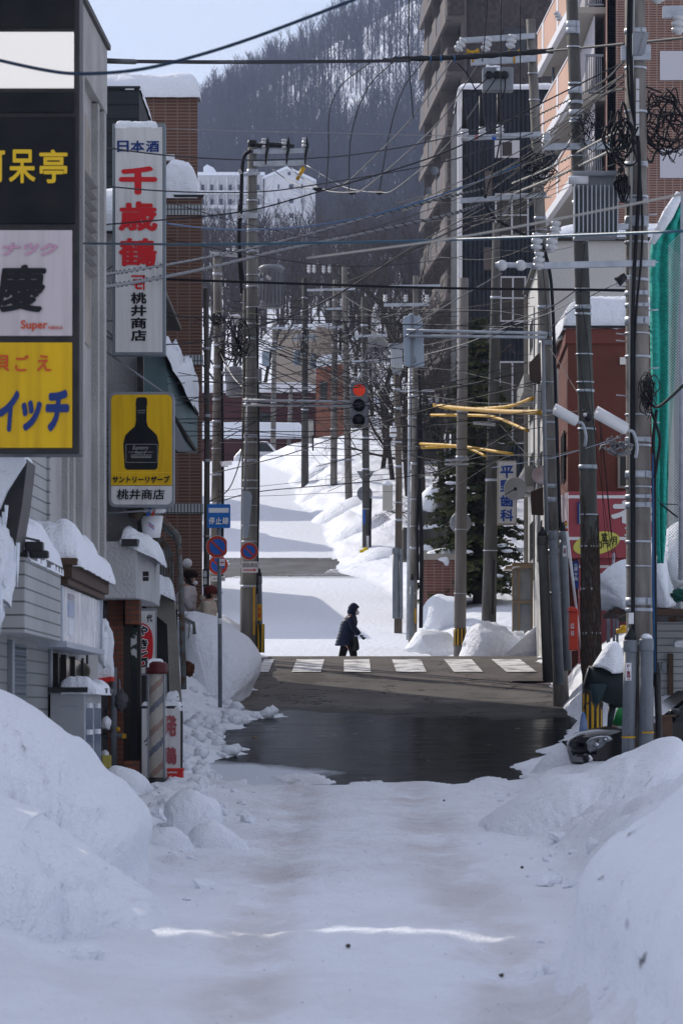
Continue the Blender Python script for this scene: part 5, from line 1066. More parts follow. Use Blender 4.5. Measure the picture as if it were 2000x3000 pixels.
# street lights
for nm, x0, y0, x1, y1, d, own in (('first', 1616, 1196, 1690, 1238, 62, 'tall ivy pole'), ('second', 1738, 1206, 1836, 1262, 54.6, 'near conduit pole')):
    t_ = T('street_lamp', 'white tube street lamp slanting from the %s' % own, 'street lamp', P(x1, y1, d)); a, c = P(x0 + 6, y0 + 4, d), P(x1, y1, d); m = MB()
    m.tube([a, a.lerp(c, .05), a.lerp(c, .93), c], [.05, .075, .075, .05], 10); m.build('diffuser', mat('lamp diffuser', (.66, .67, .67), .35), t_); m = MB(); m.tube([a + Vector((0, .04, .045)), c + Vector((0, .04, .045))], .06, 8); m.build('housing', WHITEP, t_)
    m = MB(); m.tube(spline([c, c + Vector((.08, 0, -.02)), c + Vector((.13, 0, -.2)), c + Vector((.12, .1, -.35))], 5), .022, 8); m.build('arm', GALV, t_)
t_ = T('camera_spotlight', 'small black spotlight pointing left from the near right pole', 'lamp', P(1825, 825, 54.6)); c = P(1818, 818, 54.5); m = MB(); m.tube([c + Vector((-.05, 0, -.04)), c + Vector((.06, 0, .05))], [.07, .045], 12); m.build('head', BLK, t_); m = MB(); m.tube([c + Vector((.05, 0, .04)), c + Vector((.13, .1, .06))], .015, 6); m.build('arm', GALV, t_); m = MB(); m.lathe([(0, -.01), (.05, 0), (0, .01)], c + Vector((-.06, -.01, -.045)), 12, axis='x'); m.build('lens', PORC, t_)
t_ = T('camera_spotlight', 'small black spotlight fixed between the two white street lamps', 'lamp', P(1723, 1230, 61.5)); c = P(1722, 1222, 61.5); m = MB(); m.blob(c, (.07, .08, .07), .1, 1, 2); m.build('head', BLK, t_); m = MB(); m.blob(c + Vector((-.05, -.05, .03)), (.03, .03, .03), 0); m.build('lens', PORC, t_)
# --- ivy pole
IVYM = mat('dry ivy stems', (.035, .026, .02), .9, (.06, .04, .03), 14)
H2 = Pole('dark concrete pole with dry ivy climbing its lower half and a striped foot', [(1735, 2150), (1720, 1350), (1697, 600), (1672, -40)], 63, 58, 34, CONC2, bands=16)
rr_ = random.Random(3)
for k in range(60):
    z = H2.zy(2080 - rr_.random() ** 1.3 * 420); w = rr_.uniform(-1.9, 1.0); m = MB(); pts = []
    for q in range(9):
        if z > H2.zy(1400): break
        r = H2.rad(z) + .012; c = H2.at(z); pts.append(c + Vector((r * math.cos(w - .8), -abs(r * math.sin(w - .8)) if abs(math.sin(w-.8)) > .2 else r * math.sin(w - .8), 0))); z += rr_.uniform(.05, .2); w += rr_.uniform(-.35, .3)
    if len(pts) > 2: m.tube(spline(pts, 2), rr_.uniform(.006, .016), 5, smooth=False); m.build('ivy_stem', IVYM, H2.o)
m = MB(); c = H2.at(H2.zy(2090)); r = H2.rad(c.z) + .006; m.lathe([(r, -.32), (r + .004, -.32), (r + .004, .32), (r, .32)], c, 16); o = m.build('guard_sleeve', BLKP, H2.o)
for w in (-2.6, -2.1, -1.6, -1.1, -.6): m = MB(); m.add([c + Vector(((r + .007) * math.cos(w + a), (r + .007) * math.sin(w + a), z)) for a, z in ((-.12, -.3), (.12, -.3), (.12, .3), (-.12, .3))], [(0, 1, 2, 3)]); m.build('yellow_stripe', YELP, o)
a_, d_ = H2.arm(1595, 430, 1785, 426, .1); H2.insul(1640, 60, h=.15, r=.05, tilt=(-.5, 0)); H2.insul(1600, 415, d_, h=.14, r=.06)
for y, h in ((72, .1), (90, .1), (265, .1), (300, .05), (330, .08), (350, .05), (1145, .04), (900, .06), (850, .05)): H2.band(H2.zy(y), h)
for k in range(4): H2.cable_run([(1695 + 3 * k, 340), (1700 + 4 * k, 420), (1712 + 5 * k, 500), (1716 + 4 * k, 640)], .008, GREYC)
H2.cable_run([(1703, 560), (1712, 700), (1695, 900), (1704, 1100), (1760, 1330)], .005); H2.cable_run([(1695, 850), (1720, 1000), (1738, 1250), (1760, 1420), (1790, 1620)], .005); H2.cable_run([(1750, 1200), (1768, 1350), (1782, 1500), (1796, 1640)], .005); H2.cable_run([(1760, 1250), (1775, 1400), (1790, 1560), (1806, 1640)], .005); H2.cable_run([(1756, 1230), (1766, 1500), (1786, 1660)], .005)
# --- signal pole on the right with its mast arm
H1 = Pole('leaning grey concrete pole carrying the far side signal arm, a switch box and three conduits', [(1640, 1995), (1622, 1540), (1598, 1000), (1553, 56)], 74, 47, 26, bands=14)
H1.conduit([(1604, 2000), (1588, 1570)], 30, 73.6, mt=CONC2); H1.conduit([(1640, 2005), (1618, 1555)], 25, 73.55, False); H1.conduit([(1662, 1965), (1648, 1556)], 24, 73.7); H1.conduit([(1600, 1560), (1588, 970)], 12, 73.75, False, GREYP)
H1.cable_run([(1640, 1550), (1628, 1200), (1618, 900), (1606, 780), (1580, 700)], .03); H1.cable_run([(1588, 780), (1600, 900), (1606, 990)], .006)
m = MB(); m.pbox(1648, 1598, 1658, 1630, 73.45, .01); o = m.build('number_plate', WHITEP, H1.o); m = MB(); m.text('富', 1650, 1606, 1656, 1613, 73.445, .04); m.text('岡', 1650, 1614, 1656, 1621, 73.445, .04); m.build('lettering', bpy.data.materials['maroon lettering'], o)
a1, d1 = H1.arm(1358, 118, 1566, 104, .1); a2, d2 = H1.arm(1378, 182, 1570, 170, .12); a3, d3 = H1.arm(1350, 405, 1585, 392, .09); a4, d4 = H1.arm(1348, 588, 1600, 570, .09)
for x, y, tl in ((1338, 150, (.55, 0)), (1418, 150, (.35, 0)), (1492, 142, (.25, 0))): H1.insul(x, y, d1 - .05, h=.26, r=.085, tilt=tl, arm=a1)
for x, y in ((1384, 150), (1505, 152)):
    m = MB(); m.tube([P(x - 18, y, d2), P(x - 6, y + 2, d2), P(x + 6, y + 1, d2), P(x + 18, y - 2, d2)], [.045, .022, .022, .045], 10); m.lathe([(.02, -.2), (.02, 0)], P(x, y, d2), 8); m.build('yellow_guard', YELP, a2)
m = MB(); m.pbox(1413, 196, 1503, 264, 73.3, .35); sw = m.build('switch_box', GREYP, H1.o, bevel=.02)
for x in (1431, 1454, 1477): m = MB(); m.lathe([(.07, -.06), (.075, -.05), (.06, .0), (0, 0)], P(x, 221, 73.28), 18, axis='y'); m.build('bushing', BLK, sw)
m = MB(); m.snow(X(1422, 73.3), X(1470, 73.3), 73.3, 73.6, Z(196, 73.3), .05, 14, 6, 4, .06, .4, 0); m.build('snow_cap', SNOW, sw)
for x, y in ((1361, 388), (1412, 382), (1464, 376)):
    H1.insul(x, y + 22, d3 - .02, h=.2, r=.07, arm=a3)
    m = MB(); m.tube([P(x, y - 8, d3), P(x - 2, y - 40, d3), P(x - 6, y - 100, d3)], [.06, .045, .025], 10); m.build('cable_termination', BLK, a3)
m = MB(); m.pbox(1440, 397, 1452, 409, d3 - .012, .01, 0); m.pbox(1389, 396, 1401, 408, d3 - .012, .01, 1); m.build('marker', [BLUEP, mat('faded red', (.45, .12, .12), .5)], a3, split=True)
for y, h in ((980, .08), (1005, .08), (1205, .05), (1238, .04), (1425, .08), (1465, .1), (640, .06), (520, .06), (690, .05)): H1.band(H1.zy(y), h)
H1.bolts(500, 900, 6)
m = MB(); m.pbox(1428, 500, 1442, 570, 73.6, .1); H1.insul(1610, 735, h=.2, r=.09)
# --- main pole on the left
L1 = Pole('tall grey concrete pole on the left carrying the front signal arm, transformer and parking sign', [(729, 1850), (740, 1000), (739, 412)], 86, 51, 26, mat('greenish concrete', (.20, .20, .18), .85, (.12, .12, .11), 2, .25, 25, stretch=(3, 3, .5), detail=7), bands=16)
m = MB(); m.lathe([(L1.r1 * 1.06, -.14), (L1.r1 * 1.06, 0), (0, .02)], P(739, 412, 86), 16); m.build('cap', BLK, L1.o)
a1, d1 = L1.arm(742, 444, 899, 440, .09); a2, d2 = L1.arm(742, 480, 895, 476, .1)
for x, y in ((774, 436), (833, 438), (893, 434)): L1.insul(x, y, d1, h=.22, r=.065, arm=a1)
m = MB(); m.tube([P(752, 426, d1), P(790, 424, d1), P(862, 428, d1)], [.05, .06, .04], 8); m.build('cable_sleeve', BLK, a1)
for x in (778, 839, 893): m = MB(); m.tube([P(x, 432, d1 - .05), P(x + 6, 400, d1 - .05), P(x + 8, 425, d1 - .05), P(x + 2, 455, d1 - .05), P(x, 482, d1 - .05)], [.012, .012, .03, .03, .012], 6); m.build('jumper', BLK, a1)
m = MB(); m.tube([P(870, 527, d2), P(890, 490, d2)], [.035, .05], 10); m.build('yellow_guard', YELP, a2)
L1.cable_run([(735, 440), (712, 470), (706, 600), (700, 690), (704, 760), (712, 830)], .04); L1.cable_run([(700, 600), (700, 760), (708, 860)], .03)
m = MB(); m.lathe([(.235, 0), (.25, .03), (.25, .78), (.27, .79), (.27, .84), (.20, .89), (0, .9)], P(795, 902, 85.4), 24); tk = m.build('transformer', GREYP, L1.o)
for k in range(9): m = MB(); w = R(190 + 20 * k); c = P(795, 902, 85.4); m.tube([c + Vector((.255 * math.cos(w), .255 * math.sin(w), .08)), c + Vector((.255 * math.cos(w), .255 * math.sin(w), .72))], .012, 5); m.build('cooling_rib', PIPE, tk)
m = MB(); m.pbox(762, 815, 782, 822, 85.2, .5); m.pbox(762, 880, 782, 887, 85.2, .5); m.build('bracket', GALV, tk, split=True); L1.insul(792, 820, 85.0, h=.12, r=.04, tilt=(-1, 0))
a3, d3 = L1.arm(715, 512, 762, 506, .06); L1.insul(708, 512, h=.12, r=.05, tilt=(-.4, 0)); L1.insul(706, 640, h=.12, r=.06, tilt=(-.4, 0)); a4, _ = L1.arm(716, 630, 756, 632, .12)
L1.conduit([(716, 1440), (727, 1165)], 7, 85.7, False, GREYP)
L1.cable_run([(753, 1740), (758, 1440), (757, 1200), (754, 1000), (752, 900)], .02); m = MB(); m.pbox(754, 1079, 767, 1115, 85.6, .15); o = m.build('meter_box', GREYP, L1.o, bevel=.01)
m = MB(); m.ppoly([(710, 1440), (732, 1440), (738, 1452), (730, 1540), (726, 1575), (710, 1575)], 85.55, .22); m.build('signal_control_box', mat('pale blue grey box', (.30, .36, .43), .5), L1.o, bevel=.02)
for y, h in ((1172, .07), (1186, .07), (992, .06), (1297, .03), (1408, .03), (1540, .03), (1718, .05), (506, .14), (840, .05), (735, .04)): L1.band(L1.zy(y), h)
L1.bolts(600, 960, 6)
m = MB(); m.pbox(741, 1718, 747, 1860, 85.7, .04); m.build('yellow_strip', YELP, L1.o)
L1.conduit([(762, 1900), (759, 1688)], 16, 86.1); m = MB(); m.pbox(752, 1770, 768, 1818, 85.95, .02); o = m.build('warning_plate', YELP, L1.o); m = MB(); m.text('大', 755, 1778, 764, 1790, 85.94, .03); m.text('注', 754, 1796, 765, 1808, 85.94, .03); m.build('lettering', REDL, o)
m = MB(); m.lathe([(.075, 0), (.08, .02), (.08, .58), (.075, .6)], P(764, 1912, 85.9), 12); m.build('guard_sleeve', mat('striped sleeve', (.5, .33, .02), .5, (.02, .02, .02), 3, stretch=(12, 12, .1), lo=.49, hi=.51, detail=0), L1.o)
# --- other poles: label, foot..top pixels, distance, widths
OP = {}
for key, lab, pts, d, w0, w1, mt, nb in (
    ('b', 'dark weathered pole standing close behind the left signal pole', [(716, 1850), (721, 850)], 87.5, 26, 18, CONC2, 3),
    ('L2', 'pale concrete pole behind the blue stop line sign on the left', [(628, 1900), (640, 1000), (636, 735)], 89, 33, 24, CONC, 12),
    ('L3', 'slim dark pole against the edge of the brown brick building', [(605, 1720), (607, 1300), (604, 845)], 82, 18, 15, CONC2, 4),
    ('F1', 'dark pole up the hill standing on the right snow bank, wrapped in cables', [(893, 1392), (893, 1000), (892, 815)], 160, 22, 14, CONC2, 6),
    ('F2', 'far grey pole in front of the long red building, left of two', [(800, 1316), (804, 950)], 190, 16, 13, CONC, 4),
    ('F3', 'slim far pole in front of the long red building, right of two', [(845, 1312), (853, 1130)], 192, 13, 10, CONC, 2),
    ('F4', 'pale pole on the far right snow bank behind its neighbour', [(977, 1446), (980, 1000), (983, 820)], 155, 21, 15, CONC, 6),
    ('F5', 'pale pole on the far right snow bank ahead of its neighbour', [(1022, 1492), (1012, 1000), (1008, 780)], 150, 22, 15, CONC, 6),
    ('F6', 'dark pole beside the yellow hydrant', [(1073, 1640), (1070, 1200), (1066, 870)], 138, 24, 17, CONC2, 6),
    ('G1', 'brown tinted pole with a grey fin box left of the pole with a crossarm', [(1166, 1815), (1168, 1400), (1160, 1060)], 105, 24, 16, mat('brown concrete', (.13, .105, .085), .85, (.09, .075, .062), 2), 8),
    ('G2', 'pale pole with a three insulator crossarm at the right of the far junction', [(1208, 1875), (1215, 1300), (1217, 808)], 100, 26, 15, CONC, 10),
    ('G3', 'grey pole with a round mirror behind it and a striped foot', [(1346, 1892), (1352, 1300), (1358, 815)], 93, 36, 28, mat('warm concrete', (.21, .195, .18), .85, (.15, .14, .13), 2, .25, 25, stretch=(3, 3, .5)), 5),
    ('G4', 'thick dark pole in front of the conifer', [(1431, 1815), (1445, 1200), (1455, 653)], 97, 43, 25, CONC2, 5)):
    OP[key] = Pole(lab, pts, d, w0, w1, mt, bands=nb)
p = OP['L2']; m = MB(); m.lathe([(.16, 0), (.175, .03), (.175, .58), (.15, .64), (0, .66)], P(686, 1162, 88.6), 18); p_t = m.build('transformer', GREYP, p.o); m = MB(); m.pbox(648, 1088, 674, 1093, 88.5, .3); m.build('bracket', GALV, p_t)
a_, d_ = p.arm(616, 742, 700, 748, .07)
for x in (668, 686, 700): p.insul(x, 746, d_, h=.14, r=.045, arm=a_)
p.cable_run([(650, 1700), (653, 1400), (650, 1100), (655, 1000)], .03); p.cable_run([(655, 1100), (690, 1020), (700, 940)], .012)
m = MB(); m.pbox(680, 930, 700, 950, 88.7, .2); m.blob(P(690, 928, 88.8), (.12, .14, .05), .2); m.build('bushing', PORC, p.o)
t_ = T('security_camera', 'white security camera on the pale left pole above the stop line sign', 'camera', P(664, 1358, 88.5)); m = MB(); m.polyz([(X(650, 88.3), 88.3), (X(680, 88.3), 88.0), (X(680, 88.3), 88.1), (X(650, 88.3), 88.4)], Z(1364, 88.3), Z(1352, 88.3)); m.build('body', WHITEP, t_); m = MB(); m.tube([P(646, 1352, 88.4), P(650, 1366, 88.4), P(668, 1366, 88.3)], .012); m.build('arm', GALV, t_)
p = OP['G2']; a_, d_ = p.arm(1124, 893, 1256, 891, .07); m = MB()
for x in (1128, 1188, 1250): p.insul(x, 885, d_, h=.18, r=.055, arm=a_)
a_, d_ = p.arm(1140, 838, 1290, 836, .05); p.arm(1160, 1145, 1272, 1144, .05); p.arm(1190, 1225, 1232, 1224, .05)
p.conduit([(1193, 1875), (1200, 1060)], 8, 99.7, False, GALV); p.conduit([(1203, 1860), (1207, 1700)], 12, 99.6); p.cable_run([(1232, 1840), (1234, 1600), (1228, 1400), (1226, 1200)], .05); p.cable_run([(1224, 1700), (1222, 1500), (1234, 1300), (1226, 1080)], .03)
m = MB(); m.pbox(1214, 1782, 1218, 1826, 99.5, .03); m.build('yellow_strip', YELP, p.o)
p = OP['G1']; fin_transformer(p.o, 1140, 1005, 1184, 1090, 104.4, 8); p.conduit([(1158, 1812), (1158, 1605)], 18, 104.7, False); p.conduit([(1174, 1812), (1173, 1608)], 12, 104.7, False)
m = MB(); m.pbox(1120, 1418, 1150, 1495, 104.6, .3); o = m.build('cabinet', mat('cream cabinet', (.42, .41, .37), .5), p.o, bevel=.02); m = MB(); m.pillow([(1118, 1420), (1124, 1408), (1136, 1406), (1152, 1420)], 104.5, .5, 5, .01); m.build('snow_cap', SNOW, o)
m = MB(); m.lathe([(.07, 0), (.09, .03), (.09, .22), (.07, .27), (0, .28)], P(1151, 1280, 104.6), 16); o = m.build('siren', WHITEP, p.o); m = MB(); m.lathe([(.092, .08), (.094, .1), (.092, .12)], P(1151, 1280, 104.6), 16); m.build('stripe', mat('brown trim', (.1, .05, .03), .5), o)
p = OP['G3']; p.arm(1304, 1348, 1372, 1346, .05); p.arm(1304, 1360, 1372, 1360, .04)
m = MB(); c = p.at(p.zy(1866)); r = p.rad(c.z) + .006; m.lathe([(r, -.2), (r + .004, -.2), (r + .004, .2), (r, .2)], c, 16); o = m.build('guard_sleeve', BLKP, p.o)
for w in (-2.5, -1.9, -1.3, -.7): m = MB(); m.add([c + Vector(((r + .007) * math.cos(w + a), (r + .007) * math.sin(w + a), z)) for a, z in ((-.14, -.19), (.14, -.19), (.14, .19), (-.14, .19))], [(0, 1, 2, 3)]); m.build('yellow_stripe', YELP, o)
m = MB(); p.arm(1386, 1238, 1450, 1244, .07); p = OP['G4']; p.cable_run([(1442, 1800), (1446, 1640)], .02)
t_ = T('traffic_mirror', 'round traffic mirror seen from its grey back behind the striped pole', 'mirror', P(1348, 1580, 95)); m = MB(); m.lathe([(0, -.06), (.1, -.05), (.2, -.02), (.25, .02), (.25, .04), (0, .04)], P(1348, 1532, 94), 28, axis='y'); m.build('back', GREYP, t_); m = MB(); m.tube([P(1348, 1560, 94.1), P(1350, 1700, 94.1)], .03, 8); m.build('post', PIPE, t_)
for key, xs_ in (('F5', (905, 920, 948, 965)), ('F4', (960, 1000))):
    p = OP[key]; a_, d_ = p.arm(xs_[0] - 6, 850 if key == 'F5' else 905, 1040 if key == 'F5' else 1012, 846 if key == 'F5' else 903, .08)
    for x in xs_: p.insul(x, 800 if key == 'F5' else 898, d_, h=.3, r=.07, arm=a_)
p = OP['F6']; a_, d_ = p.arm(1038, 985, 1130, 982, .08); m = MB(); m.pbox(1078, 988, 1130, 1013, 137.2, .3); o = m.build('meter_box', mat('grey meter box', (.22, .22, .21), .5), p.o, bevel=.02); m = MB(); m.text('ZCT', 1094, 1003, 1106, 1009, 137.19, .02); m.build('lettering', BLKL, o)
m = MB(); m.pbox(1063, 1494, 1069, 1536, 137.5, .03); m.build('address_plate', BLUEP, p.o); m = MB(); m.pbox(1073, 1570, 1080, 1632, 137.4, .03); o = m.build('notice_plate', WHITEP, p.o); m = MB()
for i, ch in enumerate('北海道電力'): m.text(ch, 1074, 1574 + 9 * i, 1079, 1581 + 9 * i, 137.39)
m.build('lettering', BLKL, o)
p.cable_run([(1084, 1625), (1084, 1540), (1086, 1460)], .04)
for key, x, y, x2, y2 in (('F1', 862, 1028, 878, 1070), ('F1', 910, 1036, 924, 1080), ('F2', 770, 1030, 786, 1072)):
    p = OP[key]; m = MB(); c = P((x + x2) / 2, y2, p.d - .5); h = (y2 - y) * p.d / F; r = (x2 - x) * p.d / F / 2 * 1.3; m.lathe([(r, 0), (r * 1.05, .03), (r * 1.05, h - .05), (r, h), (0, h + .03)], c, 14); m.build('transformer', mat('blue grey tank', (.18, .22, .26), .5) if 'blue grey tank' not in bpy.data.materials else bpy.data.materials['blue grey tank'], p.o)
for key, x0, y0, x1, y1 in (('F1', 862, 985, 925, 983), ('F1', 855, 995, 930, 990), ('F2', 780, 962, 830, 960), ('F2', 772, 1022, 832, 1020), ('F6', 1030, 1060, 1110, 1056), ('F4', 955, 960, 1012, 956)): OP[key].arm(x0, y0, x1, y1, .09)
t_ = T('meter_cabinet', 'cream meter cabinet on a post at the top of the far snow bank', 'box', P(910, 1300, 165)); m = MB(); m.pbox(902, 1230, 918, 1298, 165, .4); m.build('body', mat('cream cabinet', (.42, .41, .37), .5), t_, bevel=.02); m = MB(); m.pbox(914, 1275, 919, 1320, 164.9, .2); m.build('post', BLKP, t_)
# --- traffic signals
SIGG = mat('signal grey', (.20, .22, .25), .5)
def arm_pair(parent, xa, xb, ya, yb, yc, yd, d):
    for y0, y1 in ((ya, yb), (yc, yd)): m = MB(); m.tube([P(xa, y0, d), P(xb, y1, d)], .028, 10); m.build('mast_arm', GALV, parent)
t_ = T('traffic_light', 'vertical traffic light facing us with its top red lamp lit on a steel arm', 'traffic light', P(1051, 1255, 85.6))
arm_pair(t_, 712, 1040, 1172, 1178, 1186, 1190, 85.62)
d = 85.4
m = MB(); m.ppoly(rrect(1026, 1119, 1076, 1254, 7), d, .12); m.build('body', SIGG, t_, bevel=.008)
LEDR = emis(mat('lit red led', (.5, .02, .015), .4), (1, .10, .05), .65); LEDO = mat('unlit lens', (.012, .014, .017), .35, (.02, .024, .03), 90)
for i, y in enumerate((1142.5, 1187, 1231)):
    m = MB(); m.lathe([(.14, 0), (.14, -.02), (.133, -.025), (.131, 0)], P(1052 - .8 * i, y, d), 28, axis='y', caps=False); o = m.build('lens', SIGG, t_)
    m = MB(); c = P(1052 - .8 * i, y, d - .006); m.lathe([(0, 0), (.131, .001)], c, 28, axis='y'); m.build('lens_face', mat('dark red lens', (.06, .008, .008), .4) if i == 0 else LEDO, o)
    if i == 0:
        m = MB()
        for ring in range(1, 8):
            for k in range(ring * 6): w = 2 * math.pi * k / (ring * 6) + ring; q = c + Vector((ring * .0172 * math.cos(w), -.004, ring * .0172 * math.sin(w))); m.add([q + Vector((a * .0055, 0, b * .0055)) for a, b in ((-1, -1), (1, -1), (1, 1), (-1, 1))], [(0, 1, 2, 3)])
        lo = m.build('led_dots', LEDR, o); lo['kind'] = 'stuff'
m = MB(); m.tube([P(1048, 1119, d + .05), P(1049, 1108, d + .05), P(1056, 1095, d + .1)], .03, 8); m.build('hanger', GALV, t_)
t_ = T('traffic_light', 'pale grey back of a traffic light on the arm from the right pole', 'traffic light', P(1210, 1075, 74))
arm_pair(t_, 1190, 1600, 968, 976, 984, 988, 73.55)
d = 73.6; SIGB = mat('pale signal back', (.36, .42, .49), .45)
m = MB(); m.ppoly([(1180, 932), (1184, 926), (1196, 924), (1199, 918), (1210, 917), (1212, 925), (1232, 928), (1236, 936), (1243, 1068), (1240, 1074), (1214, 1076), (1186, 1072), (1183, 1066)], d + .1, .14); m.build('body', SIGB, t_, bevel=.015)
m = MB(); m.pbox(1204, 922, 1211, 1074, d + .06, .05); m.pbox(1208, 1046, 1217, 1062, d + .05, .06); m.pbox(1200, 962, 1216, 994, d + .03, .07); m.build('rib', GREYP, t_, split=True, bevel=.006)
m = MB()
for y in (950, 1000, 1050): m.lathe([(.12, .0), (.13, .1), (.135, .22)], P(1210, y, d + .24), 20, axis='y')
m.build('hood', SIGB, t_, split=True)
t_ = T('traffic_sign', 'triangular stop sign seen from its grey back on the far bank pole', 'traffic sign', P(1070, 1410, 139)); m = MB(); m.ppoly([(1044, 1380), (1096, 1380), (1071, 1424)], 138.6, .04); m.build('plate', GREYP, t_)
t_ = T('traffic_sign', 'round sign seen from its grey back on the dark hydrant pole', 'traffic sign', P(1068, 1465, 138.9)); m = MB(); m.lathe([(0, 0), (.26, .005), (.26, .03), (0, .03)], P(1068, 1446, 138.5), 26, axis='y'); m.build('plate', GREYP, t_)

# ------------------------------------------------------------------ overhead wires
NW = 0
def wire(label, pts, r, mt=CABLE, cat='cable', group=None, n=8, name='overhead_cable'):
    m = MB(); m.tube(spline([P(*q) for q in pts], n), r, 6); return m.build(name, mt, None, label, cat, group)
def twist(label, pts, r, mt, group=None):     # insulated span lashed to its carrier in a spiral
    t_ = T('overhead_cable', label, 'cable', P(*pts[0]), group); c = spline([P(*q) for q in pts], 14)
    m = MB(); m.tube(c, r, 8); m.build('core', mt, t_)
    m = MB(); o = []; L = 0
    for i, p in enumerate(c):
        if i: L += (p - c[i - 1]).length
    k = 0; n = int(L / .07); cc = []
    for i in range(n + 1):
        t = i / n * (len(c) - 1); a = int(min(t, len(c) - 2)); p = c[a].lerp(c[a + 1], t - a); w = i * 1.0; cc.append(p + Vector((0, math.cos(w), math.sin(w))) * (r + .008))
    m.tube(cc, .009, 4); m.build('lashing', CABLE, t_)
wire('thick blue black cable swooping across the top of the view, nearest of all', [(-40, 168, 24), (130, 205, 24), (240, 216, 24), (400, 205, 24), (560, 168, 24), (760, 104, 24), (1100, -25, 24)], .011, mat('dark blue cable', (.012, .03, .06), .35))
for k in range(3): wire('black cable of the level bundle between the left shop and the tall pole', [(300, 176 + 3 * k, 52 + k * .03), (700, 178 + 4 * k, 62), (1200, 175 + 3 * k, 72)], .011, group='top bundle cables')
m = MB(); m.tube([P(300, 178, 51.8), P(396, 181, 54)], .035, 8); m.build('cable_sleeve', BLK, None, 'short black sleeve on the bundle beside the left shop fascia', 'cable sleeve')
t_ = T('cable_splice', 'thick taped black splice in the level bundle above the tower balconies', 'cable splice', P(1300, 170, 73)); m = MB(); c = spline([P(1120, 174, 72.8), P(1200, 172, 73), (P(1330, 168, 73)), P(1460, 160, 73), P(1620, 148, 73)], 8); m.tube(c, [.02 + .03 * (0 if i < 4 else 1) + .01 * math.sin(i * 2) for i in range(len(c))], 8); m.build('sleeve', BLK, t_)
m = MB(); 
for x in (1165, 1260, 1290, 1330): m.tube([P(x, 162, 72.9), P(x + 2, 184, 72.9)], .012, 5)
m.build('tape', BLUEC, t_, split=True)
wire('twin black cable running on from the splice behind the near right pole', [(1600, 150, 73), (1830, 128, 62), (2030, 108, 55)], .022)
for k, (a) in enumerate(([(1085, 182), (1000, 250), (965, 330), (962, 450), (955, 556)], [(1150, 182), (1075, 260), (1028, 400), (1022, 560)], [(1240, 180), (1180, 262), (1138, 400), (1110, 566)])):
    wire('black drop cable curving down from the splice to the slack grey span, %s' % ('left of three', 'middle of three', 'right of three')[k], [(*q, 77 + 2 * i) for i, q in enumerate(a)], .011)
wire('thin black drop cable falling straight from above the tower edge', [(1199, -20, 70), (1196, 120, 71), (1200, 220, 72), (1210, 346, 73)], .010)
wire('thin black drop cable falling from above the dark tower face', [(1428, -20, 73), (1420, 100, 73), (1412, 180, 73)], .010)
for k, (a) in enumerate(([(781, 483), (860, 538), (930, 554), (1002, 543), (1100, 455), (1203, 349), (1300, 210), (1338, 158)], [(841, 485), (900, 532), (957, 559), (1030, 563), (1073, 548), (1200, 440), (1300, 338), (1418, 160)], [(899, 485), (997, 543), (1055, 559), (1111, 563), (1160, 552), (1300, 434), (1400, 300), (1490, 150)])):
    wire('slack grey span from left crossarm up to right insulators, %s' % ('lowest at the left', 'in the middle', 'lowest at the right')[k], [(*q, 86 - 12 * i / (len(a) - 1)) for i, q in enumerate(a)], .012, GREYC)
    q = a[3 if k else 2]; m = MB(); m.tube([P(q[0] - 14, q[1] - 2, 82), P(q[0], q[1] + 2, 82), P(q[0] + 14, q[1] - 1, 82)], [.02, .05, .02], 8); m.build('cable_clamp', BLK, None, 'black clamp on the slack grey span, %s' % ('left of three', 'middle of three', 'right of three')[k], 'cable clamp')
sw_ = []
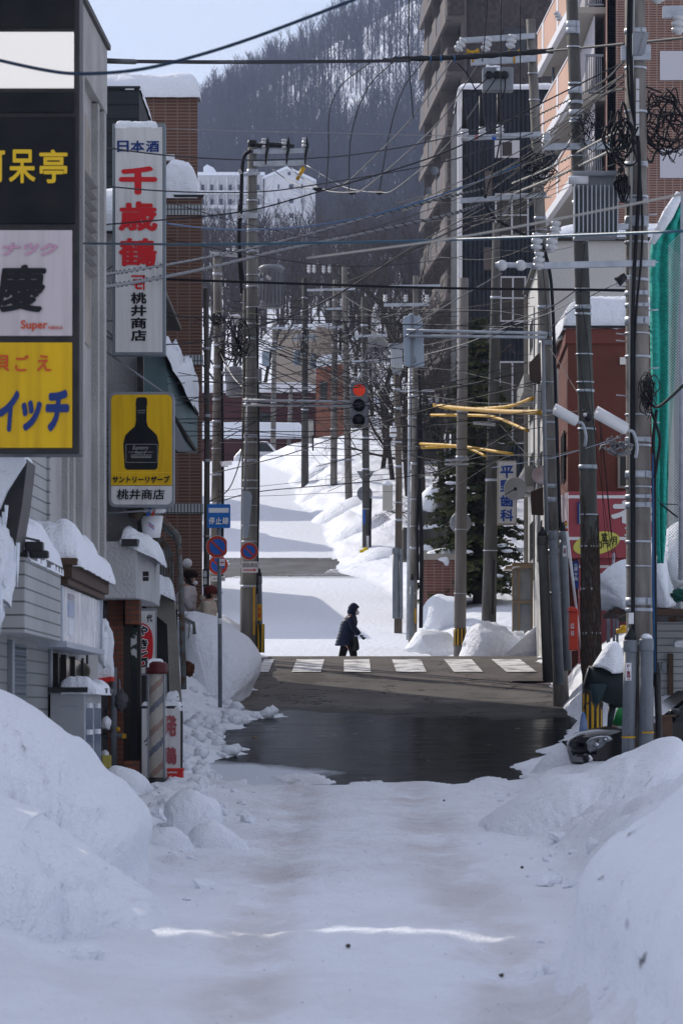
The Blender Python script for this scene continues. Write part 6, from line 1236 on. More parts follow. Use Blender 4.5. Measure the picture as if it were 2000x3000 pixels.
W = [  # thin dark spans crossing the street: (pixels, near and far distance, radius)
 ([(487, 377), (700, 384), (1000, 390), (1300, 398), (1640, 402)], 58, 72, .006), ([(237, 422), (487, 455), (700, 468), (823, 467), (1046, 452), (1300, 405), (1560, 330)], 50, 73, .009), ([(237, 538), (487, 560), (734, 563), (912, 543), (1300, 474), (1560, 390)], 50, 73, .009), ([(277, 660), (380, 652), (698, 622), (912, 568), (1300, 447), (1590, 300), (1822, 184)], 50, 58, .009),
 ([(487, 818), (600, 822), (868, 831), (1300, 844), (1840, 850)], 60, 58, .017), ([(480, 925), (700, 934), (912, 938), (1300, 954), (1590, 950)], 60, 73, .009), ([(487, 700), (700, 740), (1000, 780), (1300, 760), (1570, 700)], 60, 73, .006), ([(480, 1010), (600, 996), (912, 903), (1180, 746), (1400, 640), (1570, 560)], 60, 73, .009), ([(747, 956), (890, 911), (1046, 827), (1207, 724), (1400, 620), (1580, 540)], 86, 73, .009), ([(755, 910), (900, 870), (1100, 790), (1300, 690), (1580, 560)], 86, 73, .006),
 ([(487, 590), (740, 660), (1000, 690), (1400, 560), (1600, 470)], 58, 73, .005), ([(600, 1393), (830, 1335), (1000, 1276), (1250, 1200), (1590, 1120)], 84, 74, .009), ([(480, 1170), (700, 1180), (1000, 1185), (1200, 1150), (1590, 1050)], 62, 74, .007), ([(480, 1240), (700, 1235), (1000, 1228), (1250, 1190), (1600, 1110)], 62, 74, .006), ([(520, 1263), (700, 1264), (1000, 1262), (1300, 1240), (1600, 1200)], 66, 74, .007), ([(520, 1278), (700, 1276), (1000, 1285), (1300, 1290), (1600, 1250)], 66, 74, .006), ([(600, 1296), (800, 1298), (1000, 1300), (1250, 1310)], 82, 98, .006), ([(600, 1332), (800, 1334), (1000, 1334), (1220, 1330)], 82, 98, .006), ([(600, 1226), (800, 1228), (1100, 1215), (1230, 1200)], 82, 98, .007), ([(600, 1205), (800, 1208), (1100, 1190), (1230, 1180)], 82, 98, .006), ([(640, 1470), (760, 1440), (1000, 1418), (1200, 1395), (1440, 1350)], 88, 96, .010), ([(640, 1440), (760, 1425), (1000, 1400), (1200, 1385)], 88, 99, .005), ([(640, 1455), (800, 1452), (1000, 1443), (1180, 1440)], 88, 99, .005), ([(488, 1125), (600, 1120), (720, 1128)], 62, 85, .006), ([(488, 1190), (600, 1182), (720, 1195)], 62, 85, .006), ([(488, 1160), (600, 1165), (740, 1168)], 62, 85, .006),
 ([(1182, 1330), (1300, 1352), (1440, 1362)], 100, 96, .009), ([(1200, 1395), (1300, 1380), (1440, 1300), (1560, 1230), (1720, 1200)], 99, 62, .007), ([(1180, 905), (1300, 908), (1460, 912), (1590, 940)], 100, 74, .006), ([(1225, 1075), (1350, 1090), (1590, 1150)], 100, 74, .006), ([(1225, 1155), (1400, 1180), (1600, 1180)], 100, 74, .007), ([(1200, 1020), (1300, 1000), (1440, 960), (1600, 905), (1700, 840)], 95, 63, .009), ([(1200, 1050), (1350, 1010), (1480, 960), (1600, 920), (1700, 870)], 95, 63, .007), ([(1225, 950), (1400, 955), (1545, 960)], 98, 86, .010), ([(1180, 620), (1330, 560), (1500, 480), (1700, 330), (1826, 240)], 86, 56, .007), ([(1100, 640), (1330, 540), (1560, 420), (1700, 320), (1826, 220)], 86, 56, .008), ([(1226, 1400), (1400, 1340), (1600, 1335), (1760, 1300), (1826, 1270)], 99, 56, .006), ([(1600, 970), (1710, 880), (1826, 820)], 74, 56, .006), ([(1340, 1420), (1480, 1340), (1620, 1330)], 93, 74, .006), ([(1460, 1240), (1540, 1330), (1580, 1370)], 97, 74, .006), ([(1610, 1020), (1690, 1150), (1720, 1200)], 73, 63, .006), ([(960, 1440), (1100, 1380), (1220, 1330)], 150, 100, .008),
 ([(760, 1075), (900, 1160), (1060, 1250), (1160, 1310)], 86, 104, .009), ([(760, 1065), (880, 1120), (1000, 1180), (1160, 1215)], 86, 104, .009), ([(756, 998), (900, 1060), (1000, 1110), (1160, 1200)], 86, 104, .012), ([(756, 1004), (880, 1070), (1000, 1130), (1150, 1225)], 86, 104, .009), ([(756, 994), (900, 1048), (1020, 1092), (1200, 1160)], 86, 100, .008), ([(756, 1150), (880, 1200), (1000, 1290), (1060, 1340)], 86, 138, .008), ([(760, 1120), (860, 1140), (980, 1110), (1060, 1060)], 86, 138, .008), ([(750, 1010), (820, 1000), (892, 950)], 86, 160, .008), ([(764, 990), (820, 940), (880, 900), (980, 870)], 86, 155, .009), ([(892, 1000), (950, 1040), (1010, 1060), (1070, 1030)], 160, 138, .012), ([(892, 960), (950, 990), (1010, 985), (1060, 950)], 160, 138, .012), ([(892, 1020), (960, 1090), (1020, 1130), (1068, 1150)], 160, 138, .012), ([(800, 1010), (850, 1020), (892, 990)], 190, 160, .012), ([(800, 1030), (850, 1060), (892, 1040)], 190, 160, .012), ([(980, 1000), (1030, 1080), (1068, 1110)], 155, 138, .010), ([(1070, 1000), (1120, 1120), (1160, 1200)], 138, 105, .010), ([(1070, 960), (1130, 1000), (1165, 1080)], 138, 105, .010), ([(1070, 1080), (1110, 1160), (1165, 1230)], 138, 105, .010), ([(1072, 1130), (1120, 1240), (1165, 1260)], 138, 105, .010), ([(1066, 920), (1120, 930), (1216, 900)], 138, 100, .010), ([(983, 850), (1060, 900), (1120, 920)], 155, 120, .010)]
lab3 = ('thin black overhead wire among the tangle of spans crossing the street', 'thin dark wire in the web between the left signal pole and the far poles')
for i, (pts, da, db, r) in enumerate(W):
    n_ = len(pts); x0, x1 = pts[0][0], pts[-1][0]
    wire(lab3[0] if min(da, db) < 84 else lab3[1], [(a, b, da + (db - da) * (a - x0) / (x1 - x0)) for a, b in pts], r * 1.15, CABLE if i % 16 else GREYC, group='wires crossing the street' if min(da, db) < 84 else 'wires up the hill')
q_ = random.Random(21)
for i in range(34):
    a, b_ = q_.uniform(480, 760), q_.uniform(1170, 1620); y0, y1 = q_.uniform(880, 1330), q_.uniform(860, 1330); sg = q_.uniform(5, 45); dn = 86 if a > 600 else 64; df = q_.choice((74, 93, 97, 100))
    wire(lab3[0] if dn < 84 or df < 84 else lab3[1], [(a + (b_ - a) * t, y0 + (y1 - y0) * t + sg * 4 * t * (1 - t), dn + (df - dn) * t) for t in (0, .25, .5, .75, 1)], q_.uniform(.005, .009), CABLE, group='wires crossing the street' if dn < 84 or df < 84 else 'wires up the hill')
for i in range(16):
    a, b_ = q_.uniform(1160, 1480), q_.uniform(1590, 1840); y0 = q_.uniform(520, 760); y1 = y0 - q_.uniform(60, 330); wire('thin black wire fanning up from the street to the near right pole', [(a, y0, 80), ((a + b_) / 2, (y0 + y1) / 2 + q_.uniform(10, 50), 68), (b_, y1, 56)], q_.uniform(.004, .007), CABLE, group='wires fanning to the near pole')
wire('bright blue cable sagging across the street below the crossarm', [(480, 654, 58), (600, 668, 62), (734, 673, 66), (912, 661, 70), (1091, 630, 72), (1300, 568, 73), (1580, 460, 74)], .013, BLUEC)
wire('level blue grey cable blurred close to us across the middle of the tangle', [(235, 713, 44), (600, 716, 40), (957, 711, 38), (1300, 703, 36), (2030, 676, 32)], .013, mat('blue grey cable', (.03, .09, .14), .4))
wire('pale cream cable blurred close to us rising to the right edge', [(900, 756, 30), (1300, 702, 28), (1640, 640, 26), (2040, 560, 24)], .008, CREAMC)
wire('pale rope of wire slanting from the signal back up to the right pole', [(1215, 950, 73.5), (1345, 872, 73.2), (1470, 800, 73)], .012, GREYC)
wire('black level cable from the right signal pole past the grey house', [(1480, 848, 90), (1620, 848, 74), (1840, 852, 58)], .02); wire('faint teal wire low above the pink sign', [(1440, 1370, 90), (1620, 1340, 70), (1826, 1278, 56)], .006, BLUEC)
twist('upper grey lashed cable sweeping across the street', [(285, 806, 50), (400, 790, 54), (600, 755, 62), (823, 706, 68), (1091, 633, 72), (1300, 580, 73), (1420, 552, 73.5)], .017, GREYC); twist('lower grey lashed cable sweeping across the street', [(285, 842, 50), (400, 826, 54), (600, 787, 62), (823, 733, 68), (1046, 688, 72), (1300, 632, 73), (1412, 598, 73.5)], .024, GREYC)
twist('upper pale lashed cable from the right pole to the near pole', [(1500, 537, 73.5), (1600, 495, 68), (1740, 420, 60), (1830, 376, 55)], .016, CREAMC); twist('lower pale lashed cable from the right pole to the near pole', [(1505, 566, 73.5), (1620, 520, 68), (1740, 465, 60), (1830, 420, 55)], .020, CREAMC)
for y in (0, 1, 2): twist('black twisted service cable climbing to the near pole, %s' % ('top of three', 'middle of three', 'lowest of three')[y], [(1560, 345 + 34 * y, 74), (1690, 280 + 25 * y, 66), (1770, 235 + 20 * y, 60), (1826, 180 + 40 * y, 55)], .008, CABLE)
wire('curved pale cable tail under the lower grey lashed cable', [(1412, 598, 73.5), (1440, 618, 73.5), (1465, 628, 73.5), (1485, 612, 73.5), (1500, 570, 73.5)], .024, GREYC); wire('thick black cable falling right from the grey lashed cable', [(1418, 596, 73.4), (1450, 640, 73.3), (1520, 680, 73.2), (1590, 720, 73)], .026)
for k, x in enumerate((1466, 1523)): wire('beaded black hanging cable above the ball insulators, %s' % ('left one', 'right one')[k], [(x, -20, 55), (x, 400, 54.8), (x, 760, 54.6)], .008)
for k, (a) in enumerate(([(1362, 420), (1366, 480), (1400, 540), (1420, 580)], [(1414, 420), (1416, 500), (1420, 580)], [(1464, 410), (1450, 480), (1430, 540), (1422, 580)])): wire('black lead from a porcelain bushing down to the lashed cable, %s' % ('left', 'middle', 'right')[k], [(*q, 73.3) for q in a], .014)
for k, (a) in enumerate(([(1434, 222), (1390, 262), (1358, 285)], [(1454, 226), (1430, 260), (1412, 282)], [(1478, 222), (1478, 260), (1468, 290)], [(1340, 185), (1370, 220), (1390, 260), (1404, 280)])): wire('black jumper lead hanging from the grey switch box, %s' % ('reaching far left', 'reaching the middle bushing', 'hanging straight', 'looping from the splice')[k], [(*q, 73.2) for q in a], .012)
# yellow line guards
for k, (pts, d0, d1, w) in enumerate(([[(1270, 1187), (1340, 1198), (1480, 1192), (1560, 1166)], 98, 86, .04], [[(1284, 1188), (1345, 1196), (1480, 1206), (1585, 1208)], 98, 75, .05], [[(1262, 1216), (1400, 1217), (1460, 1226), (1545, 1262)], 98, 86, .035], [[(1230, 1300), (1345, 1307), (1500, 1330)], 98, 90, .035], [[(1234, 1311), (1345, 1308), (1380, 1316), (1422, 1336)], 98, 95, .035])):
    n_ = len(pts); t_ = T('line_guard', 'yellow plastic line guard on a cable, %s' % ('rising to the right in the upper group', 'thickest and almost level in the upper group', 'dipping to the right in the upper group', 'long level one of the lower pair', 'short drooping one of the lower pair')[k], 'cable guard', P(*pts[0], d0))
    m = MB(); m.tube(spline([P(a, b, d0 + (d1 - d0) * i / (n_ - 1)) for i, (a, b) in enumerate(pts)], 6), w, 8); m.build('tube', YELP, t_)
    m = MB(); m.tube([P(pts[0][0] - 16, pts[0][1], d0), P(*pts[0], d0)], w * .8, 8); m.build('end_sleeve', BLK, t_)
# coils and tangles
def tangle(label, cx, cy, rx, ry, d, n, r, seed, mt=CABLE, name='cable_coil'):
    q = random.Random(seed); t_ = T(name, label, 'cable coil', P(cx, cy + ry, d))
    for k in range(n):
        a, b = q.uniform(.35, 1), q.uniform(.35, 1); ox, oy = q.uniform(-.5, .5) * rx, q.uniform(-.5, .5) * ry; ph = q.uniform(0, 6.3); sw = q.uniform(3, 7.5); pts = []
        for i in range(9):
            w = ph + sw * i / 8; f_ = q.uniform(.35, 1.25); pts.append(P(cx + ox + rx * a * f_ * math.cos(w), cy + oy + ry * b * q.uniform(.4, 1.3) * math.sin(w), d + q.uniform(-.12, .12)))
        m = MB(); m.tube(spline(pts, 4), r * q.uniform(.6, 1.4), 5); m.build('loop', mt, t_)
tangle('big messy tangle of black cable loops at the right of the near pole', 1945, 360, 85, 105, 55.3, 24, .010, 2); tangle('loops of black cable hanging left of the near pole', 1815, 420, 40, 90, 54.4, 12, .014, 4); tangle('dark bundle of wire ends stuck to the near pole beside the dark ball', 1822, 530, 16, 45, 54.4, 18, .012, 5)
tangle('nest of twigs and wire on the near pole above the street lamps', 1895, 1150, 28, 50, 54.5, 26, .007, 6, BLK, 'bird_nest'); tangle('small black wire tangle on the ivy pole below its crossarm', 1715, 370, 40, 50, 62.6, 18, .006, 7); tangle('black wire tangle at the right signal pole below its switch box', 1570, 490, 50, 50, 73.4, 26, .008, 8); tangle('black cable loops on the left signal pole beside the transformer', 690, 1010, 40, 60, 85.5, 20, .010, 9); tangle('round coil of black cable on the pale left pole', 640, 945, 24, 26, 88.3, 8, .012, 10); tangle('hanging loops of cable right of the far crossarm pole', 1270, 1260, 22, 50, 98.5, 10, .010, 11); tangle('small tangle of wires on the conifer pole', 1440, 1262, 40, 30, 96.4, 14, .008, 12); tangle('grey loop of service wire under the white street lamps', 1800, 1310, 40, 26, 54.6, 14, .009, 13, GREYC); tangle('wire loops on the far bank poles', 1000, 980, 45, 60, 149, 9, .012, 14); tangle('wire loops behind the lit traffic light', 1120, 1060, 40, 80, 137, 9, .011, 15, GREYC); tangle('dark loops around the cable wrapped far pole', 893, 1000, 24, 50, 159, 9, .014, 16)
wire('pale spiral wire hanging from the left pale pole down to the main pole', [(642, 990, 88), (650, 1040, 88), (680, 1100, 87), (714, 1138, 86)], .013, CREAMC); wire('rusty chain like vine hanging beside the pale left pole', [(712, 1240, 86), (706, 1330, 86), (690, 1390, 87), (664, 1440, 87), (612, 1470, 87)], .012, mat('dry vine', (.08, .06, .05), .9, (.03, .025, .02), 30))
wire('bundle of black cables hanging from the near pole to the lower right', [(1900, 1180, 54.6), (1930, 1190, 54), (2010, 1120, 52)], .02); wire('second black bundle curving down right of the near pole', [(1905, 1200, 54.6), (1930, 1280, 54.3), (1925, 1340, 54.3), (1916, 1400, 54.4)], .022)
# ------------------------------------------------------------------ street signs
def disc(parent, px, py, rpx, d, cut=None):
    r = rpx * d / F; c = P(px, py, d)
    def poly(rad, y, name, mt, ph=.004):
        m = MB(); pts = [(c.x + rad * math.cos(w), c.z + rad * math.sin(w)) for w in np.linspace(0, 2 * math.pi, 41)[:-1]]
        if cut: pts = [(min(x, X(cut, d)), z) for x, z in pts]
        m.polyy(pts, y, y + ph); return m.build(name, mt, parent)
    SGR = mat('sign red', (.42, .045, .025), .4); SGB = mat('sign blue', (.02, .11, .42), .4)
    poly(r, d - .02, 'disc', WHITEP); poly(r * .97, d - .024, 'red_ring', SGR); poly(r * .70, d - .029, 'blue_field', SGB)
    m = MB(); m.stroke([(px - rpx * .62, py - rpx * .62), (min(px + rpx * .62, cut or 9e9), min(py + rpx * .62, 9e9) if not cut else py + (min(px + rpx * .62, cut) - px))], rpx * .17, d - .032); m.build('red_bar', SGR, parent)
def plate(parent, x0, y0, x1, y1, d, txt, arrow=True):
    m = MB(); m.ppoly(rrect(x0, y0, x1, y1, 3), d - .02, .015); m.build('date_plate', WHITEP, parent)
    m = MB(); m.text(txt, x0 + 3, y0 + 4, x1 - 3, y0 + (17 if arrow else y1 - y0 - 3), d - .025, .015); m.build('lettering', BLKL, parent)
    if arrow:
        m = MB(); y = y1 - 8; m.pbox(x0 + 6, y - 1.5, x1 - 12, y + 1.5, d - .024, .002); m.ppoly([(x1 - 13, y - 4.5), (x1 - 4, y), (x1 - 13, y + 4.5)], d - .025, .003); m.build('arrow', REDL, parent)
d = 72.6
t_ = T('traffic_sign', 'blue stop line sign above a bent no parking disc on a thin post', 'traffic sign', P(645, 2086, d))
m = MB(); m.tube([P(645, 2100, d), P(644, 1800, d), P(641, 1470, d)], .037, 12); m.build('post', PIPE, t_)
m = MB(); m.lathe([(.039, -.05), (.040, -.05), (.040, .05), (.039, .05)], P(644, 1820, d), 12, caps=False); m.build('reflective_band', WHITEP, t_)
m = MB(); m.ppoly(rrect(607, 1477, 675, 1547, 4), d - .07, .02); m.build('blue_plate', mat('stop sign blue', (.02, .15, .48), .4), t_, bevel=.003)
m = MB(); m.pbox(612, 1488, 670, 1502, d - .075, .003); m.build('white_bar', WHITEL, t_)
m = MB()
for ch, a, b_ in (('停', 612, 629), ('止', 632, 649), ('線', 652, 670)): m.text(ch, a, 1515, b_, 1536, d - .075, .03)
m.build('lettering', WHITEL, t_)
disc(t_, 637, 1602, 33, d - .06, 665)
m = MB(); m.pbox(643, 1637, 659, 1658, d - .07, .01); o = m.build('small_plate', WHITEP, t_); m = MB(); m.pbox(646, 1646, 656, 1650, d - .075, .003); m.build('red_mark', REDL, o)
d = 88.2
t_ = T('traffic_sign', 'no parking disc half hidden behind the thin sign post', 'traffic sign', P(639, 1705, d)); disc(t_, 639, 1656, 29, d); plate(t_, 620, 1688, 660, 1703, d, '12月1日~3月31日', False)
d = 85.4
t_ = T('traffic_sign', 'no parking disc with arrow date plate on the left signal pole', 'traffic sign', P(731, 1678, d)); disc(t_, 730, 1615, 26, d); plate(t_, 707, 1645, 756, 1678, d, '12月1日~3月31日')
# hydrant
t_ = T('hydrant', 'yellow fire hydrant at the foot of the dark pole on the far bank', 'hydrant', P(1070, 1634, 136.5)); c = P(1070, 1636, 136.5)
m = MB(); m.lathe([(.12, 0), (.13, .03), (.09, .05), (.09, .2), (.13, .22), (.12, .3), (.07, .36), (0, .38)], c, 16); m.build('body', mat('hydrant yellow', (.6, .45, .03), .5), t_)
m = MB()
for s_ in (-1, 1): m.lathe([(.05, -.06), (.055, .06)], c + Vector((s_ * .14, 0, .24)), 12, axis='x')
m.build('nozzle', mat('hydrant yellow', (.6, .45, .03), .5), t_, split=True)
# yellow tap thing beside the conduit
t_ = T('gas_meter', 'dark hooded meter with yellow valves left of the near conduits', 'meter', P(1816, 1856, 56.5)); m = MB(); m.ppoly([(1808, 1812), (1838, 1796), (1838, 1816), (1822, 1824)], 56.5, .2); m.build('hood', FRAMEB, t_); m = MB(); m.blob(P(1825, 1838, 56.5), (.05, .06, .035), .1); m.tube([P(1804, 1850, 56.5), P(1836, 1846, 56.5)], .035, 8); m.build('valve', YELP, t_, split=True)
for k, x in enumerate((1780, 1796, 1806)): m = MB(); m.tube([P(x, 1620 if k == 1 else 1700, 68), P(x + 1, 1890, 68)], .022 if k else .03, 8); m.build('steel_post', GALV, None, 'thin steel post under the snow curl, %s' % ('left one', 'tall middle one', 'right one')[k], 'post')
# dark hooded container with a snow cap
DGR = mat('dark green plastic', (.008, .014, .015), .55, (.014, .022, .023), 3)
d = 58.5
t_ = T('covered_stand', 'dark green hooded drum on a stand with a tall cone of snow on top', 'container', P(1790, 2125, d))
m = MB(); secs = [((1722, 1985), 34, .0), ((1726, 1985), 36, .0), ((1760, 1997), 40, 0), ((1800, 2010), 46, 0), ((1850, 2015), 46, 0)]
pts = [P(1716, 1985, d), P(1740, 1990, d), P(1775, 2005, d), P(1815, 2020, d), P(1860, 2020, d)]
m.tube(pts, [.175, .19, .245, .27, .25], 22); m.build('drum', DGR, t_)
m = MB(); m.tube([P(1713, 1984, d - .05), P(1717, 1985, d - .05)], [.13, .165], 20); m.build('opening', BLK, t_)
m = MB(); m.pillow([(1728, 2004), (1775, 2003), (1770, 2030), (1758, 2055), (1745, 2065), (1733, 2050)], d - .32, .1, 5, .004); m.build('flap', mat('dark teal plastic', (.012, .028, .033), .4), t_)
m = MB(); m.tube([P(1792, 2065, d), P(1784, 2130, d)], [.06, .035], 10); m.tube([P(1830, 2060, d + .2), P(1836, 2130, d + .2)], [.05, .035], 10); m.build('leg', DGR, t_, split=True)
m = MB(); m.pillow([(1736, 1952), (1762, 1912), (1780, 1885), (1798, 1878), (1815, 1886), (1828, 1920), (1832, 1968), (1790, 1968), (1760, 1955)], d - .3, .65, 9, .02, 2, 4); m.build('snow_cap', SNOW, t_)
t_ = T('plastic_bag', 'blue and pale folded tarpaulin leaning against the ivy pole foot', 'tarpaulin', P(1708, 2160, 61.5)); m = MB(); m.pillow([(1695, 2158), (1700, 2100), (1708, 2086), (1716, 2100), (1722, 2140), (1720, 2158)], 61.5, .15, 5, .01, 5); m.build('sheet', mat('blue tarpaulin', (.05, .14, .34), .6, (.30, .34, .42), 3.2), t_)
t_ = T('traffic_cone', 'small green and white cone behind the dark drum', 'cone', P(1815, 2130, 60)); m = MB(); c = P(1815, 2125, 60); m.lathe([(.12, 0), (.03, .3), (0, .31)], c, 14); m.build('body', mat('green plastic', (.02, .22, .06), .5), t_); m = MB(); m.lathe([(.1, .05), (.075, .11), (.07, .11), (.07, .05)], c + Vector((0, 0, .0)), 14, caps=False); m.build('white_band', WHITEP, t_)
# ------------------------------------------------------------------ black car, nose to the street
CARP = mat('black car paint', (.006, .007, .009), .15, spec=.3); CHR = mat('chrome', (.72, .73, .75), .12, metal=1); CLENS = mat('headlamp glass', (.34, .36, .39), .08, (.10, .11, .13), 14, metal=.3)
yaw = R(10); cz = Z(2318, 58.6)
t_ = T('parked_car', 'black car with its headlamp and bonnet poking out behind the near right conduits', 'car', P(1722, 2290, 58.6))
base = P(1722, 2290, 58.6); CM = Matrix.Translation(base) @ Matrix.Rotation(yaw, 4, 'Z')          # local: x back along the car, y across, z up
def cb(): m = MB(); m.M = CM; return m
prof = [(0.02, .30), (0, .42), (.02, .55), (.06, .62), (.14, .70), (.30, .76), (.60, .81), (.95, .85), (1.05, .88), (1.70, 1.33), (2.0, 1.42), (2.8, 1.44), (3.3, 1.36), (3.62, .95), (3.68, .6), (3.66, .3)]
ws = [.66, .70, .73, .745, .76, .78, .79, .79, .79, .62, .59, .59, .60, .72, .72, .68]
m = cb(); vs = []; nseg = 12
for (x, z), w in zip(prof, ws):
    for k in range(nseg + 1):
        u = -1 + 2 * k / nseg; bow = .10 * (1 - u * u) if x < .2 else 0
        vs.append((x - bow + .16 * abs(u) ** 3 * (x < .35), w * u + .8, z - .05 * abs(u) ** 2.5 * (z > .5)))
n1 = nseg + 1; m.add(vs, [(i * n1 + k, (i + 1) * n1 + k, (i + 1) * n1 + k + 1, i * n1 + k + 1)[::-1] for i in range(len(prof) - 1) for k in range(nseg)], 0, True)
for sgn in (0, nseg):
    edge = [vs[i * n1 + sgn] for i in range(len(prof))]; f = list(range(len(edge))); m.add(edge, [tuple(f if sgn == 0 else f[::-1])])
    k0 = [(x, (.8 - .8 if sgn == 0 else 1.6), z) for x, z in ((.12, .28), (.12, .6), (1.0, .84), (3.6, .88), (3.6, .28))]; m.add(k0, [(0, 1, 2, 3, 4)] if sgn else [(4, 3, 2, 1, 0)])
m.build('body', CARP, t_)
m = cb(); m.add([(1.12, .18, .93), (1.12, 1.42, .93), (1.66, 1.32, 1.31), (1.66, .28, 1.31)], [(0, 1, 2, 3)]); o = m.build('windscreen', GLASS, t_)
m = cb(); m.add([(1.3, .075, .92), (2.3, .06, .95), (2.3, .17, 1.36), (1.75, .17, 1.32)], [(0, 1, 2, 3)]); m.add([(2.4, .06, .95), (3.2, .07, .95), (3.1, .17, 1.32), (2.4, .17, 1.36)], [(0, 1, 2, 3)]); m.build('side_window', GLASS, t_, split=True)
m = cb(); hl = [(.13, .02, .44), (.08, .08, .41), (.05, .13, .46), (.05, .16, .55), (.10, .14, .61), (.19, .05, .64), (.32, -.015, .65), (.36, -.03, .60), (.26, -.025, .56), (.20, -.02, .50)]
m.add(hl + [(x - .045, y - .035, z) for x, y, z in hl], [tuple(range(10, 20))] + [(i, (i + 1) % 10, 10 + (i + 1) % 10, 10 + i) for i in range(10)], 0, False); hd = m.build('headlight', CLENS, t_, bevel=.012)
m = cb(); m.blob((.13, .0, .53), (.035, .04, .035), 0); m.blob((.25, -.03, .60), (.03, .02, .03), 0); m.build('reflector', CHR, hd, split=True)
m = cb(); m.tube([(x - .05, y - .04, z) for x, y, z in hl[3:8]], .012, 6); m.build('trim', CHR, hd)
m = cb(); m.box(-.10, -.06, .35, 1.25, .50, .58); m.build('grille', BLK, t_, bevel=.01)
m = cb(); m.tube([(-.11, .8 + .06 * math.cos(w), .545 + .045 * math.sin(w)) for w in np.linspace(0, 2 * math.pi, 18)], .008, 6); m.tube([(-.11, .77, .56), (-.115, .8, .53), (-.11, .83, .56)], .007, 5); m.build('badge', CHR, t_)
m = cb(); m.box(-.08, .30, -.02, 1.62, .26, .40); m.build('bumper', CARP, t_, bevel=.05)
m = cb(); m.tube([(.02, -.03, .32), (.0, -.04, .32)], .06, 12); m.build('fog_lamp', CHR, t_)
for x in (.75, 3.0):
    m = cb(); m.lathe([(.0, -.02), (.2, -.02), (.31, .0), (.31, .18), (0, .18)], (x, .0, .31), 24, axis='y'); w_ = m.build('wheel', BLK, t_); m = cb(); m.lathe([(0, -.035), (.18, -.03), (.2, .0)], (x, .0, .31), 20, axis='y'); m.build('rim', CHR, w_)
m = cb(); m.blob((1.25, -.08, .98), (.09, .1, .07), .05); m.build('wing_mirror', CARP, t_)
m = cb(); m.pillow([(0, 0)] * 3, 1, 1) if False else None
t_ = T('gate_post', 'brown wooden gate post standing between the near conduits and the dark car', 'post', P(1952, 2225, 58)); m = MB(); m.pbox(1937, 2098, 1968, 2240, 57.2, .15); m.build('board', WOOD, t_, bevel=.01); m = MB(); m.pbox(1933, 2094, 1980, 2100, 57.15, .25); m.build('cap', WOOD, t_)
# ------------------------------------------------------------------ snow heaps with their own outline
def heap(label, pts, d, dep, amp=.06, freq=2., seed=0, n=9, sub=4, **k): m = MB(); m.pillow(pts, d, dep, n, amp, freq, seed, 0, sub, **k); return m.build('snow_heap', SNOW, None, label, 'snow heap')
heap('big broken snow heap behind the crosswalk in front of the entrance porch', [(1338, 1945), (1350, 1905), (1368, 1865), (1385, 1830), (1402, 1815), (1440, 1816), (1475, 1832), (1500, 1850), (1540, 1862), (1572, 1840), (1605, 1812), (1610, 1950)], 91.5, 2.6, .16, 1.8, 3, 17, 6, crust=.05)
heap('low crumbly snow heap left of the striped pole behind the crossing', [(1185, 1900), (1200, 1878), (1215, 1855), (1240, 1843), (1290, 1848), (1330, 1862), (1345, 1915), (1260, 1912)], 94, 1.8, .12, 2.2, 5)
heap('snow heap against the brick wall corner', [(1240, 1800), (1246, 1770), (1262, 1748), (1290, 1738), (1330, 1745), (1350, 1760), (1352, 1840), (1250, 1842)], 103, 2.5, .10, 1.4, 6)
heap('smooth snow heap half burying the black car nose', [(1500, 2330), (1530, 2300), (1570, 2250), (1610, 2205), (1650, 2175), (1700, 2150), (1745, 2138), (1800, 2150), (1835, 2165), (1835, 2200), (1740, 2175), (1700, 2215), (1705, 2330)], 59.3, 1.2, .05, 1.5, 8)
heap('white dome of snow behind the drum stand', [(1776, 2165), (1784, 2142), (1800, 2130), (1822, 2132), (1845, 2150), (1845, 2175)], 60, .8, .02, 2, 9)
heap('rounded snow boulder by the left kerb nearest the road', [(482, 2400), (480, 2372), (490, 2345), (515, 2325), (550, 2318), (590, 2328), (618, 2352), (632, 2395), (636, 2440), (630, 2560), (545, 2570), (480, 2550)], 40, .8, .07, 3, 11, 15, 6, crust=.03)
heap('second snow boulder leaning on the rounded one', [(540, 2460), (560, 2430), (600, 2415), (645, 2425), (690, 2440), (720, 2470), (720, 2600), (600, 2620), (530, 2600)], 38.6, .7, .06, 3, 12)
heap('flat broken snow block in front of the left mound', [(400, 2500), (415, 2440), (470, 2425), (530, 2440), (560, 2480), (575, 2620), (500, 2640), (390, 2640)], 37.5, .7, .06, 3, 13)
heap('smooth snow mound before the barber pole base', [(295, 2340), (300, 2275), (320, 2248), (350, 2244), (390, 2258), (425, 2285), (437, 2325), (437, 2360), (300, 2390)], 51, 1.0, .03, 2, 14)
heap('small snow drift behind the barber pole under the standing board', [(390, 2330), (396, 2210), (405, 2185), (430, 2200), (450, 2260), (470, 2330)], 61, .8, .03, 2, 15)
heap('near right snow wall towering over the road edge', [(1600, 2980), (1590, 2860), (1600, 2790), (1635, 2690), (1655, 2560), (1700, 2475), (1770, 2420), (1850, 2370), (1940, 2290), (2050, 2220), (2300, 2180), (2600, 2240), (2600, 3160), (1700, 3160)], 13, 12.5, .07, 1.3, 21, 90, 18, pw=7, dref=24.5, crust=.12)
heap('large smooth snow mound at the left kerb', [(-500, 1950), (-200, 1990), (0, 2062), (60, 2095), (130, 2150), (170, 2170), (230, 2262), (290, 2310), (315, 2345), (365, 2415), (378, 2470), (370, 2560), (390, 2650), (410, 2860), (-500, 2900)], 29.6, 4.6, .04, 1.2, 22, 40, 12, pw=4, crust=.075)
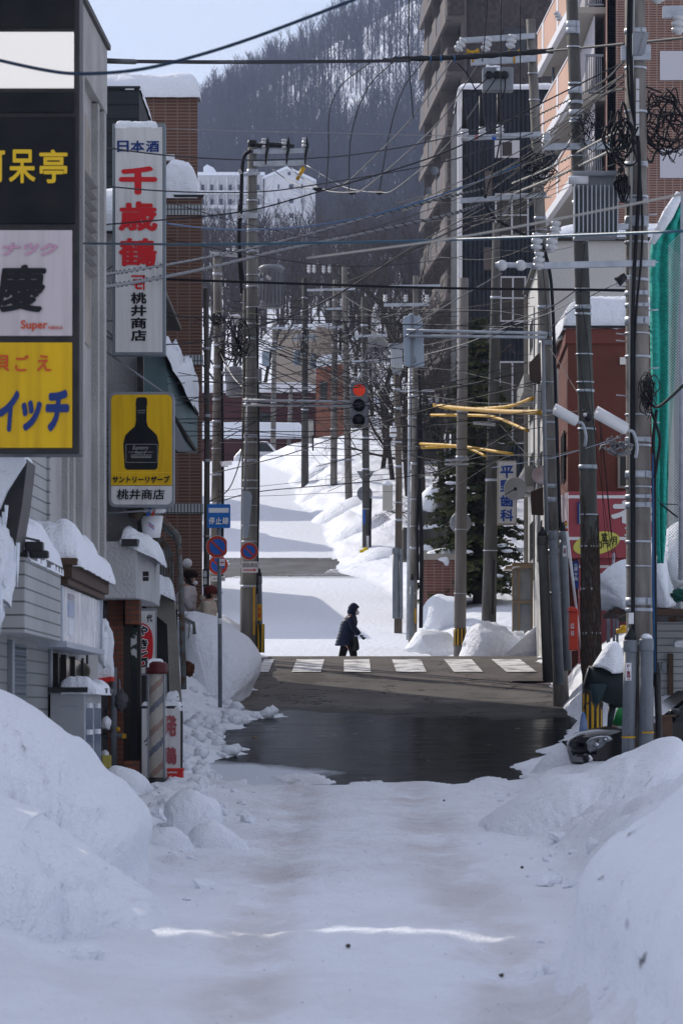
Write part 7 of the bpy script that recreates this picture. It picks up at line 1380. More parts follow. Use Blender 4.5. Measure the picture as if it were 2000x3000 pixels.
heap('second near left snow mound with a crumbling crest', [(-500, 2250), (0, 2385), (60, 2420), (130, 2480), (200, 2520), (265, 2580), (340, 2640), (430, 2700), (480, 2880), (-500, 2900)], 26.6, 3.4, .06, 2.2, 23, 36, 12, pw=4, crust=.08)
heap('rough snow chunk at the lower left edge', [(-80, 2460), (10, 2485), (60, 2510), (110, 2570), (140, 2610), (150, 2660), (190, 2850), (-120, 2880)], 25.6, 1.4, .07, 3, 24, 15, 6, crust=.04)
heap('low snow chunk right of the rough lower left one', [(140, 2690), (150, 2640), (200, 2620), (250, 2640), (275, 2850), (140, 2850)], 26, .8, .05, 3, 25, 9)
heap('wide snow drift along the right kerb below the black car', [(1430, 2440), (1470, 2410), (1530, 2370), (1600, 2330), (1680, 2290), (1760, 2285), (1830, 2250), (1900, 2215), (2060, 2200), (2080, 2600), (1700, 2600), (1400, 2560)], 41.5, 5.5, .07, 1.3, 26, 36, 12, pw=4, crust=.06)
for k_, (nm, o_, d_) in enumerate((('topmost of five', [(835, 1420), (850, 1392), (880, 1375), (930, 1350), (985, 1345), (1015, 1370), (1005, 1440), (960, 1490), (890, 1500), (850, 1470)], 161), ('second from the top of five', [(842, 1510), (855, 1470), (880, 1440), (960, 1400), (1020, 1395), (1065, 1420), (1040, 1520), (960, 1570), (890, 1565), (860, 1545)], 154), ('middle of five', [(868, 1590), (885, 1540), (960, 1480), (1060, 1440), (1115, 1460), (1115, 1560), (1040, 1610), (950, 1640), (890, 1620)], 147.5), ('second from the bottom of five', [(925, 1660), (940, 1595), (990, 1545), (1060, 1510), (1125, 1500), (1150, 1560), (1140, 1640), (1060, 1680), (950, 1690)], 141), ('lowest of five', [(975, 1715), (995, 1665), (1060, 1615), (1130, 1600), (1180, 1640), (1170, 1720), (1060, 1745), (1000, 1740)], 133))):
    heap('ploughed snow bank beside the far uphill lane, ' + nm, o_, d_, 5, .16, .9, 40 + k_, 17, 5, crust=.07)
heap('big smooth ploughed mound at the left corner before the two women', [(490, 1830), (520, 1795), (540, 1786), (570, 1792), (610, 1803), (650, 1822), (700, 1850), (735, 1886), (752, 1925), (750, 1968), (728, 2012), (708, 2062), (640, 2100), (600, 2130), (480, 2160)], 74.2, 5.5, .10, .9, 31, 21, 6, pw=2.2, crust=.045)
heap('far snow heap at the top of the hill road with a buried car', [(763, 1392), (770, 1358), (785, 1330), (810, 1318), (850, 1315), (890, 1322), (900, 1350), (880, 1385), (820, 1400)], 172, 2.4, .10, 1.2, 16)
heap('snow drift over the buried shrub at the crest of the far bank', [(850, 1400), (870, 1365), (910, 1335), (960, 1312), (1010, 1302), (1060, 1310), (1090, 1350), (1060, 1420), (950, 1430)], 166, 4, .12, 1, 17)
t_ = T('parked_car', 'pale car half buried in snow at the top of the far road', 'car', P(748, 1372, 176)); c = P(748, 1372, 176); m = MB(); m.polyy([(c.x - .9, c.z), (c.x - .95, c.z + .5), (c.x - .7, c.z + .75), (c.x - .35, c.z + 1.15), (c.x + .55, c.z + 1.18), (c.x + .95, c.z + .7), (c.x + 1.0, c.z)], 176, 179); m.build('body', WHITEP, t_, bevel=.15); m = MB(); m.polyy([(c.x - .62, c.z + .72), (c.x - .32, c.z + 1.08), (c.x + .5, c.z + 1.08), (c.x + .8, c.z + .72)], 175.98, 176.0); m.build('window', GLASS, t_)
# clods and dark crumbs on the road
CR = mat('dark road crumb', (.06, .05, .045), .9, (.12, .11, .10), 30)
for i, (x, y) in enumerate(((1300, 2360), (1020, 2798), (1468, 2852), (1528, 2544))): d_ = float(np.interp(y, [2305, 2480, 2600, 2760, 2900, 3000], [57, 40, 32, 27, 23, 21])); c = P(x, y, d_); g_ = gz(c.x, c.y); m = MB(); m.blob((c.x, c.y, g_ + .015), (.014, .03, .010), .6, 2, i); m.build('dirt_clod', CR, None, 'tiny dark clod on the packed snow, %s' % ('below the asphalt edge', 'in the middle near the bottom', 'at the lower right by the bank', 'at the right beside the bank')[i], 'dirt clod')
rr_ = random.Random(11)
for i in range(170):      # ice crumbs along the ploughed edges: short-lived loose lumps
    y = rr_.uniform(58.5, 82); x = float(np.interp(y, [q[0] for q in ALE], [q[1] for q in ALE])) - abs(rr_.gauss(.1, .45)); z = gz(x, y); s_ = rr_.uniform(.02, .12) * rr_.uniform(.5, 1); m = MB(); m.blob((x, y, z + s_ * .3), (s_ * 1.3, s_ * 1.3, s_), .5, 1.6, i, 8, 6); m.build('snow_lump', SNOW, None, 'loose lump of broken snow along the left edge of the bare asphalt', 'snow lump', 'broken snow lumps')
def chunk(x, y, s_, seed, lab, grp):      # a broken block of ploughed snow: faceted, half sunk
    q = random.Random(seed); bm = bmesh.new(); bmesh.ops.create_icosphere(bm, subdivisions=1, radius=1)
    sc = Vector((q.uniform(.7, 1.5), q.uniform(.7, 1.5), q.uniform(.5, .95))) * s_; z = gz(x, y)
    for v in bm.verts: v.co *= q.uniform(.72, 1.2); v.co = Vector((v.co.x * sc.x, v.co.y * sc.y, v.co.z * sc.z))
    bmesh.ops.rotate(bm, verts=bm.verts, cent=(0, 0, 0), matrix=Matrix.Rotation(q.uniform(0, 6), 3, 'Z') @ Matrix.Rotation(q.uniform(-.5, .5), 3, 'X'))
    bmesh.ops.subdivide_edges(bm, edges=bm.edges, cuts=1, use_grid_fill=True)
    for v in bm.verts: v.co += Vector((q.gauss(0, 1), q.gauss(0, 1), q.gauss(0, 1))) * s_ * .045
    m = MB(); m.add([v.co + Vector((x, y, z + sc.z * .25)) for v in bm.verts], [tuple(k.index for k in f.verts) for f in bm.faces]); bm.free(); return m.build('snow_chunk', SNOW, None, lab, 'snow chunk', grp)
for i in range(150):
    y = rr_.uniform(24, 57); k_ = i % 3
    x = (float(np.interp(y, [q[0] for q in LE], [q[1] for q in LE])) + rr_.gauss(.0, .32)) if k_ else (float(np.interp(y, [q[0] for q in RE], [q[1] for q in RE])) + rr_.gauss(-.05, .22))
    chunk(x, y, .018 + .10 * rr_.random() ** 3, 300 + i, 'broken snow chunk lying along the foot of the %s bank' % ('left' if k_ else 'right'), 'snow chunks at the %s bank' % ('left' if k_ else 'right'))
gm = MB()
for i in range(420):      # sand grit spread on the packed road
    y = rr_.uniform(20, 57); x = rr_.choice((-.55, .95, .2)) + rr_.gauss(0, .45); z = gz(x, y); s_ = rr_.uniform(.0015, .0045); gm.add([(x - s_, y, z), (x + s_, y - s_, z), (x + s_, y + s_, z), (x, y, z + s_ * 1.4)], [(0, 1, 3), (1, 2, 3), (2, 0, 3)])
gm.build('road_grit', CR, None, 'dark sand grit strewn over the packed snow road', 'grit', None, 'stuff')
c = P(745, 2155, 67); m = MB(); m.blob((c.x, c.y, gz(c.x, c.y) + .03), (.10, .1, .04), .6, 2, 3); m.build('dead_leaf', mat('straw leaf', (.25, .17, .08), .9), None, 'brown scrap of dead leaf at the left edge of the wet asphalt', 'leaf')
t_ = T('manhole_cover', 'round manhole cover in the road beside the crossing', 'manhole cover', (X(1548, 80.5), 80.5, float(road_z(80.5)))); m = MB(); m.lathe([(.33, 0), (.33, .012), (.30, .016), (0, .016)], (X(1548, 80.5), 80.5, float(road_z(80.5)) + .01), 28); m.build('lid', mat('worn iron', (.13, .12, .10), .6, (.08, .075, .07), 20), t_)
# ------------------------------------------------------------------ people
SKIN = mat('skin', (.50, .30, .22), .5); HAIR = mat('dark hair', (.02, .015, .013), .6, (.035, .027, .022), 60)
def skin(name, pts, edges, mt, parent, sub=2):
    me = bpy.data.meshes.new(name); o0 = abs_loc(parent); me.from_pydata([Vector(p[:3]) - o0 for p in pts], edges, [])
    o = bpy.data.objects.new(name, me); COL.objects.link(o); o.parent = parent
    o.modifiers.new('skin', 'SKIN')
    for i, v in enumerate(me.skin_vertices[0].data): v.radius = (pts[i][3], pts[i][3] if len(pts[i]) < 5 else pts[i][4]); v.use_root = i == 0
    s_ = o.modifiers.new('smooth', 'SUBSURF'); s_.levels = sub; s_.render_levels = sub
    me.materials.append(mt); return o
def hand(parent, w, a, b, mt, s=1.):     # wrist, forward along the fingers, side of the thumb
    a = Vector(a).normalized(); b = Vector(b).normalized(); n = a.cross(b); w = Vector(w)
    pts = [(*w, .024 * s), (*(w + a * .05 * s), .034 * s, .02 * s), (*(w + a * .085 * s), .036 * s, .018 * s)]; edges = [(0, 1), (1, 2)]
    for k in range(4):
        o = w + a * .095 * s + b * (.030 - .02 * k) * s; L = (.060, .070, .065, .048)[k] * s; i = len(pts)
        for q, cu in ((.0, 0), (.45, .2), (.8, .55), (1, .9)): pts.append((*(o + a * L * q * (1 - .3 * cu) + n * L * cu * .55), .0085 * s))
        edges += [(2, i), (i, i + 1), (i + 1, i + 2), (i + 2, i + 3)]
    o = w + a * .03 * s; i = len(pts)
    for q in (.35, .7, 1): pts.append((*(o + b * .055 * q * s + a * .05 * q * s + n * .015 * q * s), .0105 * s))
    edges += [(1, i), (i, i + 1), (i + 1, i + 2)]
    return skin('hand', pts, edges, mt, parent, 1)
def face(parent, c, f, r=.1, mask=True):   # eyes, nose, ears on a head centred at c looking along f
    f = Vector(f).normalized(); s_ = f.cross(Vector((0, 0, 1))).normalized(); c = Vector(c)
    for k in (-1, 1):
        m = MB(); m.blob(c + f * r * .86 + s_ * k * r * .34 + Vector((0, 0, .012)), (.011, .011, .008), 0); m.build('eye', BLK, parent)
        m = MB(); m.blob(c + s_ * k * r * .76 - f * .005, (.014, .02, .028), 0); m.build('ear', SKIN, parent)
    m = MB(); m.blob(c + f * r * 1.02 + Vector((0, 0, -.018)), (.014, .014, .022), 0); m.build('nose', SKIN, parent)
    if mask: m = MB(); m.blob(c + f * r * .52 + Vector((0, 0, -.05)), (r * .62, r * .62, r * .48), .04, 1, 2); m.build('face_mask', WHITEP, parent)
# walker in the navy hooded coat; feet on the side street below the crest, facing right, one foot forward
d = 91.8; fx0 = X(1022, d); fz = Z(1786, d) - 1.47
t_ = T('person', 'person in a dark navy hooded quilted coat walking right across the street', 'person', (fx0, d, fz))
def q(x, y, z, *r): return (fx0 + x, d + y, fz + z, *r)
body = [q(-.05, 0, .82, .13, .11), q(-.04, 0, 1.0, .12, .10), q(.0, 0, 1.18, .14, .11), q(.045, 0, 1.30, .11, .09), q(.085, 0, 1.36, .055), q(.12, 0, 1.42, .075, .07), q(.135, 0, 1.50, .085, .075), q(.12, 0, 1.555, .06),
        q(.02, -.17, 1.27, .055), q(.09, -.2, 1.06, .042), q(.235, -.19, .90, .036), q(.0, .17, 1.27, .055), q(-.02, .2, 1.04, .042), q(.08, .19, .86, .034),
        q(-.07, .08, .72, .088), q(-.15, .08, .44, .06), q(-.25, .08, .12, .042), q(-.16, .08, .05, .035), q(.0, -.08, .72, .088), q(.10, -.08, .45, .06), q(.06, -.08, .10, .042), q(.17, -.08, .05, .035)]
skin('body', body, [(0, 1), (1, 2), (2, 3), (3, 4), (4, 5), (5, 6), (6, 7), (3, 8), (8, 9), (9, 10), (3, 11), (11, 12), (12, 13), (0, 14), (14, 15), (15, 16), (16, 17), (0, 18), (18, 19), (19, 20), (20, 21)], SKIN, t_)
NAVC = mat('navy quilted nylon', (.010, .017, .044), .6, (.014, .022, .052), 5, spec=.2); PANT = mat('black trousers', (.006, .006, .007), .8)
m = MB(); secs = []
for i in range(52):
    u = i / 51; z = .66 + u * .70; lean = -.075 + .13 * u ** 1.4; wid = np.interp(u, [0, .12, .45, .75, .92, 1], [.225, .215, .185, .185, .13, .085]); dep = np.interp(u, [0, .3, .75, .92, 1], [.20, .19, .20, .15, .085])
    b_ = 1 + .055 * abs(math.sin(u * math.pi * 9.5)) - .02; secs.append((q(lean - .015 * (1 - u), 0, z)[:3], wid * b_, dep * b_))
m.loft(secs, 28); m.build('coat', NAVC, t_)
for sd, pts in ((-1, [(.03, -.17, 1.29), (.07, -.205, 1.17), (.10, -.21, 1.06), (.165, -.205, .985), (.225, -.19, .91)]), (1, [(-.0, .17, 1.29), (-.02, .2, 1.16), (-.02, .205, 1.04), (.03, .2, .95), (.07, .19, .88)])):
    c = spline([q(*p)[:3] for p in pts], 7); m = MB(); m.tube(c, [(.085 - .032 * i / len(c)) * (1 + .08 * abs(math.sin(i * .9))) for i in range(len(c))], 14); m.build('sleeve', NAVC, t_)
for pts in ([(-.06, .08, .80), (-.15, .08, .45), (-.24, .08, .12)], [(-.0, -.08, .80), (.10, -.08, .46), (.065, -.08, .12)]): m = MB(); m.tube(spline([q(*p)[:3] for p in pts], 5), [.105 - .045 * i / 10 for i in range(11)], 14); m.build('trouser_leg', PANT, t_)
for x, y in ((-.20, .08), (.11, -.08)): m = MB(); m.blob(q(x, y, .06)[:3], (.13, .05, .055), .05, 1, 2, zmin=fz); m.build('boot', BLK, t_)
m = MB(); c = Vector(q(.10, 0, 1.47)[:3]); vs = []; nu, nv = 22, 14
for j in range(nv + 1):
    th = math.pi * j / nv
    for i in range(nu):
        ph = 2 * math.pi * i / nu; nx, ny, nz_ = math.sin(th) * math.cos(ph), math.sin(th) * math.sin(ph), math.cos(th)
        k = 1.0
        if nx > .55 and -.75 < nz_ < .62: k = .72                       # the opening round the face
        vs.append(c + Vector((nx * .128 * k - .02 * (nz_ < -.2), ny * .118, nz_ * (.155 if nz_ > 0 else .19))))
m.add(vs, [(j * nu + i, (j + 1) * nu + i, (j + 1) * nu + (i + 1) % nu, j * nu + (i + 1) % nu) for j in range(nv) for i in range(nu)], 0, True); m.build('hood', NAVC, t_)
face(t_, q(.115, 0, 1.465)[:3], (1, 0, -.35), .105); m = MB(); m.blob(q(.18, 0, 1.53)[:3], (.05, .07, .035), .3, 2, 1); m.build('hair', HAIR, t_)
GLV = mat('black glove', (.008, .008, .01), .7)
hand(t_, q(.235, -.19, .90)[:3], (.75, 0, -.65), (.3, .4, .5), GLV, 1.05); hand(t_, q(.08, .19, .86)[:3], (.2, 0, -1), (.8, -.3, 0), GLV, 1.05)
b_t = T('shoulder_bag', 'black shoulder bag hanging at the side of the hooded walker', 'bag', q(.13, -.16, .70)[:3]); m = MB(); m.pillow([(1038, 1868), (1046, 1864), (1052, 1892), (1050, 1904), (1036, 1908), (1034, 1892)], d - .26, .1, 5, .006); m.build('bag', BLK, b_t); m = MB(); m.tube(spline([P(1044, 1872, d - .22), P(1038, 1838, d - .2), P(1030, 1826, d - .08)], 5), .009, 6); m.build('strap', BLK, b_t)
# two women behind the left snow bank, facing right, heads bent
def lady(label, hx, hy, d, coat, hat, hatkind, mask, dy=0):
    hc = P(hx, hy, d); fz = hc.z - 1.42; x0 = hc.x - .13; t_ = T('person', label, 'person', (x0, d, fz)); q = lambda x, y, z, *r: (x0 + x, d + y, fz + z, *r)
    body = [q(-.02, 0, .80, .14, .12), q(-.03, 0, 1.0, .12, .10), q(.0, 0, 1.17, .15, .11), q(.05, 0, 1.27, .10, .08), q(.09, 0, 1.32, .05), q(.12, 0, 1.37, .07, .065), q(.13, 0, 1.44, .085, .075), q(.115, 0, 1.50, .06),
            q(.02, -.18, 1.24, .06), q(.03, -.22, 1.0, .045), q(.13, -.2, .82, .036), q(.02, .18, 1.24, .06), q(.0, .22, 1.0, .045), q(.08, .2, .80, .036), q(-.03, .08, .7, .09), q(-.06, .08, .42, .06), q(-.1, .08, .1, .042), q(-.0, .08, .05, .035), q(.0, -.08, .7, .09), q(.05, -.08, .42, .06), q(.04, -.08, .1, .042), q(.14, -.08, .05, .035)]
    skin('body', body, [(0, 1), (1, 2), (2, 3), (3, 4), (4, 5), (5, 6), (6, 7), (3, 8), (8, 9), (9, 10), (3, 11), (11, 12), (12, 13), (0, 14), (14, 15), (15, 16), (16, 17), (0, 18), (18, 19), (19, 20), (20, 21)], SKIN, t_)
    m = MB(); secs = []
    for i in range(40):
        u = i / 39; z = .55 + u * .77; wd = np.interp(u, [0, .4, .75, .93, 1], [.25, .215, .20, .14, .08]); b_ = 1 + .05 * abs(math.sin(u * math.pi * 6)); secs.append((q(-.03 + .10 * u ** 2, 0, z)[:3], wd * b_, wd * .95 * b_))
    m.loft(secs, 26); m.build('coat', coat, t_)
    for s_ in (-1, 1):
        c = spline([q(.02, s_ * .17, 1.26)[:3], q(.02, s_ * .23, 1.08)[:3], q(.03, s_ * .23, 1.0)[:3], q(.12, s_ * .2, .84)[:3]], 6); m = MB(); m.tube(c, [(.09 - .03 * i / len(c)) * (1 + .07 * abs(math.sin(i * .9))) for i in range(len(c))], 14); m.build('sleeve', coat, t_)
        hand(t_, q(.13 if s_ < 0 else .09, s_ * .2, .82)[:3], (.4, 0, -1), (.8, .2 * s_, 0), GLV); m = MB(); m.tube(spline([q(-.01, .08 * s_, .72)[:3], q(0, .08 * s_, .4)[:3], q(-.03, .08 * s_, .1)[:3]], 4), [.11 - .045 * i / 8 for i in range(9)], 12); m.build('trouser_leg', PANT, t_); m = MB(); m.blob(q(.03, .08 * s_, .06)[:3], (.13, .05, .055), 0, zmin=fz); m.build('boot', BLK, t_)
    face(t_, q(.13, 0, 1.42)[:3], (1, 0, -.3), .1, mask)
    m = MB(); m.blob(q(.09, 0, 1.43)[:3], (.085, .10, .10), .15, 2.5, 3); m.build('hair', HAIR, t_)
    m = MB()
    if hatkind == 'fur': m.blob(q(.10, 0, 1.525)[:3], (.155, .14, .085), .12, 4, 5)
    else: m.blob(q(.10, 0, 1.50)[:3], (.135, .12, .105), .06, 2, 5)
    m.build('hat', hat, t_)
    if hatkind != 'fur': m = MB(); m.blob(q(.25, 0, 1.455)[:3], (.09, .09, .016), .02); m.build('hat_brim', mat('dark navy brim', (.012, .014, .03), .8), t_)
    else: m = MB(); m.tube([q(.06, -.07, 1.33)[:3], q(.13, -.05, 1.31)[:3], q(.16, .03, 1.30)[:3]], .04, 8); m.build('scarf', BLK, t_)
    m = MB(); m.tube([q(-.04, -.10, 1.34)[:3], q(-.07, 0, 1.36)[:3], q(-.04, .10, 1.34)[:3]], [.04, .055, .04], 10); m.build('collar', coat, t_)
    return t_
lady('woman in a brown fur hat, white mask and pale lilac coat behind the snow bank', 563, 1698, 80.3, mat('pale lilac coat', (.50, .45, .45), .8, (.42, .38, .39), 6), mat('brown fur', (.035, .02, .013), .95, (.015, .01, .008), 60, 1.0, 90), 'fur', True)
lady('woman in a maroon cap and cream padded coat behind the thin sign post', 622, 1742, 80.0, mat('cream padded coat', (.52, .45, .37), .7, (.45, .385, .31), 6), mat('maroon knit', (.10, .02, .02), .9), 'cap', False)
# ------------------------------------------------------------------ trees, far houses, wooded hill
def bare_tree(label, base, h, r0, seed, spread=.55, lev=4, group=None, mt=None, first=.25, twig=1.):
    q = random.Random(seed); t_ = T('bare_tree', label, 'tree', base, group); tr, cr = MB(), MB()
    def grow(p, d, L, r, l):
        n = 3 if l < 2 else 2; pts = [p]; rs = [r]
        for i in range(n): d = (d + Vector((q.gauss(0, .13), q.gauss(0, .13), q.gauss(.04, .08)))).normalized(); p = p + d * (L / n); pts.append(p); rs.append(r * (1 - .45 * (i + 1) / n))
        (tr if l == 0 else cr).tube(pts, rs, 6 if l == 0 else 4 if l < 3 else 3, 0, False)
        if l >= lev: return
        for k in range((5 if l == 0 else 4)):
            t = first + (1 - first) * (k + q.random()) / (5 if l == 0 else 4) if l == 0 else .25 + .75 * (k + q.random()) / 4
            a = min(int(t * n), n - 1); b_ = pts[a].lerp(pts[a + 1], t * n - a); w = q.uniform(0, 6.28); tilt = q.uniform(.5, 1.0) * spread * 1.6
            s_ = d.orthogonal().normalized(); e = d.cross(s_); nd = (d * math.cos(tilt) + (s_ * math.cos(w) + e * math.sin(w)) * math.sin(tilt)); nd.z += .12; grow(b_, nd.normalized(), L * q.uniform(.45, .68), max(rs[a] * .55, .004), l + 1)
    grow(Vector(base) - Vector((0, 0, .3)), Vector((q.gauss(0, .06), q.gauss(0, .06), 1)).normalized(), h * .55, r0, 0)
    tr.build('trunk', mt or BARK, t_); cr.build('crown', mt or BARK, t_); return t_
def gp(px, d): x = X(px, d); return Vector((x, d, gz(x, d)))
for i, (px, d, h) in enumerate(((1118, 158, 7), (1152, 154, 7.5), (1195, 148, 7.0), (1240, 146, 8.5), (1285, 142, 8.0), (1130, 170, 9), (1220, 164, 9.5), (1290, 160, 10), (1175, 172, 10), (1262, 122, 3.2), (1318, 136, 8))):
    bare_tree('bare crooked garden tree on the right bank, %s' % ('at the left end of the thicket', 'second from the left end', 'behind the pale crossarm pole', 'under the apartment tower', 'close left of the warm grey pole', 'far back at the left', 'far back in the middle', 'far back beside the corrugated wall', 'farthest back of the thicket', 'small one above the block wall', 'against the white corner trim')[i], gp(px, d), h * 1.1, .10, 30 + i, .7, 5, first=.2)
for i, (px, d, h) in enumerate(((640, 230, 11), (690, 260, 12), (760, 240, 11), (610, 300, 14), (720, 330, 13), (820, 280, 12), (870, 320, 14), (930, 300, 13), (990, 260, 11), (1040, 290, 13), (1090, 240, 12), (660, 400, 14), (780, 420, 14), (900, 430, 15), (1000, 400, 14), (1080, 380, 15), (1150, 330, 14), (1190, 280, 12), (840, 520, 15), (1130, 460, 16), (960, 520, 15), (1060, 560, 16), (740, 560, 15))):
    bare_tree('leafless tree on the slope between the far houses and the wooded hill', gp(px, d), h, .13, 60 + i, .6, 4, 'leafless trees on the lower slope')
# conifer
q = random.Random(5); NEED = mat('conifer needles', (.030, .044, .016), .8, (.075, .078, .026), 2.2); base = gp(1398, 109)
t_ = T('conifer', 'dark green conifer with drooping boughs behind the dentist sign', 'tree', base)
m = MB(); m.tube([base - Vector((0, 0, .4)), base + Vector((.05, 0, 3.5)), base + Vector((0, 0, 7.6))], [.14, .10, .02], 8); m.build('trunk', BARK, t_)
fo, st = MB(), MB()
for w in range(27):
    z = .35 + w * .27; L0 = 1.75 * (1 - z / 8.2) ** .75
    for b_ in range(12):
        a = q.uniform(0, 6.28); L = L0 * q.uniform(.55, 1.12); dr = Vector((math.cos(a), math.sin(a), 0)); o = base + Vector((0, 0, z + q.uniform(-.1, .1)))
        f = lambda t: o + dr * (L * t) + Vector((0, 0, .16 * t - .42 * t * t * L / 1.6 + .10 * max(0, t - .75)))
        st.tube([f(0), f(.5), f(1)], [.02, .012, .004], 3, 0, False); sd = Vector((-dr.y, dr.x, 0))
        for k in range(38):
            t = q.uniform(.08, 1.02); p = f(t); s_ = q.choice((-1, 1)); ln = .30 * (1.15 - t) * L / 1.2 + .09
            e = p + sd * (s_ * ln * q.uniform(.5, 1.1)) + dr * (ln * .55) + Vector((0, 0, q.uniform(-.10, .05)))
            for j in range(4):
                c0 = p.lerp(e, j / 4); c1 = p.lerp(e, (j + 1.5) / 4); n_ = Vector((q.gauss(0, 1), q.gauss(0, 1), q.gauss(0, 1.2))).normalized() * .075
                fo.add([c0 - n_ * .5, c1, c0 + n_], [(0, 1, 2)])
st.build('bough', BARK, t_)['kind'] = 'stuff'; fo.build('crown', NEED, t_)
m = MB()
for k in range(9): a = q.uniform(0, 6.28); z = q.uniform(.6, 3.5); L = 1.4 * (1 - z / 8); m.blob(base + Vector((L * math.cos(a), -abs(L * math.sin(a)), z)), (.16, .12, .05), .3, 2, k, 10, 8)
m.build('snow_pad', SNOW, t_, split=True)
# the wood on the hill: thousands of leafless trees, one mass
def wood_templates(n=7):
    out = []
    for s_ in range(n):
        q = random.Random(900 + s_); V, Q = [], []
        def seg(p, e, r, r2):
            dv = (e - p).normalized(); a = dv.orthogonal().normalized(); b_ = dv.cross(a); i = len(V)
            for c, rr in ((p, r), (e, r2)):
                for k in range(3): w = 2.094 * k; V.append(c + a * (math.cos(w) * rr) + b_ * (math.sin(w) * rr))
            for k in range(3): Q.append((i + k, i + (k + 1) % 3, i + 3 + (k + 1) % 3, i + 3 + k))
        top = Vector((q.gauss(0, .05), q.gauss(0, .05), 1)); mid = Vector((q.gauss(0, .02), q.gauss(0, .02), .5)); seg(Vector((0, 0, -.05)), mid, .016, .012); seg(mid, top, .012, .003)
        for k in range(15):
            z = q.uniform(.28, .92); p = mid * (z / .5) if z < .5 else mid.lerp(top, (z - .5) / .5); a = q.uniform(0, 6.28); L = q.uniform(.15, .32) * (1.15 - z) * 1.5; e = p + Vector((math.cos(a) * L * .62, math.sin(a) * L * .62, L * .9)); seg(p, e, .006, .0018)
            for j in range(4): t = q.uniform(.3, 1); b_ = p.lerp(e, t); a2 = a + q.uniform(-1.3, 1.3); l2 = L * q.uniform(.3, .6); seg(b_, b_ + Vector((math.cos(a2) * l2 * .6, math.sin(a2) * l2 * .6, l2 * .8)), .0026, .0010)
        out.append((np.array([tuple(v) for v in V]), np.array(Q)))
    return out
TP = wood_templates(); rg = np.random.default_rng(4)
def wood(name, n, px0, px1, d0, d1, h0, h1, mt, keep, label=None, cat=None, thick=1.):
    d = np.sqrt(rg.uniform(d0 ** 2, d1 ** 2, n)); px = rg.uniform(px0, px1, n); x = (px - CX) * d / F; z = ground_z(x, d); k_ = keep(px, HY - F * z / d, d, x); d, x, z = d[k_], x[k_], z[k_]
    VV, QQ, off = [], [], 0
    for i in range(len(d)):
        v, f = TP[rg.integers(len(TP))]; s_ = rg.uniform(h0, h1); a = rg.uniform(0, 6.28); c, s2 = math.cos(a), math.sin(a); w = v * s_; w = np.stack([w[:, 0] * c - w[:, 1] * s2, w[:, 0] * s2 + w[:, 1] * c, w[:, 2]], 1); VV.append(w + np.array([x[i], d[i], z[i]])); QQ.append(f + off); off += len(v)
    V = np.concatenate(VV).astype(np.float32); Q = np.concatenate(QQ).astype(np.int32); me = bpy.data.meshes.new(name); me.vertices.add(len(V)); me.vertices.foreach_set('co', V.ravel()); me.loops.add(Q.size); me.loops.foreach_set('vertex_index', Q.ravel()); me.polygons.add(len(Q)); me.polygons.foreach_set('loop_start', np.arange(0, Q.size, 4, dtype=np.int32)); me.materials.append(mt); me.update(calc_edges=True)
    o = bpy.data.objects.new(name, me); COL.objects.link(o); o['kind'] = 'stuff'; o['label'] = label; o['category'] = cat; return o
WOODM = mat('bare wood', (.045, .038, .042), .9, (.07, .058, .058), .05)
def keep_hill(px, py, d, x):
    clear = (((px - 1035) / 45) ** 2 + ((py - 350) / 45) ** 2 < 1) | (((px - 1160) / 35) ** 2 + ((py - 310) / 30) ** 2 < 1) | (((px - 990) / 25) ** 2 + ((py - 300) / 30) ** 2 < 1)
    u = (np.sin(px * 127.1 + d * 311.7) * 43758.5) % 1; return ~clear & (u < np.interp(py, [120, 260, 380, 460], [.36, .5, .85, 1]))
wood('hill_wood', 3600, 540, 1300, 870, 1480, 11, 17, WOODM, keep_hill, 'leafless wood covering the snowy hill behind the town', 'wood')
wood('slope_scrub', 900, 560, 1320, 300, 830, 5, 10, WOODM, lambda px, py, d, x: (px > 930) | (d < 560), 'leafless scrub on the lower slope among the houses', 'scrub')
# far white hotel
d = 840; WH = mat('white hotel wall', (.66, .66, .67), .8); b = T('hotel', 'big white hotel with rows of balconies at the foot of the wooded hill', 'building', P(760, 860, d))
m = MB(); m.ppoly([(775, 520), (841, 492), (922, 530), (922, 900), (775, 900)], d, 16); m.pbox(560, 512, 775, 900, d + 1.5, 12); m.build('wall', WH, b)
m = MB(); m.ppoly([(770, 517), (841, 486), (926, 526), (926, 533), (841, 494), (770, 523)], d - .6, 17); m.pbox(556, 504, 775, 513, d + .5, 13); m.ppoly([(596, 510), (596, 490), (606, 482), (624, 490), (632, 500), (632, 510)], d + 2, 6); m.build('snow_cap', SNOW, b)
m = MB()
for y in (545, 587, 630, 672):
    for x in (590, 617, 644, 671, 698, 725, 752): m.pbox(x, y - 4, x + 8, y + 12, d + 1.3, .2)
    for x in (814, 847, 882): m.pbox(x, y - 5, x + (4 if x != 847 else 12), y + 8, d - .2, .2)
m.pbox(843, 504, 851, 513, d - .2, .2); m.build('window', mat('far window', (.06, .07, .09), .4), b, split=True)
m = MB()
for y in (558, 600, 643, 685): m.pbox(575, y, 770, y + 11, d + .3, 1.2)
m.build('balcony', WH, b, split=True)
m = MB()
for x in (583, 610, 637, 664, 691, 718, 745, 768): m.pbox(x - 1, 520, x + 2, 700, d + .35, 1.2)
m.build('balcony_fin', WH, b, split=True)
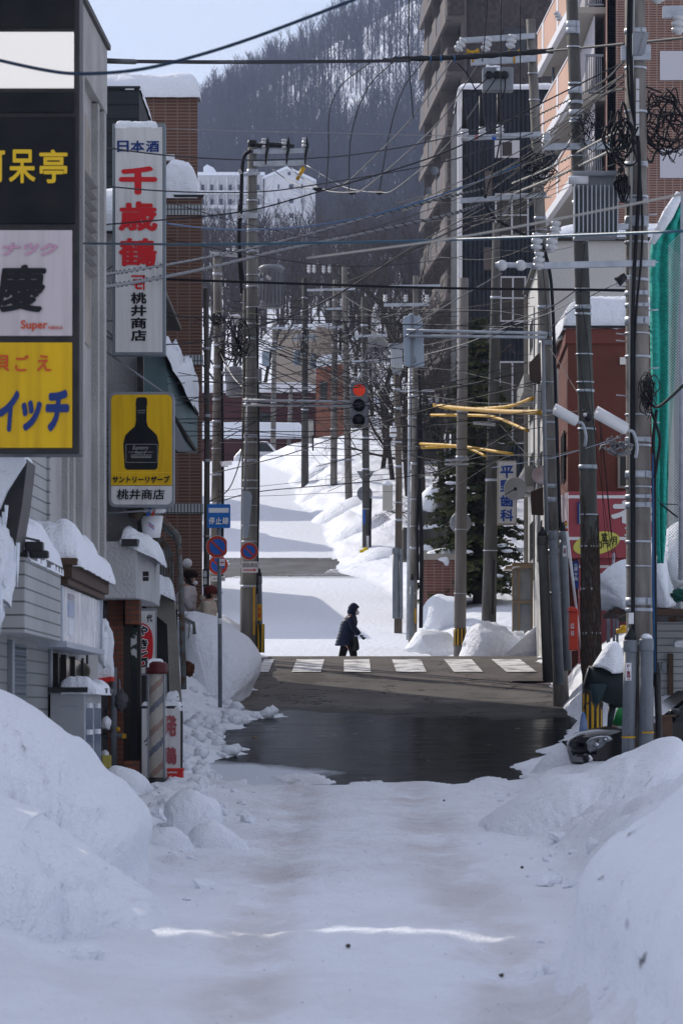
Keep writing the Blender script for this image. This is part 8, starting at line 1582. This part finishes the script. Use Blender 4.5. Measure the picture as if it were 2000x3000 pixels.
# houses on the slope
def far_house(label, x0, x1, y0, y1, d, wallm, roof, dep=7, wins=()):
    b = T('house', label, 'house', P((x0 + x1) / 2, y1, d)); m = MB(); m.pbox(x0, y0, x1, y1 + 60, d, dep); m.build('wall', wallm, b)
    m = MB(); m.ppoly(roof, d - .3, dep + .6); m.build('snow_cap', SNOW, b, bevel=.08)
    if wins:
        m = MB()
        for w in wins: m.pbox(*w, d - .06, .1)
        m.build('window', GLASS, b, split=True)
    return b
DBR = mat('dark maroon cladding', (.085, .035, .035), .8, (.07, .03, .03), 1); BEI = mat('beige wall', (.36, .30, .24), .85); TILEO = mat('orange brown wall', (.26, .115, .075), .85, (.21, .09, .06), 1)
far_house('long maroon shed with a flat snow roof, the upper one behind the poles', 590, 925, 1150, 1240, 204, DBR, [(588, 1150), (590, 1130), (640, 1122), (900, 1120), (926, 1130), (926, 1150)], 5, ((755, 1160, 790, 1180), (758, 1210, 795, 1236)))
far_house('lower long maroon shed with a sloping snow roof at the road head', 580, 890, 1284, 1360, 192, DBR, [(578, 1286), (582, 1240), (600, 1234), (880, 1238), (896, 1284)], 4)
far_house('orange brown house with a rounded snow roof at the end of the maroon sheds', 925, 1010, 1060, 1345, 196, TILEO, [(920, 1078), (926, 1056), (946, 1038), (1010, 1036), (1014, 1062)], 7, ((938, 1118, 958, 1178), (972, 1070, 985, 1096)))
far_house('beige house with a snow covered roof behind the maroon sheds', 800, 950, 962, 1075, 260, BEI, [(792, 968), (800, 952), (940, 948), (956, 962)], 8, ((922, 990, 936, 1012),))
far_house('beige tower house right of the snow covered beige one', 925, 985, 955, 1060, 235, BEI, [(922, 957), (930, 948), (985, 946), (988, 956)], 6)
far_house('dark house whose big snow roof slopes to the right below the hill', 935, 1060, 700, 800, 600, mat('dark far wall', (.10, .10, .12), .9), [(942, 690), (1008, 692), (1078, 758), (1000, 757)], 10)
far_house('small snow roofed house low on the slope left of the main pole', 600, 760, 905, 980, 420, mat('pale far wall', (.4, .4, .42), .9), [(590, 912), (620, 895), (740, 893), (766, 910)], 9, ((640, 920, 660, 940), (700, 920, 720, 940)))
far_house('snow roofed house among trees right of the far poles', 1040, 1150, 760, 840, 480, mat('dark far wall', (.10, .10, .12), .9), [(1030, 768), (1060, 742), (1130, 742), (1160, 764)], 9)
far_house('small pale house among bare trees under the hotel', 640, 740, 770, 830, 640, mat('pale far wall', (.4, .4, .42), .9), [(632, 776), (660, 758), (720, 756), (748, 772)], 9, ((660, 785, 676, 800),))
far_house('grey roofed house behind the warm grey pole', 1180, 1300, 1180, 1300, 160, CONC2, [(1172, 1186), (1190, 1168), (1290, 1166), (1308, 1182)], 6)
# ------------------------------------------------------------------ haze: the cold air between here and the hill
hz = MB(); hz.box(-1700, 1700, -70, 3300, -60, 420)
HZ = bpy.data.materials.new('haze'); HZ.use_nodes = True; t = HZ.node_tree
t.nodes.remove(t.nodes['Principled BSDF']); v = t.nodes.new('ShaderNodeVolumePrincipled')
v.inputs['Color'].default_value = (.50, .64, 1, 1); v.inputs['Density'].default_value = .00015; v.inputs['Anisotropy'].default_value = .3
t.links.new(v.outputs[0], t.nodes['Material Output'].inputs['Volume'])
hz.build('haze', HZ, kind='stuff')
